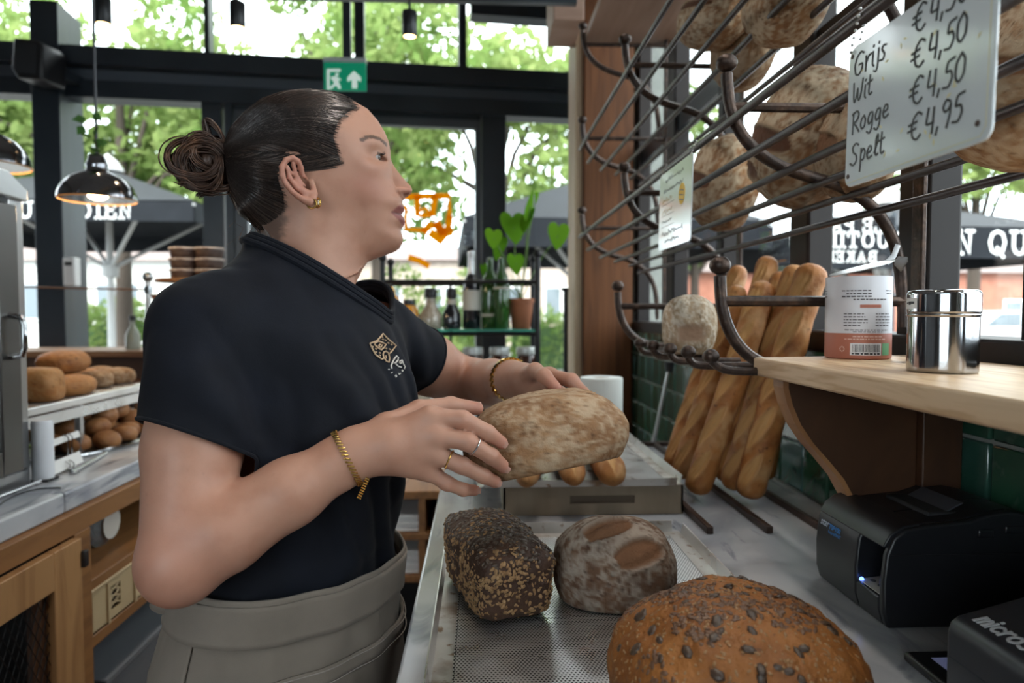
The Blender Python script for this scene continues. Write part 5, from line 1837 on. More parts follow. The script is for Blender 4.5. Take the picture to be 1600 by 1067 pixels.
part('rim', MB().box((x0 - .006, y0 - .006, z0 + h - .008), (x1 + .005, y0 + .004, z0 + h)).box((x1 - .004, y0 + .004, z0 + h - .008), (x1 + .005, y1 + .006, z0 + h)).box((x0 - .006, y0 + .004, z0 + h - .008), (x0 + .004, y1 + .006, z0 + h)), M_cr, cr, bevel=.002)
for a in (y0 + .058, y0 + .178):
    part('rib', MB().box((x1, a, z0), (x1 + .005, a + .010, z0 + h - .008)), M_cr, cr)
m = MB()
for k_ in range(3):
    zc = z0 + .028 + k_ * .016
    m.tube([(x1 - .002, y0 + .070, zc), (x1 - .002, y0 + .12, zc + .016)], .0018, 5).tube([(x1 - .002, y0 + .12, zc), (x1 - .002, y0 + .070, zc + .016)], .0018, 5)
part('lattice', m, M_cr, cr)

# plastic-wrapped cups on the upper shelf and dark tray
M_wrap = mat('clear_wrap', (.75, .78, .80), .12, 0, trans=.75, ior=1.2, bump=(60, .8, .01))
for k_, (yy, zz, r, lb) in enumerate(((1.56, .752, .05, 'nearest roll of plastic-wrapped cups on the counter shelf'), (1.70, .755, .053, 'second roll of plastic-wrapped cups on the counter shelf'))):
    t = thing('wrapped_cups', lb, 'cups', (-1.0, yy, .70), 'plastic-wrapped rolls of cups')
    xs = np.linspace(-1.16, -.93, 14)
    part('wrap', MB().tube([(x, yy + .01 * math.sin(9 * x), zz) for x in xs], [r * (.6 if i in (0, 13) else 1 + .08 * (-1) ** i) for i in range(14)], 14), M_wrap, t, smooth=True)
    for i in range(6):
        part('cup', MB().tube([(-1.13 + i * .035, yy, zz), (-1.10 + i * .035, yy, zz)], [r * .62, r * .75], 14), mat('cup_white', (.62, .58, .52), .6), t)
sm = thing('clear_bottle', 'small clear bottle at the near end of the counter shelf', 'bottle', (-.89, 1.475, .70))
part('glass', MB().lathe([(.022, 0), (.025, .004), (.025, .05), (.010, .07), (.010, .085), (.012, .09)], 18, (-.885, 1.478, .70)), M_wrap, sm, smooth=True)
part('water', MB().lathe([(.020, .002), (.022, .004), (.022, .03), (.001, .03)], 18, (-.885, 1.478, .70)), mat('pale_liquid', (.55, .62, .66), .1), sm, smooth=True)
# grey bin on the floor under the lower shelf
gb = thing('grey_bin', 'grey storage bin on the floor under the left counter', 'bin', (-1.1, 2.0, 0))
part('tub', MB().prism([(-1.36, 0.001), (-.93, .001), (-.90, .40), (-1.39, .40)], (0, 1.60, 0), (1, 0, 0), (0, 0, 1), (0, .62, 0)), mat('bin_grey', (.13, .14, .155), .6), gb, bevel=.01)
part('rim', MB().box((-1.40, 1.59, .39), (-.888, 2.23, .41)), mat('bin_grey', (.13, .14, .155), .6), gb, bevel=.004)
# kick board of oak along the floor
tag(part('oak_floor_board', MB().box((-.84, 1.50, .001), (-.80, 2.30, .09)), M_wood_oak, bevel=.003), 'long oak board lying on the floor at the foot of the left counter', 'board')

# ------------------------------------------------------------------- steel display fridge
fr = thing('display_fridge', 'stainless steel display cabinet with a glass door at the left picture edge', 'display cabinet', (-1.25, 1.2, ZC))
xr = -.982
zt_ = 1.575
ya, yb = .62, 1.485
zb_ = ZC + .002
M_fr = M_steel
part('base', MB().box((-1.62, ya, zb_), (xr, yb, zb_ + .035)), M_fr, fr, bevel=.004)
part('roof', MB().prism([(ya, zt_ - .02), (yb, zt_ - .055), (yb, zt_ - .03), (yb - .06, zt_), (ya, zt_)], (-1.62, 0, 0), (0, 1, 0), (0, 0, 1), (xr + 1.62 + .012, 0, 0)), M_fr, fr, bevel=.003)
part('corner_post', MB().box((xr - .03, yb - .045, zb_ + .035), (xr, yb, zt_ - .05)), M_fr, fr, bevel=.003)
part('corner_post', MB().box((-1.62, yb - .04, zb_ + .035), (-1.59, yb, zt_ - .05)), M_fr, fr, bevel=.003)
part('corner_post', MB().box((xr - .03, ya, zb_ + .035), (xr, ya + .04, zt_ - .05)), M_fr, fr, bevel=.003)
part('corner_post', MB().box((-1.62, ya, zb_ + .035), (-1.59, ya + .04, zt_ - .05)), M_fr, fr, bevel=.003)
dl = part('door_frame', MB().box((xr + .002, yb - .115, zb_ + .04), (xr + .022, yb - .052, zt_ - .07)).box((xr + .002, ya + .03, zb_ + .04), (xr + .022, ya + .09, zt_ - .07)).box((xr + .002, ya + .09, zb_ + .04), (xr + .022, yb - .115, zb_ + .09)).box((xr + .002, ya + .09, zt_ - .12), (xr + .022, yb - .115, zt_ - .07)), mat('dark_steel_trim', (.20, .195, .19), .3, 1.0), fr, bevel=.003)
part('pane', MB().box((xr + .010, ya + .09, zb_ + .09), (xr + .014, yb - .115, zt_ - .12)), M_glass, dl)
zh0, zh1 = PX(22, 556, xr)[2], PX(22, 492, xr)[2]
yh = yb - .085
part('handle', MB().tube([(xr + .022, yh, zh0), (xr + .045, yh, zh0 + .004), (xr + .050, yh, zh0 + .02), (xr + .050, yh, zh1 - .02), (xr + .045, yh, zh1 - .004), (xr + .022, yh, zh1)], .0065, 10), M_chrome, dl, smooth=True)
part('back_pane', MB().box((-1.61, ya + .04, zb_ + .035), (-1.605, yb - .04, zt_ - .05)), M_glass, fr)
part('end_panel', MB().box((-1.59, yb - .012, zb_ + .035), (xr - .03, yb - .004, zt_ - .05)), M_fr, fr)
for zz in (1.12, 1.32):
    part('inner_shelf', MB().box((-1.58, ya + .02, zz), (xr - .035, yb - .05, zz + .006)), M_steel, fr)

# ------------------------------------------------------------------- two-level bread stand
bs_ = thing('steel_bread_stand', 'low steel shelf stand carrying loaves behind the display cabinet', 'stand', (-1.3, 1.9, ZC))
zs1 = 1.064
xq = -1.03
part('shelf', MB().box((-1.55, 1.52, zs1 - .020), (xq, 2.13, zs1)), M_alu, bs_, bevel=.003)
part('front_rail', MB().box((xq - .012, 1.52, zs1 - .050), (xq - .002, 2.10, zs1 - .024)), M_alu, bs_)
for yy in (1.56, 1.78, 2.085):
    part('post', MB().box((xq - .022, yy - .008, ZC + .003), (xq - .008, yy + .008, zs1 - .02)), M_steel, bs_)
    part('post', MB().box((-1.54, yy - .008, ZC + .003), (-1.526, yy + .008, zs1 - .02)), M_steel, bs_)
GL = 'loaves on the steel bread stand'


def simple_loaf(label, px, py, X, rad, seed, mt, rz=0, cuts=(), zbase=zs1, fl=.15, name='bread_loaf', cat='bread', grp=GL, sup=2.6):
    p = PX(px, py, X)
    o = loaf(name, label, cat, loaf_shape(rad, cuts, flat=-.75, seed=seed, fl=fl, nu=48, nv=30, sup=sup), mt, (X, p[1], zbase + .001), (0, 0, rz), grp)
    return o


simple_loaf('dark glossy tin loaf partly hidden by the steel cabinet', 58, 580, -1.09, (.052, .052, .047), 201, M_brown, .2, (), zs1, .3, sup=3.5)
simple_loaf('front golden bloomer on the steel bread stand', 108, 588, -1.09, (.050, .082, .030), 202, M_brown, .05)
o = simple_loaf('golden bloomer stacked on top of the others on the bread stand', 99, 560, -1.17, (.055, .085, .034), 203, M_bag, .1, (), zs1 + .052)
simple_loaf('golden bloomer beneath the stacked one at the back', 118, 585, -1.20, (.052, .085, .030), 204, M_brown, -.1)
for k_, (px, X) in enumerate(((150, -1.12), (158, -1.20), (171, -1.13), (186, -1.12))):
    simple_loaf(('small seeded roll nearest the bloomers', 'small seeded roll at the back of the row', 'small seeded roll third along the shelf', 'small seeded roll at the far end of the shelf')[k_], px, 585, X, (.042, .045, .028), 210 + k_, M_miche, .3 * k_, (), zs1, .5)

# pastries below on steel dishes
dish = thing('steel_dish', 'oval steel dish under the chocolate-coloured round buns', 'dish', (-1.02, 1.95, ZC))
part('plate', MB().prism([(.13 * math.cos(t), .27 * math.sin(t)) for t in np.linspace(0, 2 * PI, 33)[:-1]], (-1.10, 1.96, ZC + .003), (1, 0, 0), (0, 1, 0), (0, 0, .004)), M_steel, dish)
part('rim', MB().tube([(-1.10 + .132 * math.cos(t), 1.96 + .272 * math.sin(t), ZC + .010) for t in np.linspace(0, 2 * PI, 41)], .005, 7), M_chrome, dish, smooth=True)
M_bun = bread_mat('cocoa_bun', (.30, .125, .045), (.19, .07, .025), (.48, .27, .13), (.3, .15, .07), .45, .3)
bun_shape = loaf_shape((.034, .034, .026), [], flat=-.7, seed=77, fl=.25, nu=28, nv=16)
b0 = None
rb = np.random.default_rng(12)
spots = []
for (n_, z, sx, sy) in ((11, 0, .085, .20), (7, .032, .06, .15), (3, .060, .03, .08)):
    k_ = 0
    tries = 0
    while k_ < n_ and tries < 900:
        tries += 1
        a, b = rb.uniform(-sx, sx), rb.uniform(-sy, sy)
        if all((a - q[0]) ** 2 + (b - q[1]) ** 2 + 1.4 * (z - q[2]) ** 2 > .054 ** 2 for q in spots):
            spots.append((a, b, z))
            k_ += 1
for k_, (a, b, z) in enumerate(spots):
    if b0 is None:
        b0 = mesh_obj('round_bun', *bun_shape[:2], M_bun, None, True, bun_shape[2])
        o = b0
    else:
        o = b0.copy()
        COL.objects.link(o)
    o.location = (-1.09 + a, 1.95 + b, ZC + .008 + z)
    o.rotation_euler = (rb.uniform(-.2, .2), rb.uniform(-.2, .2), rb.uniform(0, 6))
    tag(o, ('chocolate-brown round bun lying on the steel dish at the bottom of the heap', 'chocolate-brown round bun in the middle layer of the heap', 'chocolate-brown round bun on top of the heap')[0 if z == 0 else 1 if z < .05 else 2], 'bun', 'round buns heaped on the steel dish')
# glazed pastries further back
M_pas = [mat('pink_glaze', (.60, .27, .20), .3, 0, layers=[(30, (.42, .17, .06), .45, .65)]), mat('orange_glaze', (.62, .24, .05), .3, 0, layers=[(30, (.46, .13, .04), .45, .65)]), mat('golden_pastry', (.55, .30, .10), .4, 0, layers=[(25, (.38, .17, .05), .45, .7)])]
PN = ('pink glazed', 'orange glazed', 'golden')
sp_ = loaf_shape((.043, .040, .026), [((-.5, 0), (.5, 0), .3)], flat=-.7, seed=88, fl=0, nu=32, nv=18)
pb = [mesh_obj('glazed_pastry', *sp_[:2], M_pas[0], None, True, sp_[2])]
pb[0].data.materials[0] = M_pas[0]
cnt = 0
for i in range(6):
    for j in range(2):
        kd = (i + 2 * j + (1 if i > 3 else 0)) % 3
        if cnt == 0:
            o = pb[0]
            kd = 0
        else:
            o = pb[0].copy()
            if kd:
                key = 'pm%d' % kd
                if key not in MATS:
                    me = pb[0].data.copy()
                    me.materials[0] = M_pas[kd]
                    MATS[key] = me
                o.data = MATS[key]
            COL.objects.link(o)
        o.location = (-1.30 - .095 * j, 1.57 + .092 * i, ZC + .012)
        o.rotation_euler = (0, 0, i * .7 + j)
        tag(o, '%s pastry behind the bun dish, number %s from the cabinet, %s row' % (PN[kd], ('one', 'two', 'three', 'four', 'five', 'six')[i], ('front', 'back')[j]), 'pastry', 'glazed pastries on the left counter')
        cnt += 1
pt = thing('pastry_board', 'white board under the glazed pastries', 'tray', (-1.35, 1.8, ZC))
part('board', MB().box((-1.47, 1.50, ZC + .003), (-1.24, 2.11, ZC + .011)), M_paper, pt, bevel=.002)
part('rim', MB().box((-1.475, 1.495, ZC + .003), (-1.47, 2.115, ZC + .016)), M_steel, pt)

# roll / cylinder, price cards in clips
cy = thing('white_cylinder', 'white upright cylinder container in front of the pastries', 'container', tuple(PZ(68, 752, ZC)))
c = PZ(68, 752, ZC)
part('body', MB().lathe([(.020, .0), (.0215, .004), (.0215, .128), (.020, .134), (.001, .135)], 28, (c[0] - .0, c[1], ZC + .003)), mat('white_gloss_plastic', (.74, .76, .80), .3), cy, smooth=True, angle=50)
part('foot', MB().box((c[0] - .015, c[1] - .02, ZC + .0025), (c[0] + .022, c[1] + .02, ZC + .008)), M_blackplastic, cy)


def price_card(px0, py0, px1, py1, X, label, tilt):
    a, b = PX(px0, py1, X), PX(px1, py0, X)
    t = thing('price_card', label, 'card', (X, (a[1] + b[1]) / 2, ZC + .002))
    m = MB().prism([(0, 0), (b[1] - a[1], .004), (b[1] - a[1] - .004, b[2] - a[2]), (.0, b[2] - a[2] - .004)], (X, a[1], a[2]), (0, 1, 0), (-tilt, 0, 1), (-.0012, 0, 0))
    part('card', m, M_paper, t)
    ym = (a[1] + b[1]) / 2
    for dy in (-.008, .008):
        part('clip_wire', MB().tube([(X + .004, ym + dy, ZC + .006), (X + .006, ym + dy, a[2] + .012), (X - .004, ym + dy, a[2] + .02)], .0016, 6), M_chrome, t)
        part('clip_ball', MB().ball((X + .006, ym + dy, ZC + .0085), .0055), M_chrome, t, smooth=True)


price_card(84, 672, 126, 697, -1.02, 'upper white price card in a wire clip before the buns', .15)
price_card(84, 704, 131, 742, -.965, 'lower white price card in a wire clip on the marble edge', .25)
price_card(128, 640, 152, 662, -1.20, 'small white price card among the glazed pastries', .1)
tr = thing('steel_rail', 'short polished steel rail lying along the marble left counter', 'rail', tuple(PZ(140, 728, ZC)))
a, b = PZ(112, 738, ZC + .008), PZ(165, 708, ZC + .008)
part('bar', MB().tube([a, b], .005, 10), M_chrome, tr, smooth=True)
part('foot', MB().box((a[0] - .006, a[1], ZC + .002), (a[0] + .006, a[1] + .02, ZC + .006)), M_chrome, tr)
tr2 = thing('steel_rail', 'polished steel rail in front of the display cabinet on the marble', 'rail', tuple(PZ(40, 768, ZC)))
a, b = PZ(-60, 800, ZC + .007), PZ(62, 752, ZC + .007)
part('bar', MB().tube([a, b], .005, 10), M_chrome, tr2, smooth=True)
part('foot', MB().box((b[0] - .006, b[1] - .02, ZC + .002), (b[0] + .006, b[1], ZC + .006)), M_chrome, tr2)
cab = [PZ(x, y, ZC + .004) for x, y in ((-5, 792), (8, 782), (30, 771), (60, 763), (95, 762))]
tag(part('thin_cable', MB().tube(smooth_curve(np.array(cab), 24), .0016, 6), M_blackplastic, smooth=True), 'thin dark cable lying on the marble before the display cabinet', 'cable')

# ------------------------------------------------------------------- wooden ledge below the left window
lg = thing('wooden_ledge', 'brown wooden ledge with lower shelf under the left window', 'ledge', (-2.6, 3.3, 0))
zl0 = PY(130, 548, 3.3)[2]
part('top_board', MB().box((-3.3, 3.28, zl0 - .03), (-1.42, 3.66, zl0)), mat('ledge_board', (.30, .15, .07), .5, 0, layers=[(4, (.20, .09, .04), .4, .7, (.6, 5, 5))]), lg, bevel=.004)
part('front_panel', MB().box((-3.3, 3.32, .0), (-1.46, 3.34, zl0 - .03)), M_wood_dark, lg)
part('lower_shelf', MB().box((-3.3, 3.12, zl0 - .16), (-1.46, 3.32, zl0 - .135)), M_wood_post, lg, bevel=.003)
part('side_panel', MB().box((-1.49, 3.30, 0), (-1.46, 3.66, zl0 - .03)), M_wood_dark, lg)
# soap bottle on the ledge
p = PY(208, 540, 3.42)
sb = thing('soap_bottle', 'clear soap bottle with a black cap on the ledge by the window', 'bottle', (p[0], 3.42, zl0))
part('body', MB().lathe([(.03, .001), (.034, .004), (.034, .07), (.014, .11), (.012, .13), (.012, .14)], 20, (p[0], 3.42, zl0)), mat('greenish_plastic', (.35, .37, .30), .2, 0, trans=.3), sb, smooth=True)
part('cap', MB().lathe([(.015, .14), (.015, .165), (.001, .166)], 16, (p[0], 3.42, zl0)), M_blackplastic, sb, smooth=True)
# brass rail post with ball top
p = PY(231, 440, 3.0)
rp = thing('rail_post', 'slim metal post with a ball top beside the cake stand', 'post', (p[0], 3.0, 0))
part('post', MB().tube([(p[0], 3.0, 0), (p[0], 3.0, p[2])], .012, 12), M_steel, rp, smooth=True)
part('ball_top', MB().ball((p[0], 3.0, p[2] + .02), .023), M_chrome, rp, smooth=True)
part('collar', MB().lathe([(.017, -.05), (.017, -.02)], 14, (p[0], 3.0, p[2])), M_chrome, rp)
part('wire', MB().tube([(p[0], 3.0, p[2] - .035), (p[0] - .75, 2.98, p[2] - .02)], .004, 6), mat('brass_wire', (.30, .14, .07), .4, .6), rp)

# the counter and what stands on it keep a hand's breadth further along the aisle
for o in list(COL.objects):
    if o.parent is None and o.name.split('.')[0] in ('left_counter', 'plastic_crate', 'wrapped_cups', 'clear_bottle', 'grey_bin', 'oak_floor_board', 'display_fridge', 'steel_bread_stand', 'steel_dish', 'round_bun', 'glazed_pastry', 'pastry_board'):
        o.location.y += .042
# pendant lamps
M_shade = mat('mirror_steel_shade', (.32, .32, .34), .12, 1.0, layers=[(12, (.22, .22, .24), .45, .7)])
M_inner = mat('lamp_inside', (.55, .30, .12), .5)
M_bulb = mat('warm_bulb', (1, .8, .5), .4, emis=((1.0, 0.68, 0.30), 16))


def pendant(px, py, Y, rr, label):
    c = PY(px, py, Y)          # centre of the rim
    t = thing('pendant_lamp', label, 'lamp', (c[0], Y, c[2]), 'steel pendant lamps')
    s = rr / .117
    prof = [(.117, 0), (.114, .018), (.104, .042), (.086, .064), (.062, .080), (.040, .088), (.034, .094), (.031, .104), (.034, .110), (.031, .116), (.026, .135), (.022, .142), (.012, .146)]
    prof = [(a * s, b * s) for a, b in prof]
    inner = [(a * .965, b - .003) for a, b in prof[:8]]
    part('shade', MB().lathe(prof, 40, c), M_shade, t, smooth=True, angle=70)
    part('shade_lining', MB().lathe([(.1165 * s, .0003)] + inner + [(.001, .085 * s)], 32, c), M_inner, t, smooth=True)
    part('bulb', MB().ball(c + np.array((0, 0, .024 * s)), .046 * s, 16, 10, (1, 1, .55)), M_bulb, t, smooth=True)
    part('cord', MB().tube([c + np.array((0, 0, .14 * s)), (c[0], Y, ZCEIL)], .0045, 8), mat('grey_cord', (.10, .10, .11), .5, .4), t, smooth=True)
    part('ceiling_cup', MB().lathe([(.05, -.02), (.05, 0)], 20, (c[0], Y, ZCEIL)), M_steel_dark, t)
    ld = bpy.data.lights.new('pendant_bulb', 'POINT')
    ld.energy = 4
    ld.color = (1, .7, .4)
    ld.shadow_soft_size = .03
    lo = bpy.data.objects.new('pendant_bulb', ld)
    COL.objects.link(lo)
    lo.parent = t
    lo.location = (0, 0, -.012)
    return t


pendant(153, 312, 2.3, .117, 'shiny steel pendant lamp hanging before the lettered parasol')
pendant(-28, 258, 1.95, .117, 'shiny steel pendant lamp cut off by the left picture edge')
# leafy sprig on the cord
c = PY(152, 212, 2.3)
sg_ = thing('ivy_sprig', 'small ivy sprig wound on the cord above the pendant lamp', 'plant', tuple(c))
ri = np.random.default_rng(3)
M_ivy = leaf_mat('ivy_leaves', (.03, .08, .025), (.10, .22, .06), .3)
part('stem', MB().tube([c + np.array((.006, -.006, -.06)), c + np.array((-.006, -.008, 0)), c + np.array((.006, -.006, .06))], .002, 6), M_bark, sg_)
for k_ in range(11):
    q = c + np.array((ri.uniform(-.05, .025), ri.uniform(-.03, .0), ri.uniform(-.05, .07)))
    a = ri.normal(size=3)
    a /= np.linalg.norm(a)
    b = np.cross(a, ri.normal(size=3))
    b /= np.linalg.norm(b)
    s = .022
    part('leaf', MB().add([q - a * s, q + b * s * .7 - a * .2 * s, q + a * s, q - b * s * .7 - a * .2 * s], [(0, 1, 2, 3)]), M_ivy, sg_)

# =================================================================== BACK OF THE SHOP
# ---- cake stand with six flat cakes
Yc = 2.6
p = PY(312, 437, Yc)
cs = thing('cake_stand', 'round wooden cake stand carrying two stacks of chocolate cakes', 'stand', (p[0], Yc, 0))
part('plate', MB().lathe([(.001, -.012), (.15, -.012), (.152, -.006), (.15, 0), (.001, 0)], 36, (p[0], Yc, p[2])), M_wood_oak, cs, smooth=True, angle=40)
part('stem', MB().tube([(p[0] - .0, Yc, .78), (p[0], Yc, p[2] - .012)], .014, 12), M_iron, cs, smooth=True)
part('foot', MB().lathe([(.11, 0), (.11, .01), (.02, .03)], 24, (p[0], Yc, .76)), M_iron, cs, smooth=True)
M_cake = mat('chocolate_cake', (.045, .024, .018), .65, 0, layers=[(40, (.075, .042, .03), .45, .7)], bump=(90, .4, .004))
M_sugar = mat('sugar_dust', (.48, .44, .42), .8, 0, layers=[(60, (.20, .14, .12), .48, .62)])
names = (('bottom', 'middle', 'top'))
for j, (px, lw_) in enumerate(((288, 'left'), (328, 'right'))):
    xx = PY(px, 430, Yc)[0]
    for i in range(3):
        z = p[2] + .001 + i * .040
        t = thing('chocolate_cake', '%s sugar-dusted chocolate cake of the %s stack on the cake stand' % (names[i], lw_), 'cake', (xx, Yc, z), 'sugar-dusted chocolate cakes')
        part('sponge', MB().lathe([(.043, 0), (.046, .004), (.049, .024), (.047, .028), (.001, .028)], 28, (xx, Yc, z)), M_cake, t, smooth=True, angle=50)
        part('sugar_crust', MB().lathe([(.045, .0282), (.0525, .029), (.054, .033), (.050, .037), (.03, .0385), (.001, .0385)], 28, (xx, Yc, z)), M_sugar, t, smooth=True, angle=50)
# terracotta cone bowl under the stand + small table that carries both
tb_ = thing('side_table', 'small dark table behind the shoulder carrying the cake stand', 'table', (-1.1, 2.6, 0))
part('table_top', MB().box((-1.46, 2.42, .73), (-.72, 2.85, .76)), M_wood_oak, tb_, bevel=.004)
for xx in (-1.43, -.75):
    for yy in (2.45, 2.82):
        part('leg', MB().box((xx - .02, yy - .02, 0), (xx + .02, yy + .02, .73)), M_wood_dark, tb_)
q = PY(266, 492, 2.75)
bw = thing('terracotta_bowl', 'terracotta cone-shaped bowl below the cake stand behind the shoulder', 'bowl', (q[0], 2.75, .76))
part('bowl', MB().lathe([(.03, q[2] - .76), (.034, q[2] - .755), (.068, q[2] - .76 + .075), (.072, q[2] - .76 + .08), (.066, q[2] - .76 + .08), (.028, q[2] - .76 + .012), (.001, q[2] - .76 + .012)], 28, (q[0], 2.75, .76)), mat('terracotta', (.36, .14, .06), .7, 0, layers=[(12, (.28, .10, .045), .4, .7)]), bw, smooth=True, angle=50)
part('stem', MB().lathe([(.05, 0), (.05, .01), (.012, .02), (.012, q[2] - .77), (.03, q[2] - .76)], 20, (q[0], 2.75, .76)), M_iron, bw, smooth=True, angle=50)

# ---- iron shelf unit with a glass shelf in front of the door
YS = 2.7
su = thing('iron_shelf_unit', 'black iron shelf unit with glass shelves holding bottles and a plant', 'shelf unit', (0, YS, 0))
xl, xr_ = PY(598, 450, YS)[0], PY(840, 450, YS)[0]
zg = PY(740, 516, YS)[2]
zr = PY(740, 440, YS)[2]
Yb_ = YS + .24
M_bl = mat('black_iron', (.018, .018, .02), .4, .5)
for xx in (xl, xr_):
    for yy in (YS, Yb_):
        ztop = PY(600, 408, YS)[2] if xx == xl else PY(840, 402, YS)[2]
        ps = part('post', MB().tube([(xx, yy, 0), (xx, yy, ztop)], .011, 10), M_bl, su, smooth=True)
        part('finial', MB().ball((xx, yy, ztop + .014), .017), M_bl, ps, smooth=True)
    part('side_rail', MB().tube([(xx, YS, zr), (xx, Yb_, zr)], .008, 8), M_bl, su)
    part('side_rail', MB().tube([(xx, YS, zg - .012), (xx, Yb_, zg - .012)], .008, 8), M_bl, su)
for yy in (YS, Yb_):
    part('top_rail', MB().tube([(xl, yy, zr), (xr_, yy, zr)], .008, 8), M_bl, su)
    part('shelf_rail', MB().tube([(xl, yy, zg - .016), (xr_, yy, zg - .016)], .007, 8), M_bl, su)
M_gs = mat('green_edge_glass', (.10, .42, .32), .06, 0, trans=.55, ior=1.3)
part('glass_shelf', MB().box((xl + .01, YS - .012, zg - .006), (xr_ - .01, Yb_ + .01, zg + .004)), M_gs, su, bevel=.002)
zj = PY(740, 640, YS)[2]
part('lower_shelf', MB().box((xl + .012, YS - .005, zj - .02), (xr_ - .012, Yb_ - .012, zj)), M_wood_dark, su)
part('middle_upright', MB().tube([((xl + xr_) / 2 - .05, Yb_, zj), ((xl + xr_) / 2 - .05, Yb_, zr)], .006, 8), M_bl, su)
# jars below the glass shelf
jar = None
JN = ('first', 'second', 'third', 'fourth', 'fifth')
for i in range(5):
    px = 655 + i * 42
    xx = PY(px, 560, YS + .08)[0]
    zt2 = PY(px, 543, YS + .08)[2]
    hj = zt2 - zj
    lb = '%s lidded jam jar from the left below the glass shelf' % JN[i]
    if jar is None:
        jar = thing('jam_jar', lb, 'jar', (xx, YS + .1, zj), 'lidded jars below the glass shelf')
        part('glass', MB().lathe([(.04, .001), (.044, .006), (.044, hj - .05), (.036, hj - .03)], 24, (xx, YS + .1, zj)), mat('dark_jam_glass', (.05, .018, .012), .08, 0, coat=.5), jar, smooth=True, angle=50)
        part('lid', MB().lathe([(.041, hj - .03), (.042, hj - .026), (.042, hj - .006), (.040, hj), (.001, hj)], 24, (xx, YS + .1, zj)), mat('jar_lid_white', (.62, .64, .62), .3, .2), jar, smooth=True, angle=50)
        part('label', MB().lathe([(.0446, .02), (.0446, hj - .07)], 24, (xx, YS + .1, zj)), mat('jar_label', (.55, .48, .36), .6), jar)
    else:
        dup(jar, (xx, YS + .1, zj), i * 1.1, lb)


def bottle(px, pyt, name, label, cat, prof, mt, extra=(), Y=YS + .1):
    """lathe bottle standing on the glass shelf; extra = [(part name, profile, material)]"""
    xx = PY(px, 500, Y)[0]
    z = zg + .0045
    t = thing(name, label, cat, (xx, Y, z))
    part('body', MB().lathe(prof, 26, (xx, Y, z)), mt, t, smooth=True, angle=50)
    for nm, pf, mm in extra:
        part(nm, MB().lathe(pf, 26, (xx, Y, z)), mm, t, smooth=True, angle=50)
    return t


M_honey = mat('honey', (.62, .27, .02), .12, 0, coat=.6, trans=.25)
M_yel = mat('yellow_plastic', (.72, .40, .03), .35)
M_bk = mat('black_cap', (.01, .01, .011), .35)
M_dkbot = mat('dark_bottle_glass', (.010, .010, .014), .06, 0, coat=.8)
M_grbot = mat('green_bottle_glass', (.03, .10, .018), .06, 0, coat=.8, trans=.3)
M_lab = mat('cream_label', (.52, .50, .44), .6)
bottle(612, 445, 'honey_bear', 'amber honey bottle shaped like a bear on the glass shelf', 'honey bottle', [(.028, 0), (.036, .01), (.038, .05), (.028, .075), (.033, .092), (.034, .115), (.024, .135), (.014, .14)], M_honey, [('cap', [(.015, .14), (.015, .155), (.006, .17)], M_yel)])
hj_ = bottle(640, 458, 'honey_jar', 'honey squeeze jar with black lid and handle-like yellow side', 'honey bottle', [(.036, 0), (.040, .006), (.040, .06), (.030, .09), (.022, .098)], M_honey, [('lid', [(.025, .098), (.025, .118), (.001, .119)], M_bk), ('label', [(.0405, .012), (.0405, .05)], M_lab)])
bottle(673, 440, 'spice_bottle', 'clear stoppered bottle with pale grains on the glass shelf', 'bottle', [(.042, 0), (.046, .005), (.046, .055), (.022, .095), (.020, .125)], mat('grain_glass', (.30, .25, .19), .1, 0, coat=.7, layers=[(150, (.5, .44, .36), .5, .6)]), [('stopper', [(.024, .125), (.026, .13), (.026, .155), (.02, .165), (.001, .166)], M_bk)])
bottle(706, 440, 'dark_flask', 'dark flask with black stopper on the glass shelf', 'bottle', [(.036, 0), (.038, .005), (.038, .06), (.018, .10), (.016, .125)], M_dkbot, [('stopper', [(.019, .125), (.021, .13), (.021, .15), (.016, .165), (.001, .166)], M_bk), ('shoulder_label', [(.0205, .1), (.0185, .118)], M_lab)])
bottle(737, 400, 'wine_bottle', 'dark wine bottle with silver neck foil on the glass shelf', 'bottle', [(.034, 0), (.037, .005), (.037, .165), (.030, .20), (.016, .225), (.0145, .24)], M_dkbot, [('foil', [(.017, .222), (.0155, .24), (.0155, .30), (.0165, .305), (.0165, .315), (.001, .316)], mat('silver_foil', (.5, .5, .5), .25, .9)), ('label', [(.0375, .075), (.0375, .155)], M_lab)])
bottle(766, 405, 'green_bottle', 'left green glass bottle with cream label on the glass shelf', 'bottle', [(.034, 0), (.036, .005), (.036, .18), (.028, .21), (.014, .24), (.0135, .29), (.001, .291)], M_grbot, [('label', [(.0365, .05), (.0365, .06)], M_lab)])
bottle(784, 420, 'green_bottle', 'right green glass bottle beside the potted plant', 'bottle', [(.030, 0), (.033, .005), (.033, .18), (.026, .21), (.013, .24), (.0125, .285), (.001, .286)], M_grbot, [('label', [(.0335, .16), (.031, .195)], M_lab)], Y=YS + .05)
# ---- potted plant
px_ = PY(814, 500, YS + .08)[0]
zp = zg + .0045
pp = thing('potted_plant', 'terracotta pot with big heart-shaped green leaves on the glass shelf', 'plant', (px_, YS + .08, zp))
part('pot', MB().lathe([(.036, 0), (.038, .002), (.050, .105), (.054, .106), (.055, .122), (.050, .123), (.046, .11), (.001, .108)], 32, (px_, YS + .08, zp)), mat('pot_terracotta', (.30, .105, .045), .7, 0, layers=[(10, (.24, .08, .035), .4, .7)]), pp, smooth=True, angle=45)
part('soil', MB().lathe([(.046, .108), (.046, .112), (.001, .114)], 20, (px_, YS + .08, zp)), M_black, pp)
M_pl = leaf_mat('plant_leaves', (.10, .30, .02), (.26, .48, .04), .5)


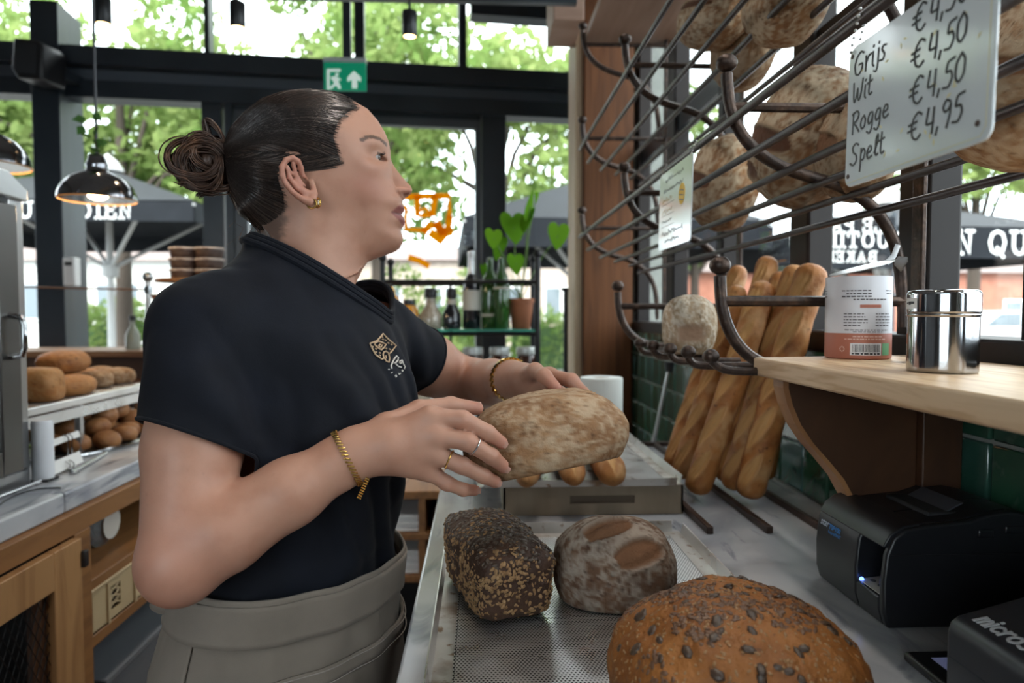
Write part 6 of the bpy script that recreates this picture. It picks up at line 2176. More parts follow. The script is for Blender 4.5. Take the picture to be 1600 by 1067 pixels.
def heart_leaf(c, right, up, size, bend=.2):
    c, right, up = [np.array(q, float) for q in (c, right, up)]
    right /= np.linalg.norm(right)
    up = up - right * np.dot(up, right)
    up /= np.linalg.norm(up)
    nn = np.cross(right, up)
    ol = [(0, -.50), (.14, -.36), (.27, -.15), (.36, .06), (.38, .24), (.32, .38), (.2, .44), (.08, .40), (0, .30), (-.08, .40), (-.2, .44), (-.32, .38), (-.38, .24), (-.36, .06), (-.27, -.15), (-.14, -.36)]
    V = [c + size * (.0 * right)] + [c + size * (a * right + b * up + bend * (a * a * 1.5 - .1 + .2 * b * b) * nn) for a, b in ol]
    V2 = [v - nn * .0008 for v in V]
    n = len(ol)
    F = [(0, 1 + i, 1 + (i + 1) % n) for i in range(n)]
    F2 = [(n + 1, n + 2 + (i + 1) % n, n + 2 + i) for i in range(n)]
    return MB().add(V + V2, F + F2)


base = np.array((px_, YS + .08, zp + .11))
for k_, (lx, ly, sz, r_, u_, dy) in enumerate(((771, 372, .085, (.75, .2, -.1), (-.25, .3, 1), -.05), (803, 355, .135, (.85, .3, 0), (.1, .4, 1), .02), (828, 322, .12, (.35, .9, .1), (-.2, .0, -1), -.03), (872, 368, .105, (1, .15, -.1), (.15, .1, 1), .0),
                                               (806, 412, .085, (.9, .3, 0), (-.1, .2, 1), -.04), (780, 388, .10, (.7, .7, .2), (.6, 0, 1), .03), (757, 425, .07, (.4, .6, .1), (-.2, -.1, 1), .05), (838, 308, .05, (.4, .8, 0), (.1, 0, 1), .02), (823, 345, .11, (.5, -.6, .3), (.5, .2, 1), -.02))):
    q = PY(lx, ly, YS + .08 + dy)
    o = part('leaf', heart_leaf(q, r_, u_, sz * 1.15), M_pl, pp, smooth=True)
    mid = (base + q) / 2 + np.array((.01 * (-1) ** k_, 0, .02))
    part('leaf_stalk', MB().tube(smooth_curve(np.array([base, mid, q]), 10), .0022, 6), mat('stalk_green', (.12, .22, .05), .5), o)
# extra dark upright by the pillar
p = PY(884, 452, 3.05)
tag(part('iron_post', MB().tube([(p[0], 3.05, 0), (p[0], 3.05, p[2])], .011, 10).tube([(p[0] - .02, 3.05, p[2]), (p[0] + .012, 3.05, p[2])], .008, 8), M_bl, smooth=True), 'thin black iron post standing left of the timber pillar', 'post')

# ---- low oak shelf unit behind the counter with paper stacks
ou = thing('oak_shelf_unit', 'low open oak shelf unit behind the apron holding paper stacks', 'shelf unit', (-.4, 2.35, 0))
YO = 2.2
xo0, xo1 = PY(540, 780, YO)[0], PY(672, 780, YO)[0] + .08
for py_, th in ((768, .026), (834, .022), (900, .022)):
    z = PY(640, py_, YO)[2]
    part('shelf', MB().box((xo0, YO, z - th), (xo1, YO + .34, z)), M_wood_oak, ou, bevel=.002)
zt2 = PY(640, 768, YO)[2] - .026
for pxx in (PY(659, 800, YO)[0], xo0 + .012, xo1 - .012):
    part('upright', MB().box((pxx - .011, YO + .003, 0), (pxx + .011, YO + .337, zt2)), M_wood_oak, ou)
part('back_panel', MB().box((xo0, YO + .34, 0), (xo1, YO + .345, zt2)), M_black, ou)
for (y0_, n_, lb) in ((834, 5, 'upper'), (900, 7, 'lower')):
    z = PY(640, y0_, YO)[2] + .0005
    t = thing('paper_stack', 'stack of folded paper on the %s level of the low oak shelf' % lb, 'paper', (PY(640, 800, YO)[0] - .02, YO + .15, z), 'paper stacks in the oak shelf')
    for i in range(n_):
        xx = PY(632, 800, YO)[0] - .05 + .004 * (i % 3)
        part('sheet_bundle', MB().box((xx - .10, YO + .02 + .005 * (i % 2), z + i * .011), (xx + .095, YO + .3, z + i * .011 + .010)), M_paper, t, bevel=.003)

# =================================================================== PERSON
def smin(a, b, k):
    h = np.clip(.5 + .5 * (b - a) / k, 0, 1)
    return b * (1 - h) + a * h - k * h * (1 - h)


def smax(a, b, k):
    return -smin(-a, -b, k)


def cone(P, a, b, ra, rb):
    a, b = np.array(a, float), np.array(b, float)
    d = b - a
    t = np.clip(((P - a) @ d) / (d @ d + 1e-12), 0, 1)
    return np.linalg.norm(P - a - t[:, None] * d, axis=1) - (ra + (rb - ra) * t)


def chain_sdf(P, pts, rad, k=.004):
    o = None
    for i in range(len(pts) - 1):
        c = cone(P, pts[i], pts[i + 1], rad[i], rad[i + 1])
        o = c if o is None else smin(o, c, k)
    return o


def surfnet(F, lo, hi, h, coarse=4):
    """smooth quad surface of F=0 (negative inside)"""
    lo, hi = np.array(lo, float), np.array(hi, float)
    n = (np.ceil((hi - lo) / (h * coarse)).astype(int)) * coarse + 1
    nc = (n - 1) // coarse + 1
    ax = [lo[i] + h * coarse * np.arange(nc[i]) for i in range(3)]
    G = np.stack(np.meshgrid(*ax, indexing='ij'), -1).reshape(-1, 3)
    Fc = F(G).reshape(nc)
    big = h * coarse * 1.9
    near = np.abs(Fc) < big
    cell = np.zeros(nc - 1, bool)
    cmin = np.full(nc - 1, 1e9)
    for dx in (0, 1):
        for dy in (0, 1):
            for dz in (0, 1):
                s = np.s_[dx:nc[0] - 1 + dx, dy:nc[1] - 1 + dy, dz:nc[2] - 1 + dz]
                cell |= near[s]
                cmin = np.minimum(cmin, Fc[s])
    full = np.empty(n, np.float32)
    up = np.repeat(np.repeat(np.repeat(np.where(cmin < 0, -1., 1.), coarse, 0), coarse, 1), coarse, 2)
    full[:-1, :-1, :-1] = up
    full[-1], full[:, -1], full[:, :, -1] = 1, 1, 1
    act = np.zeros(n, bool)
    ca = np.repeat(np.repeat(np.repeat(cell, coarse, 0), coarse, 1), coarse, 2)
    act[:-1, :-1, :-1] = ca
    act[1:, 1:, 1:] |= ca
    act[1:, :-1, :-1] |= ca
    act[:-1, 1:, :-1] |= ca
    act[:-1, :-1, 1:] |= ca
    act[1:, 1:, :-1] |= ca
    act[1:, :-1, 1:] |= ca
    act[:-1, 1:, 1:] |= ca
    I = np.argwhere(act)
    val = np.empty(len(I))
    for s in range(0, len(I), 400000):
        val[s:s + 400000] = F(lo + I[s:s + 400000] * h)
    full[act] = val
    ins = full < 0
    cnt = np.zeros(np.array(n) - 1, np.int8)
    for dx in (0, 1):
        for dy in (0, 1):
            for dz in (0, 1):
                cnt += ins[dx:n[0] - 1 + dx, dy:n[1] - 1 + dy, dz:n[2] - 1 + dz]
    mixed = (cnt > 0) & (cnt < 8)
    C = np.argwhere(mixed)
    idx = np.full(mixed.shape, -1, np.int64)
    idx[mixed] = np.arange(len(C))
    acc = np.zeros((len(C), 3))
    num = np.zeros(len(C))
    cor = [(0, 0, 0), (1, 0, 0), (0, 1, 0), (1, 1, 0), (0, 0, 1), (1, 0, 1), (0, 1, 1), (1, 1, 1)]
    vals = [full[C[:, 0] + a, C[:, 1] + b, C[:, 2] + c] for a, b, c in cor]
    for i, j in ((0, 1), (2, 3), (4, 5), (6, 7), (0, 2), (1, 3), (4, 6), (5, 7), (0, 4), (1, 5), (2, 6), (3, 7)):
        a, b = vals[i], vals[j]
        m = (a < 0) != (b < 0)
        t = np.where(m, a / np.where(m, a - b, 1), 0)
        ci, cj = np.array(cor[i], float), np.array(cor[j], float)
        acc += m[:, None] * (ci + t[:, None] * (cj - ci))
        num += m
    V = lo + (C + acc / num[:, None]) * h
    Q = []
    for axn in range(3):
        o1, o2 = [(1, 2), (2, 0), (0, 1)][axn]
        sl0 = [slice(1, -1)] * 3
        sl0[axn] = slice(0, -1)
        sl1 = list(sl0)
        sl1[axn] = slice(1, None)
        A, B = ins[tuple(sl0)], ins[tuple(sl1)]
        E = np.argwhere(A != B)
        if not len(E):
            continue
        fl = A[tuple(E.T)]
        base = E.copy()
        base[:, o1] += 1
        base[:, o2] += 1
        e1, e2 = np.zeros(3, int), np.zeros(3, int)
        e1[o1] = 1
        e2[o2] = 1
        q = np.stack([idx[tuple((base - e1 - e2).T)], idx[tuple((base - e2).T)], idx[tuple(base.T)], idx[tuple((base - e1).T)]], 1)
        q[~fl] = q[~fl][:, ::-1]
        Q.append(q[(q >= 0).all(1)])
    return V, np.concatenate(Q)


# ------------------------------------------------------------------- frames and joints
HO = PY(495, 292, .93)                       # mid-sagittal point at the ear canal
hf = np.array((.974, .228, 0.0))
hl = np.array((-.228, .974, 0.0))
up3 = np.array((0, 0, 1.0))


def hxz(px, py, yl=0.0):
    p = plane_pt(px, py, HO + hl * yl, hl)
    return np.array((np.dot(p - HO, hf), p[2] - HO[2]))


def hw(x, y, z):
    return HO + hf * x + hl * y + up3 * z


def poly_sd(P, poly):
    """signed distance to a closed polygon, positive inside"""
    poly = np.array(poly, float)
    n = len(poly)
    d = np.full(len(P), 1e9)
    ins = np.zeros(len(P), bool)
    for i in range(n):
        a, b = poly[i], poly[(i + 1) % n]
        e = b - a
        t = np.clip(((P - a) @ e) / (e @ e + 1e-12), 0, 1)
        d = np.minimum(d, np.linalg.norm(P - a - t[:, None] * e, axis=1))
        c = ((a[1] > P[:, 1]) != (b[1] > P[:, 1]))
        with np.errstate(divide='ignore', invalid='ignore'):
            xi = a[0] + (P[:, 1] - a[1]) / (b[1] - a[1] + 1e-15) * e[0]
        ins ^= c & (P[:, 0] < xi)
    return np.where(ins, d, -d)


FACE = [(552, 160), (574, 172), (590, 190), (601, 208), (607, 222), (609.5, 235), (610, 249)]
NOSE = [(610, 249), (615, 259), (626, 273.5), (635, 284), (642, 291), (644.5, 297), (641, 303.5), (634, 309), (628.5, 314)]
LIPS = [(628, 314), (628.5, 320), (631, 325), (630.5, 331), (627, 336), (631, 341), (633, 347.5), (629, 355), (626, 359.5), (628, 366), (630, 372.5), (629, 379), (625, 387), (617, 393), (606, 397), (590, 403), (574, 409)]
BACK = [(557, 428), (520, 448), (490, 450), (455, 425), (424, 372), (392, 330), (374, 297), (366, 263), (364, 231), (374, 206), (393, 186), (419, 167), (450, 155), (484, 150), (523, 151)]
basepoly = [hxz(*q) for q in FACE + [(614, 285), (621, 303)] + LIPS + BACK]
nosepoly = [hxz(*q) for q in NOSE + [(622, 318), (598, 300), (600, 262)]]
hairsil = [hxz(*q) for q in [(560, 161), (523, 146), (482, 142), (444, 145), (409, 157), (381, 178), (361, 200), (348, 231), (351, 263), (359, 297), (374, 336), (399, 353), (424, 374), (438, 388), (470, 392), (520, 400), (570, 395), (590, 300), (590, 200)]]
GX0, GX1, GZ0, GZ1, GS = -.20, .19, -.17, .19, .001
gx = np.arange(GX0, GX1, GS)
gz = np.arange(GZ0, GZ1, GS)
GXX, GZZ = np.meshgrid(gx, gz, indexing='ij')
GP = np.stack([GXX.ravel(), GZZ.ravel()], 1)


def rnd(t):
    t = np.clip(t, 0, 1)
    return np.sqrt(1 - (1 - t) ** 2)


CT = np.array([(-100, 50, 62), (-40, 60, 76), (10, 60, 75), (60, 75, 64), (90, 85, 55), (70, 30, 66), (98, 42, 52), (60, 0, 66), (88, 0, 57), (100, -30, 45), (96, -55, 41), (70, -40, 56), (20, -20, 69), (20, -60, 54), (60, -78, 43), (95, -75, 36), (112, -82, 27), (-60, -20, 66), (-30, -60, 54), (30, -105, 43), (0, 120, 70), (20, -135, 38), (-10, -110, 42), (60, -104, 36)], float) / 1000


def rbf(P, C, v, s):
    w_ = np.exp(-((P[:, None, :] - C[None]) ** 2).sum(-1) / (2 * s * s)) + 1e-9
    return (w_ * v).sum(1) / w_.sum(1)


sdb = poly_sd(GP, basepoly)
W0 = np.concatenate([rbf(GP[i:i + 20000], CT[:, :2], CT[:, 2], .030) for i in range(0, len(GP), 20000)])
Rr = .052 + .034 * sstep(.02, .09, GP[:, 1]) + .02 * sstep(.02, -.06, GP[:, 0])
Rr = Rr - .014 * sstep(-.05, -.09, GP[:, 1])
hb = np.where(sdb > 0, W0 * rnd(sdb / Rr), sdb)


def bump2(px, py, yl, amp, sx, sz, ang=0):
    c = hxz(px, py, yl)
    d = GP - c
    ca, sa = math.cos(R(ang)), math.sin(R(ang))
    a = d[:, 0] * ca + d[:, 1] * sa
    b = -d[:, 0] * sa + d[:, 1] * ca
    return amp * np.exp(-(a / sx) ** 2 - (b / sz) ** 2)


inside = sstep(.0, .012, sdb)
hb = hb + inside * (bump2(588, 247, -.034, -.0100, .0135, .0095) + bump2(581, 262, -.05, .0035, .018, .010, -25) + bump2(590, 224, -.035, .0030, .020, .006, 15)
                    + bump2(560, 330, -.05, -.0030, .020, .018) + bump2(608, 336, -.025, -.0012, .006, .006) + bump2(600, 305, -.03, .0008, .014, .010))
# mouth line and lips volume
ml = [hxz(*q, -.012) for q in ((628, 336), (620, 336), (612, 335))]
dm, _ = seg_dist(GP, ml[0], ml[2])
hb = hb - inside * .0030 * np.exp(-(dm / .0016) ** 2)
hg = hb.reshape(GXX.shape)
bl_ = hg.copy()
for _ in range(3):
    for ax_ in (0, 1):
        bl_ = sum(np.roll(bl_, s_, ax_) for s_ in range(-3, 4)) / 7
wb_ = sstep(.006, .016, sdb.reshape(GXX.shape)) * (1 - .75 * np.exp(-((GXX - hxz(590, 247, -.034)[0]) ** 2 + (GZZ - hxz(590, 247, -.034)[1]) ** 2) / .016 ** 2))
hb = (hg * (1 - wb_) + bl_ * wb_).ravel()
sdn = poly_sd(GP, nosepoly)
ztip = hxz(640, 300)[1]
Wn = .0075 + .0105 * sstep(hxz(0, 262)[1], ztip, GP[:, 1])
alar = bump2(622, 300, -.012, .0035, .0065, .0075)
hn = np.where(sdn > 0, (Wn + alar) * rnd(sdn / .0125), sdn)
hn = hn - bump2(631.5, 306.0, -.006, .0050, .0040, .0020, -22) * (sdn > 0)
H = smax(hb, hn, .006)
# the skull carries on beneath the neck; extend outside as distance
H2 = H.reshape(GXX.shape)
gxd, gzd = np.gradient(H2, GS)
SL2 = np.sqrt(1 + np.minimum(gxd ** 2 + gzd ** 2, 60.0))


def grid_s(A, x, z):
    fx = np.clip((x - GX0) / GS, 0, A.shape[0] - 1.001)
    fz_ = np.clip((z - GZ0) / GS, 0, A.shape[1] - 1.001)
    i, j = fx.astype(int), fz_.astype(int)
    a, b = fx - i, fz_ - j
    return A[i, j] * (1 - a) * (1 - b) + A[i + 1, j] * a * (1 - b) + A[i, j + 1] * (1 - a) * b + A[i + 1, j + 1] * a * b


def head_local(P):
    d = P - HO
    return d @ hf, d @ hl, d[:, 2]


EYE = []
ec = hxz(592.5, 247.0, -.032)
for sgn in (-1, 1):
    EYE.append(hw(ec[0] - .0105, sgn * .0315, ec[1]))
NB0, NB1 = PY(492, 375, .928), PY(486, 486, .905)
ear_pts = [(474, 276), (471, 262), (466, 252), (457, 246.5), (447, 250), (440.5, 261), (441, 275), (447, 288), (456, 299), (466, 307), (476, 313), (484, 316), (489, 312), (491, 303), (490, 296)]
ear_lat = [-.078, -.080, -.083, -.086, -.089, -.092, -.093, -.092, -.090, -.087, -.084, -.082, -.080, -.077, -.074]
ear_rad = [.0022, .0028, .0032, .0033, .0033, .0033, .0032, .0031, .0031, .0034, .0042, .0052, .0050, .0042, .0036]


def epos(px, py, yl, side=-1):
    x, z = hxz(px, py, yl)
    return hw(x, side * abs(yl), z)


def ear_sdf(P, side=-1):
    k = lambda L: [epos(*q, side) for q in L]
    rim = k([(a, b, c) for (a, b), c in zip(ear_pts, ear_lat)])
    d = chain_sdf(P, rim, ear_rad, .0015)
    for L, r in (([(449, 262, -.087), (452, 278, -.087), (463, 293, -.084), (474, 301, -.081)], .0030), ([(458, 256, -.084), (462, 272, -.081), (470, 288, -.078)], .0026), ([(470, 296, -.080), (484, 303, -.078)], .0042),
                 ([(460, 284, -.081), (478, 306, -.079)], .0042), ([(487, 284, -.0705), (489, 292, -.0715)], .0038), ([(453, 268, -.085), (466, 279, -.0795), (476, 290, -.076)], .0018), ([(466, 262, -.079), (479, 280, -.0735)], .0020)):
        q = k(L)
        d = smin(d, chain_sdf(P, q, [r] * len(q), .002), .0022)
    return d


def F_head(P):
    x, y, z = head_local(P)
    d = (np.abs(y) - grid_s(H2, x, z)) / grid_s(SL2, x, z)
    far = np.maximum(np.maximum(np.abs(x - .0) - .17, np.abs(z) - .165), 0)
    d = np.where(far > 0, np.maximum(d, far), d)
    for e in EYE:
        r = np.linalg.norm(P - e, axis=1)
        d = smin(d, r - .0132, .0035)
        s = 1 if np.dot(e - HO, hl) > 0 else -1
        q = P - e
        qx, qy, qz = q @ hf, (q @ hl) * s, q[:, 2]
        ca, sa = math.cos(R(17)), math.sin(R(17))
        a, b = qx * ca + qy * sa, -qx * sa + qy * ca
        op = (np.sqrt(((a - .0145) / .0085) ** 2 + (b / .0135) ** 2 + ((qz + .0006) / .0036) ** 2) - 1) * .0036
        d = smax(d, -op, .0012)
    for s in (-1, 1):
        q = P - hw(*[(lambda t_: (t_[0], s * .0078, t_[1]))(hxz(631.0, 305.5))][0])
        a, b, c_ = q @ hf, q @ hl, q[:, 2]
        a, c_ = a * .93 + c_ * .37, -a * .37 + c_ * .93
        d = smax(d, -(np.sqrt((a / .0052) ** 2 + (b / .0034) ** 2 + (c_ / .0022) ** 2) - 1) * .0022, .0008)
    nk = cone(P, NB0, NB1, .0535, .0550)
    nk2 = cone(P, PY(462, 372, .925), PY(470, 470, .90), .040, .045)
    nk = smin(nk, nk2, .02)
    d = smin(d, nk, .022)
    near = np.abs(y) > .055
    if near.any():
        pe = P[near]
        de = np.minimum(ear_sdf(pe, -1), ear_sdf(pe, 1))
        d[near] = smin(d[near], de, .0035)
    return d


SRj = PY(320, 520, .785)
ERj = PY(286, 868, .695)
WRj = PY(558, 707, .742)
SLj = PY(588, 524, 1.02)
ELj = PY(728, 602, 1.19)
WLj = PY(800, 593, 1.0)


def F_arm(P, S, E, Wj, side):
    u = (E - S)
    f = (Wj - E)
    fd = f / np.linalg.norm(f)
    d = chain_sdf(P, [S, S + u * .55, E], [.0510, .0490, .0405], .01)
    back = -(fd) * .004 + (u / np.linalg.norm(u)) * .012
    d = smin(d, np.linalg.norm(P - (E + back), axis=1) - .0345, .02)
    fo = chain_sdf(P, [E, E + f * .22, E + f * .6, E + f * .9, Wj], [.0380, .0415, .0350, .0272, .0258], .012)
    return smin(d, fo, .014)


def rh(px, py, Y):
    return PY(px, py, Y)


# right hand: knuckles, middle joints, end joints, tips
RH = {
    'index': ([rh(672, 652, .742), rh(722, 655, .738), rh(762, 676, .742), rh(784, 692, .752)], [.0112, .0098, .0086, .0072]),
    'middle': ([rh(680, 680, .736), rh(730, 690, .730), rh(768, 713, .737), rh(788, 730, .748)], [.0112, .0098, .0086, .0072]),
    'ring': ([rh(678, 708, .738), rh(722, 727, .734), rh(756, 744, .742), rh(774, 753, .754)], [.0106, .0092, .0080, .0070]),
    'little': ([rh(666, 733, .744), rh(698, 755, .742), rh(724, 765, .750), rh(742, 766, .762)], [.0095, .0080, .0070, .0062]),
    'thumb': ([rh(604, 668, .760), rh(655, 642, .780), rh(704, 634, .795), rh(745, 638, .802)], [.0145, .0125, .0105, .0080]),
}
LH = {
    'index': ([rh(858, 588, .925), rh(893, 594, .890), rh(912, 615, .880), rh(918, 640, .885)], [.0105, .0092, .0080, .0068]),
    'middle': ([rh(852, 600, .935), rh(886, 620, .915), rh(900, 650, .905), rh(896, 672, .895)], [.0105, .0092, .0080, .0068]),
    'ring': ([rh(846, 612, .945), rh(872, 640, .935), rh(884, 668, .920), rh(878, 688, .905)], [.0100, .0086, .0075, .0065]),
    'little': ([rh(838, 624, .955), rh(856, 652, .950), rh(862, 678, .935), rh(856, 694, .915)], [.0090, .0076, .0066, .0058]),
    'thumb': ([rh(818, 590, .955), rh(836, 580, .915), rh(850, 588, .880), rh(868, 606, .862)], [.0135, .0115, .0100, .0078]),
}


def F_hand(P, Wj, Hd):
    d = None
    for nm in ('index', 'middle', 'ring', 'little'):
        pts, rad = Hd[nm]
        mid = Wj + (pts[0] - Wj) * .35
        c = cone(P, mid, pts[0], .0165, .0128)
        d = c if d is None else smin(d, c, .012)
    d = smin(d, cone(P, Wj, Wj + (Hd['middle'][0][0] - Wj) * .4, .0255, .0225), .014)
    th = Hd['thumb']
    d = smin(d, cone(P, Wj + (th[0][0] - Wj) * .2, th[0][0], .019, .0165), .014)
    fing = None
    for nm in Hd:
        pts, rad = Hd[nm]
        c = chain_sdf(P, pts, rad, .004)
        # knuckle swelling
        c = np.minimum(c, np.linalg.norm(P - pts[1], axis=1) - rad[1] * 1.06)
        fing = c if fing is None else smin(fing, c, .0016)
    return smin(d, fing, .007)


def F_right(P):
    return smin(F_arm(P, SRj, ERj, WRj, -1), F_hand(P, WRj, RH), .012)


def F_left(P):
    return smin(F_arm(P, SLj, ELj, WLj, 1), F_hand(P, WLj, LH), .012)


# torso frame
tl = SLj - SRj
tl[2] = 0
tl /= np.linalg.norm(tl)
tf = np.array((tl[1], -tl[0], 0.0))
TZ = np.array([.30, .60, .78, .86, .93, 1.00, 1.07, 1.14, 1.20, 1.26, 1.31, 1.36])
TA = np.array([.140, .142, .142, .136, .124, .118, .120, .126, .132, .136, .098, .055])
TB = np.array([.100, .104, .108, .104, .096, .094, .102, .116, .112, .092, .064, .050])
TC = np.array([.0, .0, .0, .0, .004, .010, .014, .022, .014, .004, -.006, -.004])
TX = np.array((-.250, -.250, -.250, -.248, -.242, -.238, -.236, -.235, -.235, -.235, -.235, -.235))
TY = np.array((.872, .872, .872, .872, .876, .880, .885, .890, .895, .898, .900, .902))


def torso_sdf(P, off=0.0):
    z = P[:, 2]
    a, b, c = np.interp(z, TZ, TA) + off, np.interp(z, TZ, TB) + off, np.interp(z, TZ, TC)
    cx, cy_ = np.interp(z, TZ, TX), np.interp(z, TZ, TY)
    q = np.stack([P[:, 0] - cx, P[:, 1] - cy_], 1)
    l_, f_ = q @ tl[:2], q @ tf[:2] - c
    k = np.sqrt((l_ / a) ** 2 + (f_ / b) ** 2)
    g = np.sqrt((l_ / a ** 2) ** 2 + (f_ / b ** 2) ** 2) / np.maximum(k, 1e-4)
    d = (k - 1) / np.maximum(g, 1.0)
    return np.maximum(d, np.maximum(z - 1.375, .30 - z))


def F_body(P):
    d = np.maximum(torso_sdf(P, -.008), P[:, 2] - 1.325)
    d = smin(d, cone(P, SRj, SLj, .05, .05), .04)
    for s in (-1, 1):
        hip = np.array((-.250, .872, .80)) + tl * s * .068
        kn = np.array((-.250, .872, .46)) + tl * s * .072
        an = np.array((-.250, .872, .09)) + tl * s * .080
        d = smin(d, chain_sdf(P, [hip, kn, an], [.064, .050, .040], .03), .03)
    return d


skinV, skinF, n0 = [], [], 0
chunks = [surfnet(F_head, HO + np.array((-.165, -.125, -.195)), HO + np.array((.165, .125, .15)), .0015),
          surfnet(F_right, np.array((-.40, .62, .96)), np.array((.03, .85, 1.35)), .0022),
          surfnet(F_left, np.array((-.24, .84, 1.06)), np.array((.20, 1.30, 1.36)), .0022),
          surfnet(F_body, np.array((-.50, .62, .03)), np.array((0.0, 1.14, 1.40)), .011)]
at_lip, at_brow, at_blush, at_scalp = [], [], [], []
brow = [hxz(*q, -.045) for q in ((564, 222.5), (573, 216.5), (584, 214), (595, 215.5), (604, 220.5))]
hline = [hxz(*q, -.055) for q in [(553, 150), (561, 160), (546, 172), (529, 194), (521, 220), (528, 243), (533, 258), (517, 262), (498, 258), (484, 260), (476, 252), (466, 243), (452, 240), (438, 252), (433, 272), (439, 292), (445, 312), (447, 335), (444, 362), (437, 388), (420, 392), (380, 370), (330, 320), (310, 231), (340, 120), (480, 100), (556, 120)]]
for ci, (V, F) in enumerate(chunks):
    skinV.append(V)
    skinF.append(F + n0)
    n0 += len(V)
    lp = np.zeros(len(V))
    br = np.zeros(len(V))
    bl = np.zeros(len(V))
    sc_ = np.zeros(len(V))
    if ci == 0:
        x, y, z = head_local(V)
        q = np.stack([x, z], 1)
        lpoly = [hxz(*t, -.008) for t in ((629, 319), (633, 326), (632, 333), (634, 342), (635, 350), (629, 354.5), (621, 347), (607, 336.5), (616, 328), (622, 323))]
        lp = sstep(-.001, .0015, poly_sd(q, lpoly)) * (np.abs(y) < .042)
        dbr = np.full(len(V), 1.)
        for i in range(len(brow) - 1):
            dd, _ = seg_dist(q, brow[i], brow[i + 1])
            dbr = np.minimum(dbr, dd)
        br = (1 - sstep(.0016, .0036, dbr + .0009 * fbm(np.stack([x * .6, y, z * 1.5], 1), 500, 2, 3))) * .85
        el = [(np.linalg.norm(V - e, axis=1)) for e in EYE]
        ez = np.minimum(*[np.where((np.linalg.norm(V - e, axis=1) < .0150) & (V[:, 2] - e[2] > .0012) & (V[:, 2] - e[2] < .0056) & (((V - e) @ hf) > .007), 0, 1) for e in EYE])
        br = np.maximum(br, (1 - ez) * .8)
        mth = [hxz(*t, -.010) for t in ((628.5, 336), (619, 336), (609.5, 334.8))]
        d1, _ = seg_dist(q, mth[0], mth[1])
        d2, _ = seg_dist(q, mth[1], mth[2])
        br = np.maximum(br, (1 - sstep(.0003, .0014, np.minimum(d1, d2))) * (np.abs(y) < .042) * .6)
        bl = np.clip(bump_ := np.exp(-(((x - hxz(575, 290, -.06)[0]) / .03) ** 2 + ((z - hxz(575, 290, -.06)[1]) / .022) ** 2)), 0, 1) * .6
        earm = (np.abs(y) > .075) * np.exp(-(((x - hxz(462, 275, -.085)[0]) / .03) ** 2 + ((z - hxz(462, 275, -.085)[1]) / .04) ** 2))
        bl = np.maximum(bl, earm * 1.0)
        tipx = hxz(636, 296)
        bl = np.maximum(bl, .5 * np.exp(-(((x - tipx[0]) / .012) ** 2 + ((z - tipx[1]) / .012) ** 2)))
        sc_ = sstep(-.007, .007, poly_sd(q, hline) + .0035 * fbm(np.stack([x * .5, y, z * 2.], 1), 220, 2, 7)) * .9
    else:
        Hd = (None, RH, LH, None)[ci]
        if Hd:
            for nm in Hd:
                tip = Hd[nm][0][3]
                bl = np.maximum(bl, np.exp(-(np.linalg.norm(V - tip, axis=1) / .016) ** 2))
                bl = np.maximum(bl, .5 * np.exp(-(np.linalg.norm(V - Hd[nm][0][1], axis=1) / .010) ** 2))
            el_ = (ERj, ELj)[ci - 1]
            bl = np.maximum(bl, .6 * np.exp(-(np.linalg.norm(V - el_, axis=1) / .06) ** 2))
    at_lip.append(lp)
    at_brow.append(br)
    at_blush.append(bl)
    at_scalp.append(sc_)
M_skin = mat('skin', (0.455, 0.24, 0.165), 0.46, 0, layers=[(35, (0.39, 0.19, 0.125), .45, .75), (160, (0.37, 0.18, 0.12), .66, .85)],
             attr=[('blush', (0.43, 0.185, 0.13)), ('lip', (0.26, 0.085, 0.075)), ('scalp', (0.10, 0.06, 0.045)), ('brow', (0.05, 0.028, 0.02))], bump=(700, .10, .0006), sss=.12, spec=.4)
person = thing('person', 'person in navy t-shirt and taupe apron with hair bun holding a loaf', 'person', (-.26, .88, 0))
body = mesh_obj('body', np.concatenate(skinV), np.concatenate(skinF), M_skin, person, True,
                {'lip': np.concatenate(at_lip), 'brow': np.concatenate(at_brow), 'blush': np.concatenate(at_blush), 'scalp': np.concatenate(at_scalp)})
# eyes
M_eye = mat('eye_white', (.33, .29, .27), .15, 0, coat=.5)
M_iris = mat('iris_brown', (.035, .022, .016), .08, 0, coat=.8)
for e in EYE:
    eb = part('eye', MB().ball(e, .0121, 24, 16), M_eye, person, smooth=True)
    g = hf - hl * .22 + np.array((0, 0, .02))
    g /= np.linalg.norm(g)
    part('iris', MB().tube([e + g * .0102, e + g * .0112, e + g * .0122, e + g * .0127], [.0067, .0062, .0044, .0005], 20), M_iris, eb, smooth=True)
# lashes of the near eye
m = MB()
e = EYE[0]
for k_ in range(12):
    a = -.6 + k_ * .085
    d_ = hf * math.cos(a) - hl * (-math.sin(a)) * 1
    d_ = hf * math.cos(a) + hl * math.sin(a)
    b0 = e + d_ * .0128 + up3 * .0036
    m.tube([b0, b0 + d_ * .0035 + up3 * .0006, b0 + d_ * .006 + up3 * .0030], [.00028, .0002, .00008], 4)
part('eyelashes', m, M_ink, person)

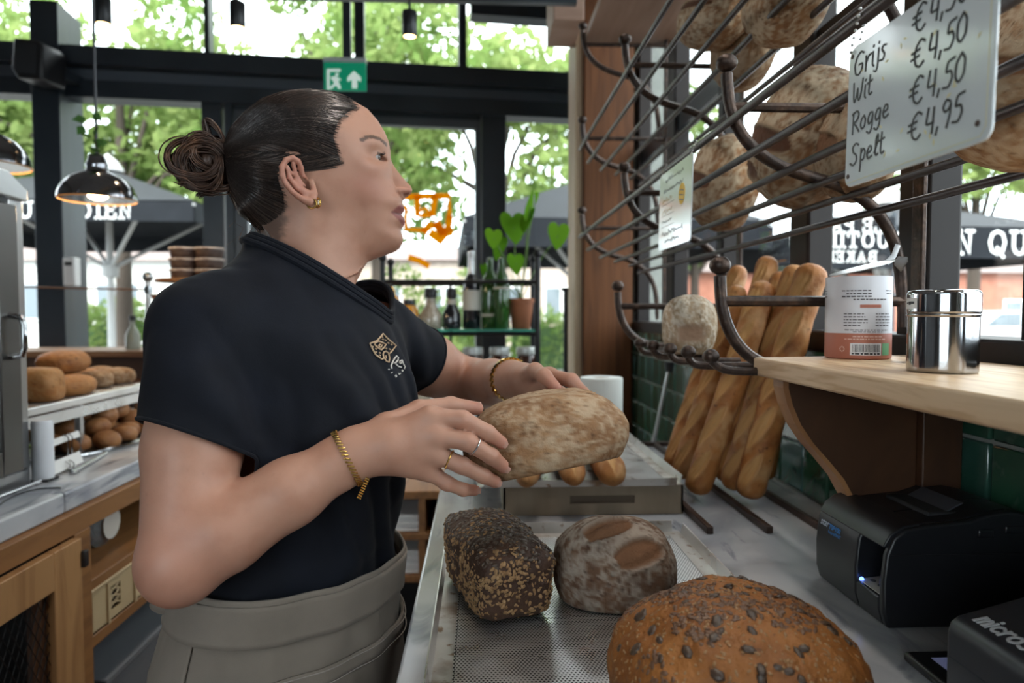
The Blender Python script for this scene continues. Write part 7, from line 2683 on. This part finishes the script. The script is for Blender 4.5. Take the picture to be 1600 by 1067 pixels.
# ------------------------------------------------------------------- hair
sdh = poly_sd(GP, hairsil)
Rh_ = .052 + .036 * sstep(.0, .08, GP[:, 1]) + .02 * sstep(.02, -.06, GP[:, 0])
hh_ = np.where(sdh > 0, (W0 + .0045) * rnd(sdh / Rh_), sdh)
hh_ = np.maximum(hh_, np.where(sdb > 0, H + .0035, -1))
reg = poly_sd(GP, hline)
kh = sstep(0, .028, reg)
hh_ = np.where((H > 0) & (reg < .03), H * (1 - kh) + hh_ * kh, hh_)
hh_ = hh_ + .0011 * sstep(-.002, .004, reg) * (1 - kh) - .003 * (1 - sstep(-.005, .002, reg)) - .05 * (1 - sstep(-.02, -.006, reg))
HB = hxz(350, 252)
HH = hh_.reshape(GXX.shape)
hx_, hz_ = np.gradient(HH, GS)
HS = np.sqrt(1 + np.minimum(hx_ ** 2 + hz_ ** 2, 60.))


def F_hair(P):
    x, y, z = head_local(P)
    # combed grooves running towards the bun
    ang = np.arctan2(z - HB[1], x - HB[0])
    gr = vnoise(np.stack([ang * 22, np.abs(y) * 90, np.hypot(x - HB[0], z - HB[1]) * 4], 1), 1.0, 5) * .0006
    return (np.abs(y) - grid_s(HH, x, z) - gr) / grid_s(HS, x, z)


V, F = surfnet(F_hair, HO + np.array((-.165, -.115, -.125)), HO + np.array((.10, .115, .15)), .0016)
M_hair = mat('dark_brown_hair', (0.014, 0.0090, 0.0075), 0.55, 0, layers=[(9, (0.026, 0.016, 0.012), .5, .75)], bump=(300, .15, .001), spec=.25)
M_bun = mat('brown_bun_hair', (0.055, 0.026, 0.016), 0.42, 0, layers=[(40, (0.20, 0.095, 0.05), .5, .72)], spec=.5)
hair = mesh_obj('hair', V, F, M_hair, person, True)
# combed strands lying on the hair
r = np.random.default_rng(21)
Vs, Fs = [], []


def strands(paths, rad, nside=3):
    """paths (n,m,3) -> thin tubes"""
    paths = np.asarray(paths)
    n, m_, _ = paths.shape
    T = np.gradient(paths, axis=1)
    T /= np.linalg.norm(T, axis=2)[..., None] + 1e-12
    ref = np.array((.31, .52, .79))
    N1 = np.cross(T, ref)
    N1 /= np.linalg.norm(N1, axis=2)[..., None] + 1e-12
    N2 = np.cross(T, N1)
    rr = rad * np.minimum(1, np.minimum(np.arange(m_), np.arange(m_)[::-1]) / 2 + .3)
    ang = np.arange(nside) * 2 * PI / nside
    V = paths[:, :, None, :] + rr[None, :, None, None] * (np.cos(ang)[None, None, :, None] * N1[:, :, None, :] + np.sin(ang)[None, None, :, None] * N2[:, :, None, :])
    V = V.reshape(-1, 3)
    i, j, k = np.meshgrid(np.arange(n), np.arange(m_ - 1), np.arange(nside), indexing='ij')
    b = (i * m_ + j) * nside
    F = np.stack([b + k, b + (k + 1) % nside, b + nside + (k + 1) % nside, b + nside + k], -1).reshape(-1, 4)
    return V, F


cand = np.stack([r.uniform(-.13, .075, 15000), r.uniform(-.09, .135, 15000)], 1)
keep = (grid_s(reg.reshape(GXX.shape), cand[:, 0], cand[:, 1]) > -.004) & (grid_s(HH, cand[:, 0], cand[:, 1]) > .010)
cand = cand[keep][:5200]
t = np.linspace(0, 1, 14)
paths = []
for c in cand:
    d = HB - c
    nrm = np.array((-d[1], d[0]))
    bow = .10 * (1 if c[1] > HB[1] else -1) * (1 if d[0] < 0 else 0)
    pth = c + t[:, None] * .93 * d + (np.sin(PI * t) * bow * -1)[:, None] * nrm
    hgt = grid_s(HH, pth[:, 0], pth[:, 1])
    s = -1 if r.random() < .75 else 1
    hgt = np.maximum(hgt, grid_s(H2, pth[:, 0], pth[:, 1]))
    yy = s * (np.maximum(hgt, .004) + .0006)
    paths.append(HO + pth[:, :1] * hf + yy[:, None] * hl + pth[:, 1:] * up3)
M_strand = mat('brown_hair_strand', (0.050, 0.029, 0.021), 0.30, 0, layers=[(25, (0.014, 0.009, 0.008), .46, .62)], spec=.7)
paths = np.array(paths)
for k_, mt_ in enumerate((M_hair, M_strand, M_strand, mat('light_brown_strand', (.085, .05, .034), .32, 0, spec=.7), M_hair)):
    V, F = strands(paths[k_::5], (.0009, .0007, .0008, .00055, .0008)[k_])
    o = mesh_obj('combed_strands', V, F, mt_, hair, True)
    o['kind'] = 'stuff'
# bun: a dark core wound with locks
bc = hxz(325, 254)
BC = hw(bc[0], -.004, bc[1])
core = mesh_obj('bun_core', *(lambda D, F_: (BC + (D * np.array((.010, .010, .014))) @ np.stack([hf, hl, up3]), F_))(*sphere_grid(28, 18)), M_bun, hair, True)
paths = []
tt = np.linspace(0, 1, 26)
for k_ in range(560):
    lock = k_ % 20
    rl = np.random.default_rng(500 + lock)
    ax_t = rl.normal(size=3) * np.array((.35, 1, .35))
    ax_t[1] = abs(ax_t[1]) + .6
    ax_t /= np.linalg.norm(ax_t)
    e1 = np.cross(ax_t, rl.normal(size=3))
    e1 /= np.linalg.norm(e1)
    e2 = np.cross(ax_t, e1)
    Rl = rl.uniform(.012, .027)
    offl = rl.normal(size=3) * .006
    span = rl.uniform(3.6, 6.0)
    jt = r.normal(size=3) * .0016
    rj = Rl + r.normal() * .0022
    ph = rl.uniform(0, 6.28)
    yq = offl + jt + ax_t * (rl.uniform(-.012, .012))
    a = ph + span * tt
    loc = yq + (rj * (1 + .18 * np.sin(2 * a + lock)))[:, None] * (np.cos(a)[:, None] * e1 + np.sin(a)[:, None] * e2 * 1.12)
    paths.append(BC + loc[:, :1] * hf + loc[:, 1:2] * hl + loc[:, 2:] * up3)
V, F = strands(np.array(paths), .0011)
o = mesh_obj('bun_locks', V, F, M_bun, hair, True)
o['kind'] = 'stuff'
# loose loop standing up from the bun, end tufts
paths = []
for k_ in range(90):
    j = r.normal(size=2) * 2.2
    q = [(352, 243), (351, 222), (343, 204), (330, 191), (319, 190), (323, 202), (326, 216)]
    q2 = smooth_curve(np.array([hxz(a + j[0] * (i / 6 + .3), b + j[1] * (i / 6 + .3)) for i, (a, b) in enumerate(q)]), 26)
    yl = r.normal() * .006
    paths.append(HO + q2[:, :1] * hf + (yl) * hl + q2[:, 1:] * up3)
for k_ in range(70):
    j = r.normal(size=2) * 2.0
    q = [(350, 262), (344, 284), (330, 298), (312, 300), (300, 290), (292, 284), (285, 289)] if k_ % 2 else [(352, 255), (352, 272), (348, 290), (340, 303), (328, 306), (318, 301), (312, 308)]
    q2 = smooth_curve(np.array([hxz(a + j[0] * (i / 5 + .3), b + j[1] * (i / 5 + .3)) for i, (a, b) in enumerate(q)]), 26)
    paths.append(HO + q2[:, :1] * hf + (r.normal() * .007 - .012) * hl + q2[:, 1:] * up3)
V, F = strands(np.array(paths), .0008)
o = mesh_obj('loose_locks', V, F, M_bun, hair, True)
o['kind'] = 'stuff'
paths = []
for k_ in range(46):
    a = np.array((r.uniform(372, 436), r.uniform(345, 385)))
    b = a + np.array((r.uniform(-22, 6), r.uniform(8, 44)))
    if k_ > 34:
        a = np.array((r.uniform(295, 350), r.uniform(200, 300)))
        b = a + np.array((r.uniform(-26, -4), r.uniform(-14, 24)))
    m_ = (a + b) / 2 + r.normal(size=2) * 6
    q2 = smooth_curve(np.array([hxz(*a), hxz(*m_), hxz(*b)]), 26)
    paths.append(HO + q2[:, :1] * hf + (r.uniform(-.03, .03)) * hl + q2[:, 1:] * up3)
V, F = strands(np.array(paths), .00028)
o = mesh_obj('fly_away_hairs', V, F, M_bun, hair, True)
o['kind'] = 'stuff'
tie = [BC + hf * .026 + (hl * math.cos(a) + up3 * math.sin(a)) * .013 for a in np.linspace(0, 2 * PI, 21)]
part('hair_tie', MB().tube(tie, .003, 8), M_ink, hair, smooth=True)

# ------------------------------------------------------------------- earrings, bracelets, rings
M_gold = mat('gold', (.78, .50, .16), .22, 1.0)


def ring_tube(c, ax, rad, rt, n=28, seg=8, e1=None):
    ax = np.array(ax, float)
    ax /= np.linalg.norm(ax)
    e1 = np.cross(ax, (.3, .5, .8)) if e1 is None else np.array(e1, float)
    e1 = e1 - ax * np.dot(e1, ax)
    e1 /= np.linalg.norm(e1)
    e2 = np.cross(ax, e1)
    return MB().tube([np.array(c) + rad * (math.cos(t_) * e1 + math.sin(t_) * e2) for t_ in np.linspace(0, 2 * PI, n + 1)], rt, seg, cap=False)


part('earring', ring_tube(epos(487, 318, -.084), hl + hf * .25, .0056, .0013), M_gold, person, smooth=True, label='gold hoop earring')
o = part('earring', ring_tube(epos(496.5, 317.0, -.080), hf * .9 + hl * .5, .0050, .0018), M_gold, person, smooth=True, label='thick gold hoop earring with stones')
for k_ in range(3):
    part('stone', MB().ball(epos(497.5, 313.5 + 2.6 * k_, -.0855), .0010, 8, 6), mat('clear_stone', (.9, .85, .7), .05, .3), o, smooth=True)


def link_bracelet(c, ax, ra, rb, e1, n, name, twist=1, lr=.0022):
    ax = np.array(ax, float)
    ax /= np.linalg.norm(ax)
    e1 = np.array(e1, float)
    e1 -= ax * np.dot(e1, ax)
    e1 /= np.linalg.norm(e1)
    e2 = np.cross(ax, e1)
    m = MB()
    for k_ in range(n):
        t_ = 2 * PI * k_ / n
        q = np.array(c) + ra * math.cos(t_) * e1 + rb * math.sin(t_) * e2
        tan = -math.sin(t_) * e1 * ra + math.cos(t_) * e2 * rb
        tan /= np.linalg.norm(tan)
        rad_ = math.cos(t_) * e1 + math.sin(t_) * e2
        d_ = ax * .8 + tan * .6 * twist
        m.tube([q - d_ * lr * 1.6 + rad_ * .0004, q + rad_ * .0012, q + d_ * lr * 1.6 + rad_ * .0004], lr * .5, 6)
    return part(name, m, M_gold, person, smooth=True)


axr = WRj - ERj
axr /= np.linalg.norm(axr)
link_bracelet(WRj - axr * .012, axr + np.array((.0, 0, -.06)), .0315, .0305, up3, 46, 'bracelet')
q0 = PY(574, 748, .726)
m = MB()
for k_ in range(9):
    c = q0 + (PY(561, 778, .722) - q0) * k_ / 8
    m.tube([c + np.array((-.002, 0, .001)), c + np.array((.002, 0, -.001))], .0010, 6)
part('bracelet_tail', m, M_gold, person, smooth=True)
axl = WLj - ELj
axl /= np.linalg.norm(axl)
link_bracelet(WLj - axl * .004, axl, .0305, .0295, up3, 26, 'bracelet', -1, .0042)
rg = RH['ring'][0]
part('finger_ring', ring_tube(rg[0] * .45 + rg[1] * .55, rg[1] - rg[0], .0106, .0009), M_gold, person, smooth=True)
rg = RH['middle'][0]
part('finger_ring', ring_tube(rg[1] * .70 + rg[2] * .30, rg[2] - rg[1], .0102, .0009), mat('silver', (.7, .7, .7), .2, 1.0), person, smooth=True)
# finger nails
M_nail = mat('finger_nail', (.46, .255, .20), .25, 0, coat=.4)
m_n = 0
for nm in ('index', 'middle', 'ring', 'little', 'thumb'):
    pts, rad = RH[nm]
    d_ = pts[3] - pts[2]
    d_ /= np.linalg.norm(d_)
    out = np.array((0, -1.0, .25)) if nm != 'thumb' else np.array((0, -.3, 1.0))
    out = out - d_ * np.dot(out, d_)
    out /= np.linalg.norm(out)
    sd_ = np.cross(d_, out)
    c = pts[3] + out * (rad[3] - .0006)
    V = []
    for i in range(4):
        for j in range(5):
            a, b = -.004 + .008 * i / 3, (-1 + j / 2) * .0034
            V.append(c + d_ * a + sd_ * b + out * (.0005 - 60 * b * b - (.0004 if i == 0 else 0)))
    F = [(i * 5 + j, i * 5 + j + 1, i * 5 + 6 + j, i * 5 + 5 + j) for i in range(3) for j in range(4)]
    mesh_obj('finger_nail', V, F, M_nail, person, True)

# ------------------------------------------------------------------- t-shirt
slR = SRj + (ERj - SRj) * .50
slL = SLj + (ELj - SLj) * .42
foldd = np.array((.25, -.1, -1.0))


def F_shirt(P):
    d = torso_sdf(P, .011)
    d = smin(d, cone(P, SRj, SLj, .052, .052), .05)
    ur = (ERj - SRj)
    ul = (ELj - SLj)
    d = smin(d, cone(P, SRj + np.array((0, 0, .004)), SRj + ur * .66, .0560, .0600), .022)
    d = smin(d, cone(P, SLj + np.array((0, 0, .004)), SLj + ul * .62, .0520, .0540), .022)
    # shoulder slopes up to the neck
    nb = PY(470, 455, .90)
    d = smin(d, cone(P, nb, SRj + np.array((.02, .03, .022)), .058, .044), .03)
    d = smin(d, cone(P, nb, SLj + np.array((-.02, -.02, .022)), .058, .044), .03)
    d = smin(d, cone(P, PY(480, 440, .905), PY(488, 500, .905), .0600, .070), .03)
    q = P.copy()
    # cloth folds: vertical-diagonal pulls on the body, short ones at the sleeves
    w1 = vnoise(np.stack([P @ tl * 1.0 + P[:, 2] * .35, P @ tf * .9, P[:, 2] * .22], 1), 26, 3)
    w2 = vnoise(np.stack([P @ tl * 1.0 - P[:, 2] * .7, P @ tf, P[:, 2] * .5], 1), 17, 8)
    amp = .0056 * sstep(1.30, 1.12, P[:, 2]) + .0020
    lt, ft, zt3 = (P - np.array((-.24, .89, 0))) @ tl, (P - np.array((-.24, .89, 0))) @ tf, P[:, 2]
    # long pulls from the right shoulder down across the front
    ph = (lt * .82 + (zt3 - 1.1) * .42) * 62 + 1.3 * np.sin(zt3 * 17) + .8 * w2
    pull = np.clip(np.sin(ph), -.2, 1) ** 2 * sstep(.0, .07, ft) * sstep(1.31, 1.18, zt3) * .0068
    side_ = np.clip(np.sin((zt3 * 1.0 - ft * .6) * 70 + 2 * w2), 0, 1) ** 2 * sstep(1.06, .98, zt3) * .0035
    return d - amp * (np.abs(w1) * 1.5 - .4) - .0030 * w2 - pull - side_


V, F = surfnet(F_shirt, np.array((-.46, .60, .885)), np.array((.06, 1.20, 1.42)), .004)
me = bpy.data.meshes.new('tshirt_raw')
me.from_pydata(V.tolist(), [], F.tolist())
bm = bmesh.new()
bm.from_mesh(me)
bpy.data.meshes.remove(me)


def cut(co, no, c0, rad, keep=None):
    """cut away what lies on the normal side of a plane, only near a point"""
    co, no, c0 = Vector(co), Vector(no).normalized(), Vector(c0)
    fs = [f for f in bm.faces if (f.calc_center_median() - c0).length < rad]
    geom = list({v for f in fs for v in f.verts}) + list({e for f in fs for e in f.edges}) + fs
    bmesh.ops.bisect_plane(bm, geom=geom, plane_co=co, plane_no=no, dist=1e-6)
    dead = [f for f in bm.faces if (f.calc_center_median() - c0).length < rad and (f.calc_center_median() - co).dot(no) > 1e-6]
    if keep is not None and dead:
        kp = keep(np.array([f.calc_center_median()[:] for f in dead]))
        dead = [f for f, k_ in zip(dead, kp) if not k_]
    bmesh.ops.delete(bm, geom=dead, context='FACES')


cut(slR, (ERj - SRj) + np.array((-.085, 0, 0)), slR + (ERj - SRj) * .18, .125, lambda P: torso_sdf(P, .011) < .006 + cone(P, SRj, SRj + (ERj - SRj) * .66, .056, .06))
cut(slL, (ELj - SLj), slL + (ELj - SLj) * .18, .12, lambda P: torso_sdf(P, .011) < cone(P, SLj, SLj + (ELj - SLj) * .62, .052, .054))
Pn, Pf = PY(431, 406, .895), PY(556, 479, .935)
dd = Pf - Pn
side = np.cross(dd, up3)
nn_ = np.cross(side, dd)
nn_ /= np.linalg.norm(nn_)
if nn_[2] < 0:
    nn_ = -nn_
ncen = (Pn + Pf) / 2
cut(ncen, nn_, ncen + nn_ * .05, .135, lambda P: np.linalg.norm((P - ncen) - ((P - ncen) @ nn_)[:, None] * nn_, axis=1) > .108)
cut((0, 0, .932), (0, 0, -1), (-.26, .88, .90), .4)
bmesh.ops.remove_doubles(bm, verts=bm.verts, dist=1e-5)
loose = [v for v in bm.verts if not v.link_faces]
bmesh.ops.delete(bm, geom=loose, context='VERTS')
for v in bm.verts:
    v.co -= Vector(ROOTLOC['person'])
me = bpy.data.meshes.new('tshirt')
bm.to_mesh(me)
bm.free()
me.polygons.foreach_set('use_smooth', [True] * len(me.polygons))
M_shirt = mat('navy_jersey', (0.0045, 0.0055, 0.0092), 0.8, 0, layers=[(12, (0.0068, 0.0085, 0.0145), .45, .7)], bump=((900, .25, .0008), (60, .12, .003)), sheen=.04, spec=.16)
me.materials.append(M_shirt)
shirt = bpy.data.objects.new('tshirt', me)
COL.objects.link(shirt)
shirt.parent = person
ROOTLOC['tshirt'] = ROOTLOC['person']
md = shirt.modifiers.new('smooth', 'SMOOTH')
md.factor = .5
md.iterations = 2
md = shirt.modifiers.new('thick', 'SOLIDIFY')
md.thickness = .0022
md.offset = -1
# ribbed collar following the neckline, hems of the sleeves
dgm = shirt.data
bme = bmesh.new()
bme.from_mesh(dgm)
loops = []
bed = [e_ for e_ in bme.edges if e_.is_boundary]
seen = set()
for e_ in bed:
    if e_ in seen:
        continue
    lp = [e_.verts[0]]
    cur, ed = e_.verts[1], e_
    seen.add(e_)
    while cur is not lp[0]:
        lp.append(cur)
        nx = [x for x in cur.link_edges if x.is_boundary and x not in seen]
        if not nx:
            break
        ed = nx[0]
        seen.add(ed)
        cur = ed.other_vert(cur)
    loops.append(np.array([v.co[:] for v in lp]) + np.array(ROOTLOC['person']))
bme.free()
for L in loops:
    if len(L) < 30:
        continue
    c = L.mean(0)
    n = len(L)
    S = L.copy()
    for _ in range(12):
        S = .25 * np.roll(S, 1, 0) + .5 * S + .25 * np.roll(S, -1, 0)
    S = S[::2]
    S = np.vstack([S, S[:1]])
    if np.linalg.norm(c - ncen) < .08:
        inn = (c - S)
        inn /= np.linalg.norm(inn, axis=1)[:, None]
        m = MB()
        for off_, rr in ((.0, .0042), (.006, .0040), (.011, .0038)):
            m.tube(S + nn_ * off_ + inn * off_ * .45, rr, 8, cap=False)
        part('collar', m, M_shirt, shirt, smooth=True)
    elif c[2] > 1.0:
        part('sleeve_hem', MB().tube(S, .0022, 8, cap=False), M_shirt, shirt, smooth=True)

# print on the chest, laid on the cloth
dg = bpy.context.evaluated_depsgraph_get()
dg.update()
ev = shirt.evaluated_get(dg)
bvh = BVHTree.FromPolygons([v.co + Vector(ROOTLOC['person']) for v in ev.data.vertices], [tuple(p_.vertices) for p_ in ev.data.polygons])


def on_shirt(px, py):
    h, n, i, d_ = bvh.ray_cast(Vector(CAMP), Vector(ray(px, py)))
    if h is None:
        return None
    if n.dot(Vector(ray(px, py))) > 0:
        n = -n
    return np.array(h + n * .0011)


M_print = mat('tan_print', (.46, .32, .20), .7)
M_print_w = mat('cream_print', (.55, .52, .48), .7)


def print_stroke(name, pts, r_, mt, off=(0, 0)):
    P = [on_shirt(560 + a * .1125 + off[0], 500 + b * .1125 + off[1]) for a, b in pts]
    P = [q for q in P if q is not None]
    P = [q for i, q in enumerate(P) if i == 0 or np.linalg.norm(q - P[i - 1]) < .03]
    if len(P) > 1:
        part(name, MB().tube(P, r_, 6), mt, shirt)


for pts in ([(335, 195), (380, 245), (440, 300), (515, 362), (470, 420), (425, 470)], [(335, 195), (290, 250), (240, 300), (150, 330), (190, 410), (235, 490), (320, 550)], [(215, 330), (270, 300), (330, 320), (375, 345), (350, 385), (310, 420), (250, 380), (215, 340)],
            [(270, 370), (290, 345), (320, 350), (305, 385), (270, 370)], [(345, 450), (375, 440), (410, 470), (425, 540), (415, 590), (380, 575), (345, 530), (335, 480), (345, 450)], [(320, 550), (345, 530)], [(370, 500), (375, 540)]):
    print_stroke('logo_print', pts, .0011, M_print)
for a, b in ((320, 240), (330, 275), (365, 285), (405, 325), (450, 345), (375, 400), (425, 410), (190, 375), (235, 405), (240, 450), (290, 460), (290, 495)):
    print_stroke('logo_print', [(a - 8, b - 4), (a + 10, b + 5)], .0010, M_print)
print_stroke('logo_print', [(455, 680), (445, 640), (465, 590), (490, 540), (520, 505), (545, 520), (540, 560), (510, 595), (480, 600), (515, 620), (545, 650), (585, 660)], .0011, M_print_w)
print_stroke('logo_print', [(600, 560), (570, 570), (560, 600), (580, 610), (600, 580), (600, 560), (615, 610)], .0010, M_print_w)
print_stroke('logo_print', [(615, 610), (640, 650), (630, 680)], .0009, M_print_w)
for q in ([(405, 690), (425, 690)], [(445, 740), (465, 728)], [(500, 780), (515, 765), (525, 785), (510, 795)], [(545, 740), (555, 760), (575, 745)], [(590, 700), (600, 720), (612, 705), (598, 695)]):
    print_stroke('logo_print', q, .0007, M_print_w)

# ------------------------------------------------------------------- apron and trousers
def apron_pt(th, z, off):
    a, b, c = np.interp(z, TZ, TA), np.interp(z, TZ, TB), np.interp(z, TZ, TC)
    fl = np.clip((.93 - z) / .45, 0, 1)
    fold = .004 * np.sin(th * 9 + 3 * np.sin(th * 2)) * (.25 + fl) + .006 * np.sin(th * 5 + z * 6) * fl
    a2, b2 = a + off + .006 * fl + fold, b + off + .008 * fl + fold
    cx, cy_ = np.interp(z, TZ, TX), np.interp(z, TZ, TY)
    return np.array((cx, cy_, 0)) + tl * (a2 * np.sin(th)) + tf * (b2 * np.cos(th) + c) + up3 * z


def apron_sheet(name, th0, th1, z0, z1, off, mt, parent, nt_=90, nz=40, thick=.002, crinkle=.0012, zfun=None):
    V, F = [], []
    for i in range(nt_ + 1):
        th = th0 + (th1 - th0) * i / nt_
        zt_l, zb_l = (z1, z0) if zfun is None else zfun(th)
        for j in range(nz + 1):
            V.append(apron_pt(th, zt_l + (zb_l - zt_l) * j / nz, off))
    V = np.array(V)
    ct_ = np.array((-.26, .875, 0))
    out = (V - ct_) * np.array((1, 1, 0))
    out /= np.linalg.norm(out, axis=1)[:, None]
    cr_ = fbm(V * np.array((1, 1, .7)), 22, 3, 4) * crinkle
    V = V + out * cr_[:, None]
    for i in range(nt_):
        for j in range(nz):
            b = i * (nz + 1) + j
            F.append((b, b + 1, b + nz + 2, b + nz + 1))
    o = mesh_obj(name, V, F, mt, parent, True)
    s = o.modifiers.new('thick', 'SOLIDIFY')
    s.thickness = thick
    s.offset = 0
    return o


M_apron = mat('taupe_twill', (0.20, 0.168, 0.138), 0.85, 0, layers=[(14, (0.17, 0.143, 0.117), .4, .7)], bump=((1100, .25, .0008), (45, .15, .003)), sheen=.1, spec=.2)
ap = apron_sheet('apron', -PI, PI, .42, .945, .023, M_apron, person, 140, 60, crinkle=.0045)
apron_sheet('waistband', -PI, PI, .922, .966, .0305, M_apron, ap, 120, 8, .003, .0025)
apron_sheet('waist_fold', -PI, PI, .955, .972, .0275, M_apron, ap, 120, 4, .003, .003)
apron_sheet('pocket', R(-72), R(66), .66, .884, .0275, M_apron, ap, 60, 24, .002, .0030)
apron_sheet('pocket_hem', R(-72), R(66), .866, .885, .0298, M_apron, ap, 60, 3, .0015, .0030)
apron_sheet('wrap_edge', R(-150), R(-84), .42, .94, .0270, M_apron, ap, 30, 40, .002, .0045)
st_ = MB()
for zz in (.8675, .8825):
    st_.tube([apron_pt(t_, zz, .0320) for t_ in np.linspace(R(-70), R(64), 60)], .0006, 5)
part('stitching', st_, mat('apron_thread', (.30, .27, .24), .8), ap)
part('tie_knot', MB().ball(apron_pt(R(-120), .945, .03), .016, 12, 8, (1.3, 1, .8)), M_apron, ap, smooth=True)


def F_trou(P):
    d = None
    for s in (-1, 1):
        hip = np.array((-.250, .872, .80)) + tl * s * .068
        kn = np.array((-.250, .872, .46)) + tl * s * .072
        an = np.array((-.250, .872, .10)) + tl * s * .080
        c = chain_sdf(P, [hip, kn, an], [.072, .058, .052], .03)
        d = c if d is None else smin(d, c, .02)
    return np.maximum(d, .09 - P[:, 2])


V, F = surfnet(F_trou, np.array((-.48, .64, .05)), np.array((-.04, 1.10, .92)), .010)
mesh_obj('trousers', V, F, mat('black_trousers', (.012, .012, .014), .8), person, True)
for s in (-1, 1):
    an = np.array((-.250, .872, .0)) + tl * s * .080
    V, F = surfnet(lambda P: np.maximum(smin(cone(P, an + tf * -.03 + up3 * .05, an + tf * .14 + up3 * .035, .045, .038), cone(P, an + up3 * .05, an + up3 * .11, .045, .045), .03), .002 - P[:, 2]), an + np.array((-.22, -.22, -.01)), an + np.array((.22, .22, .17)), .008)
    mesh_obj('shoe', V, F, mat('black_leather', (.012, .012, .013), .4), person, True)
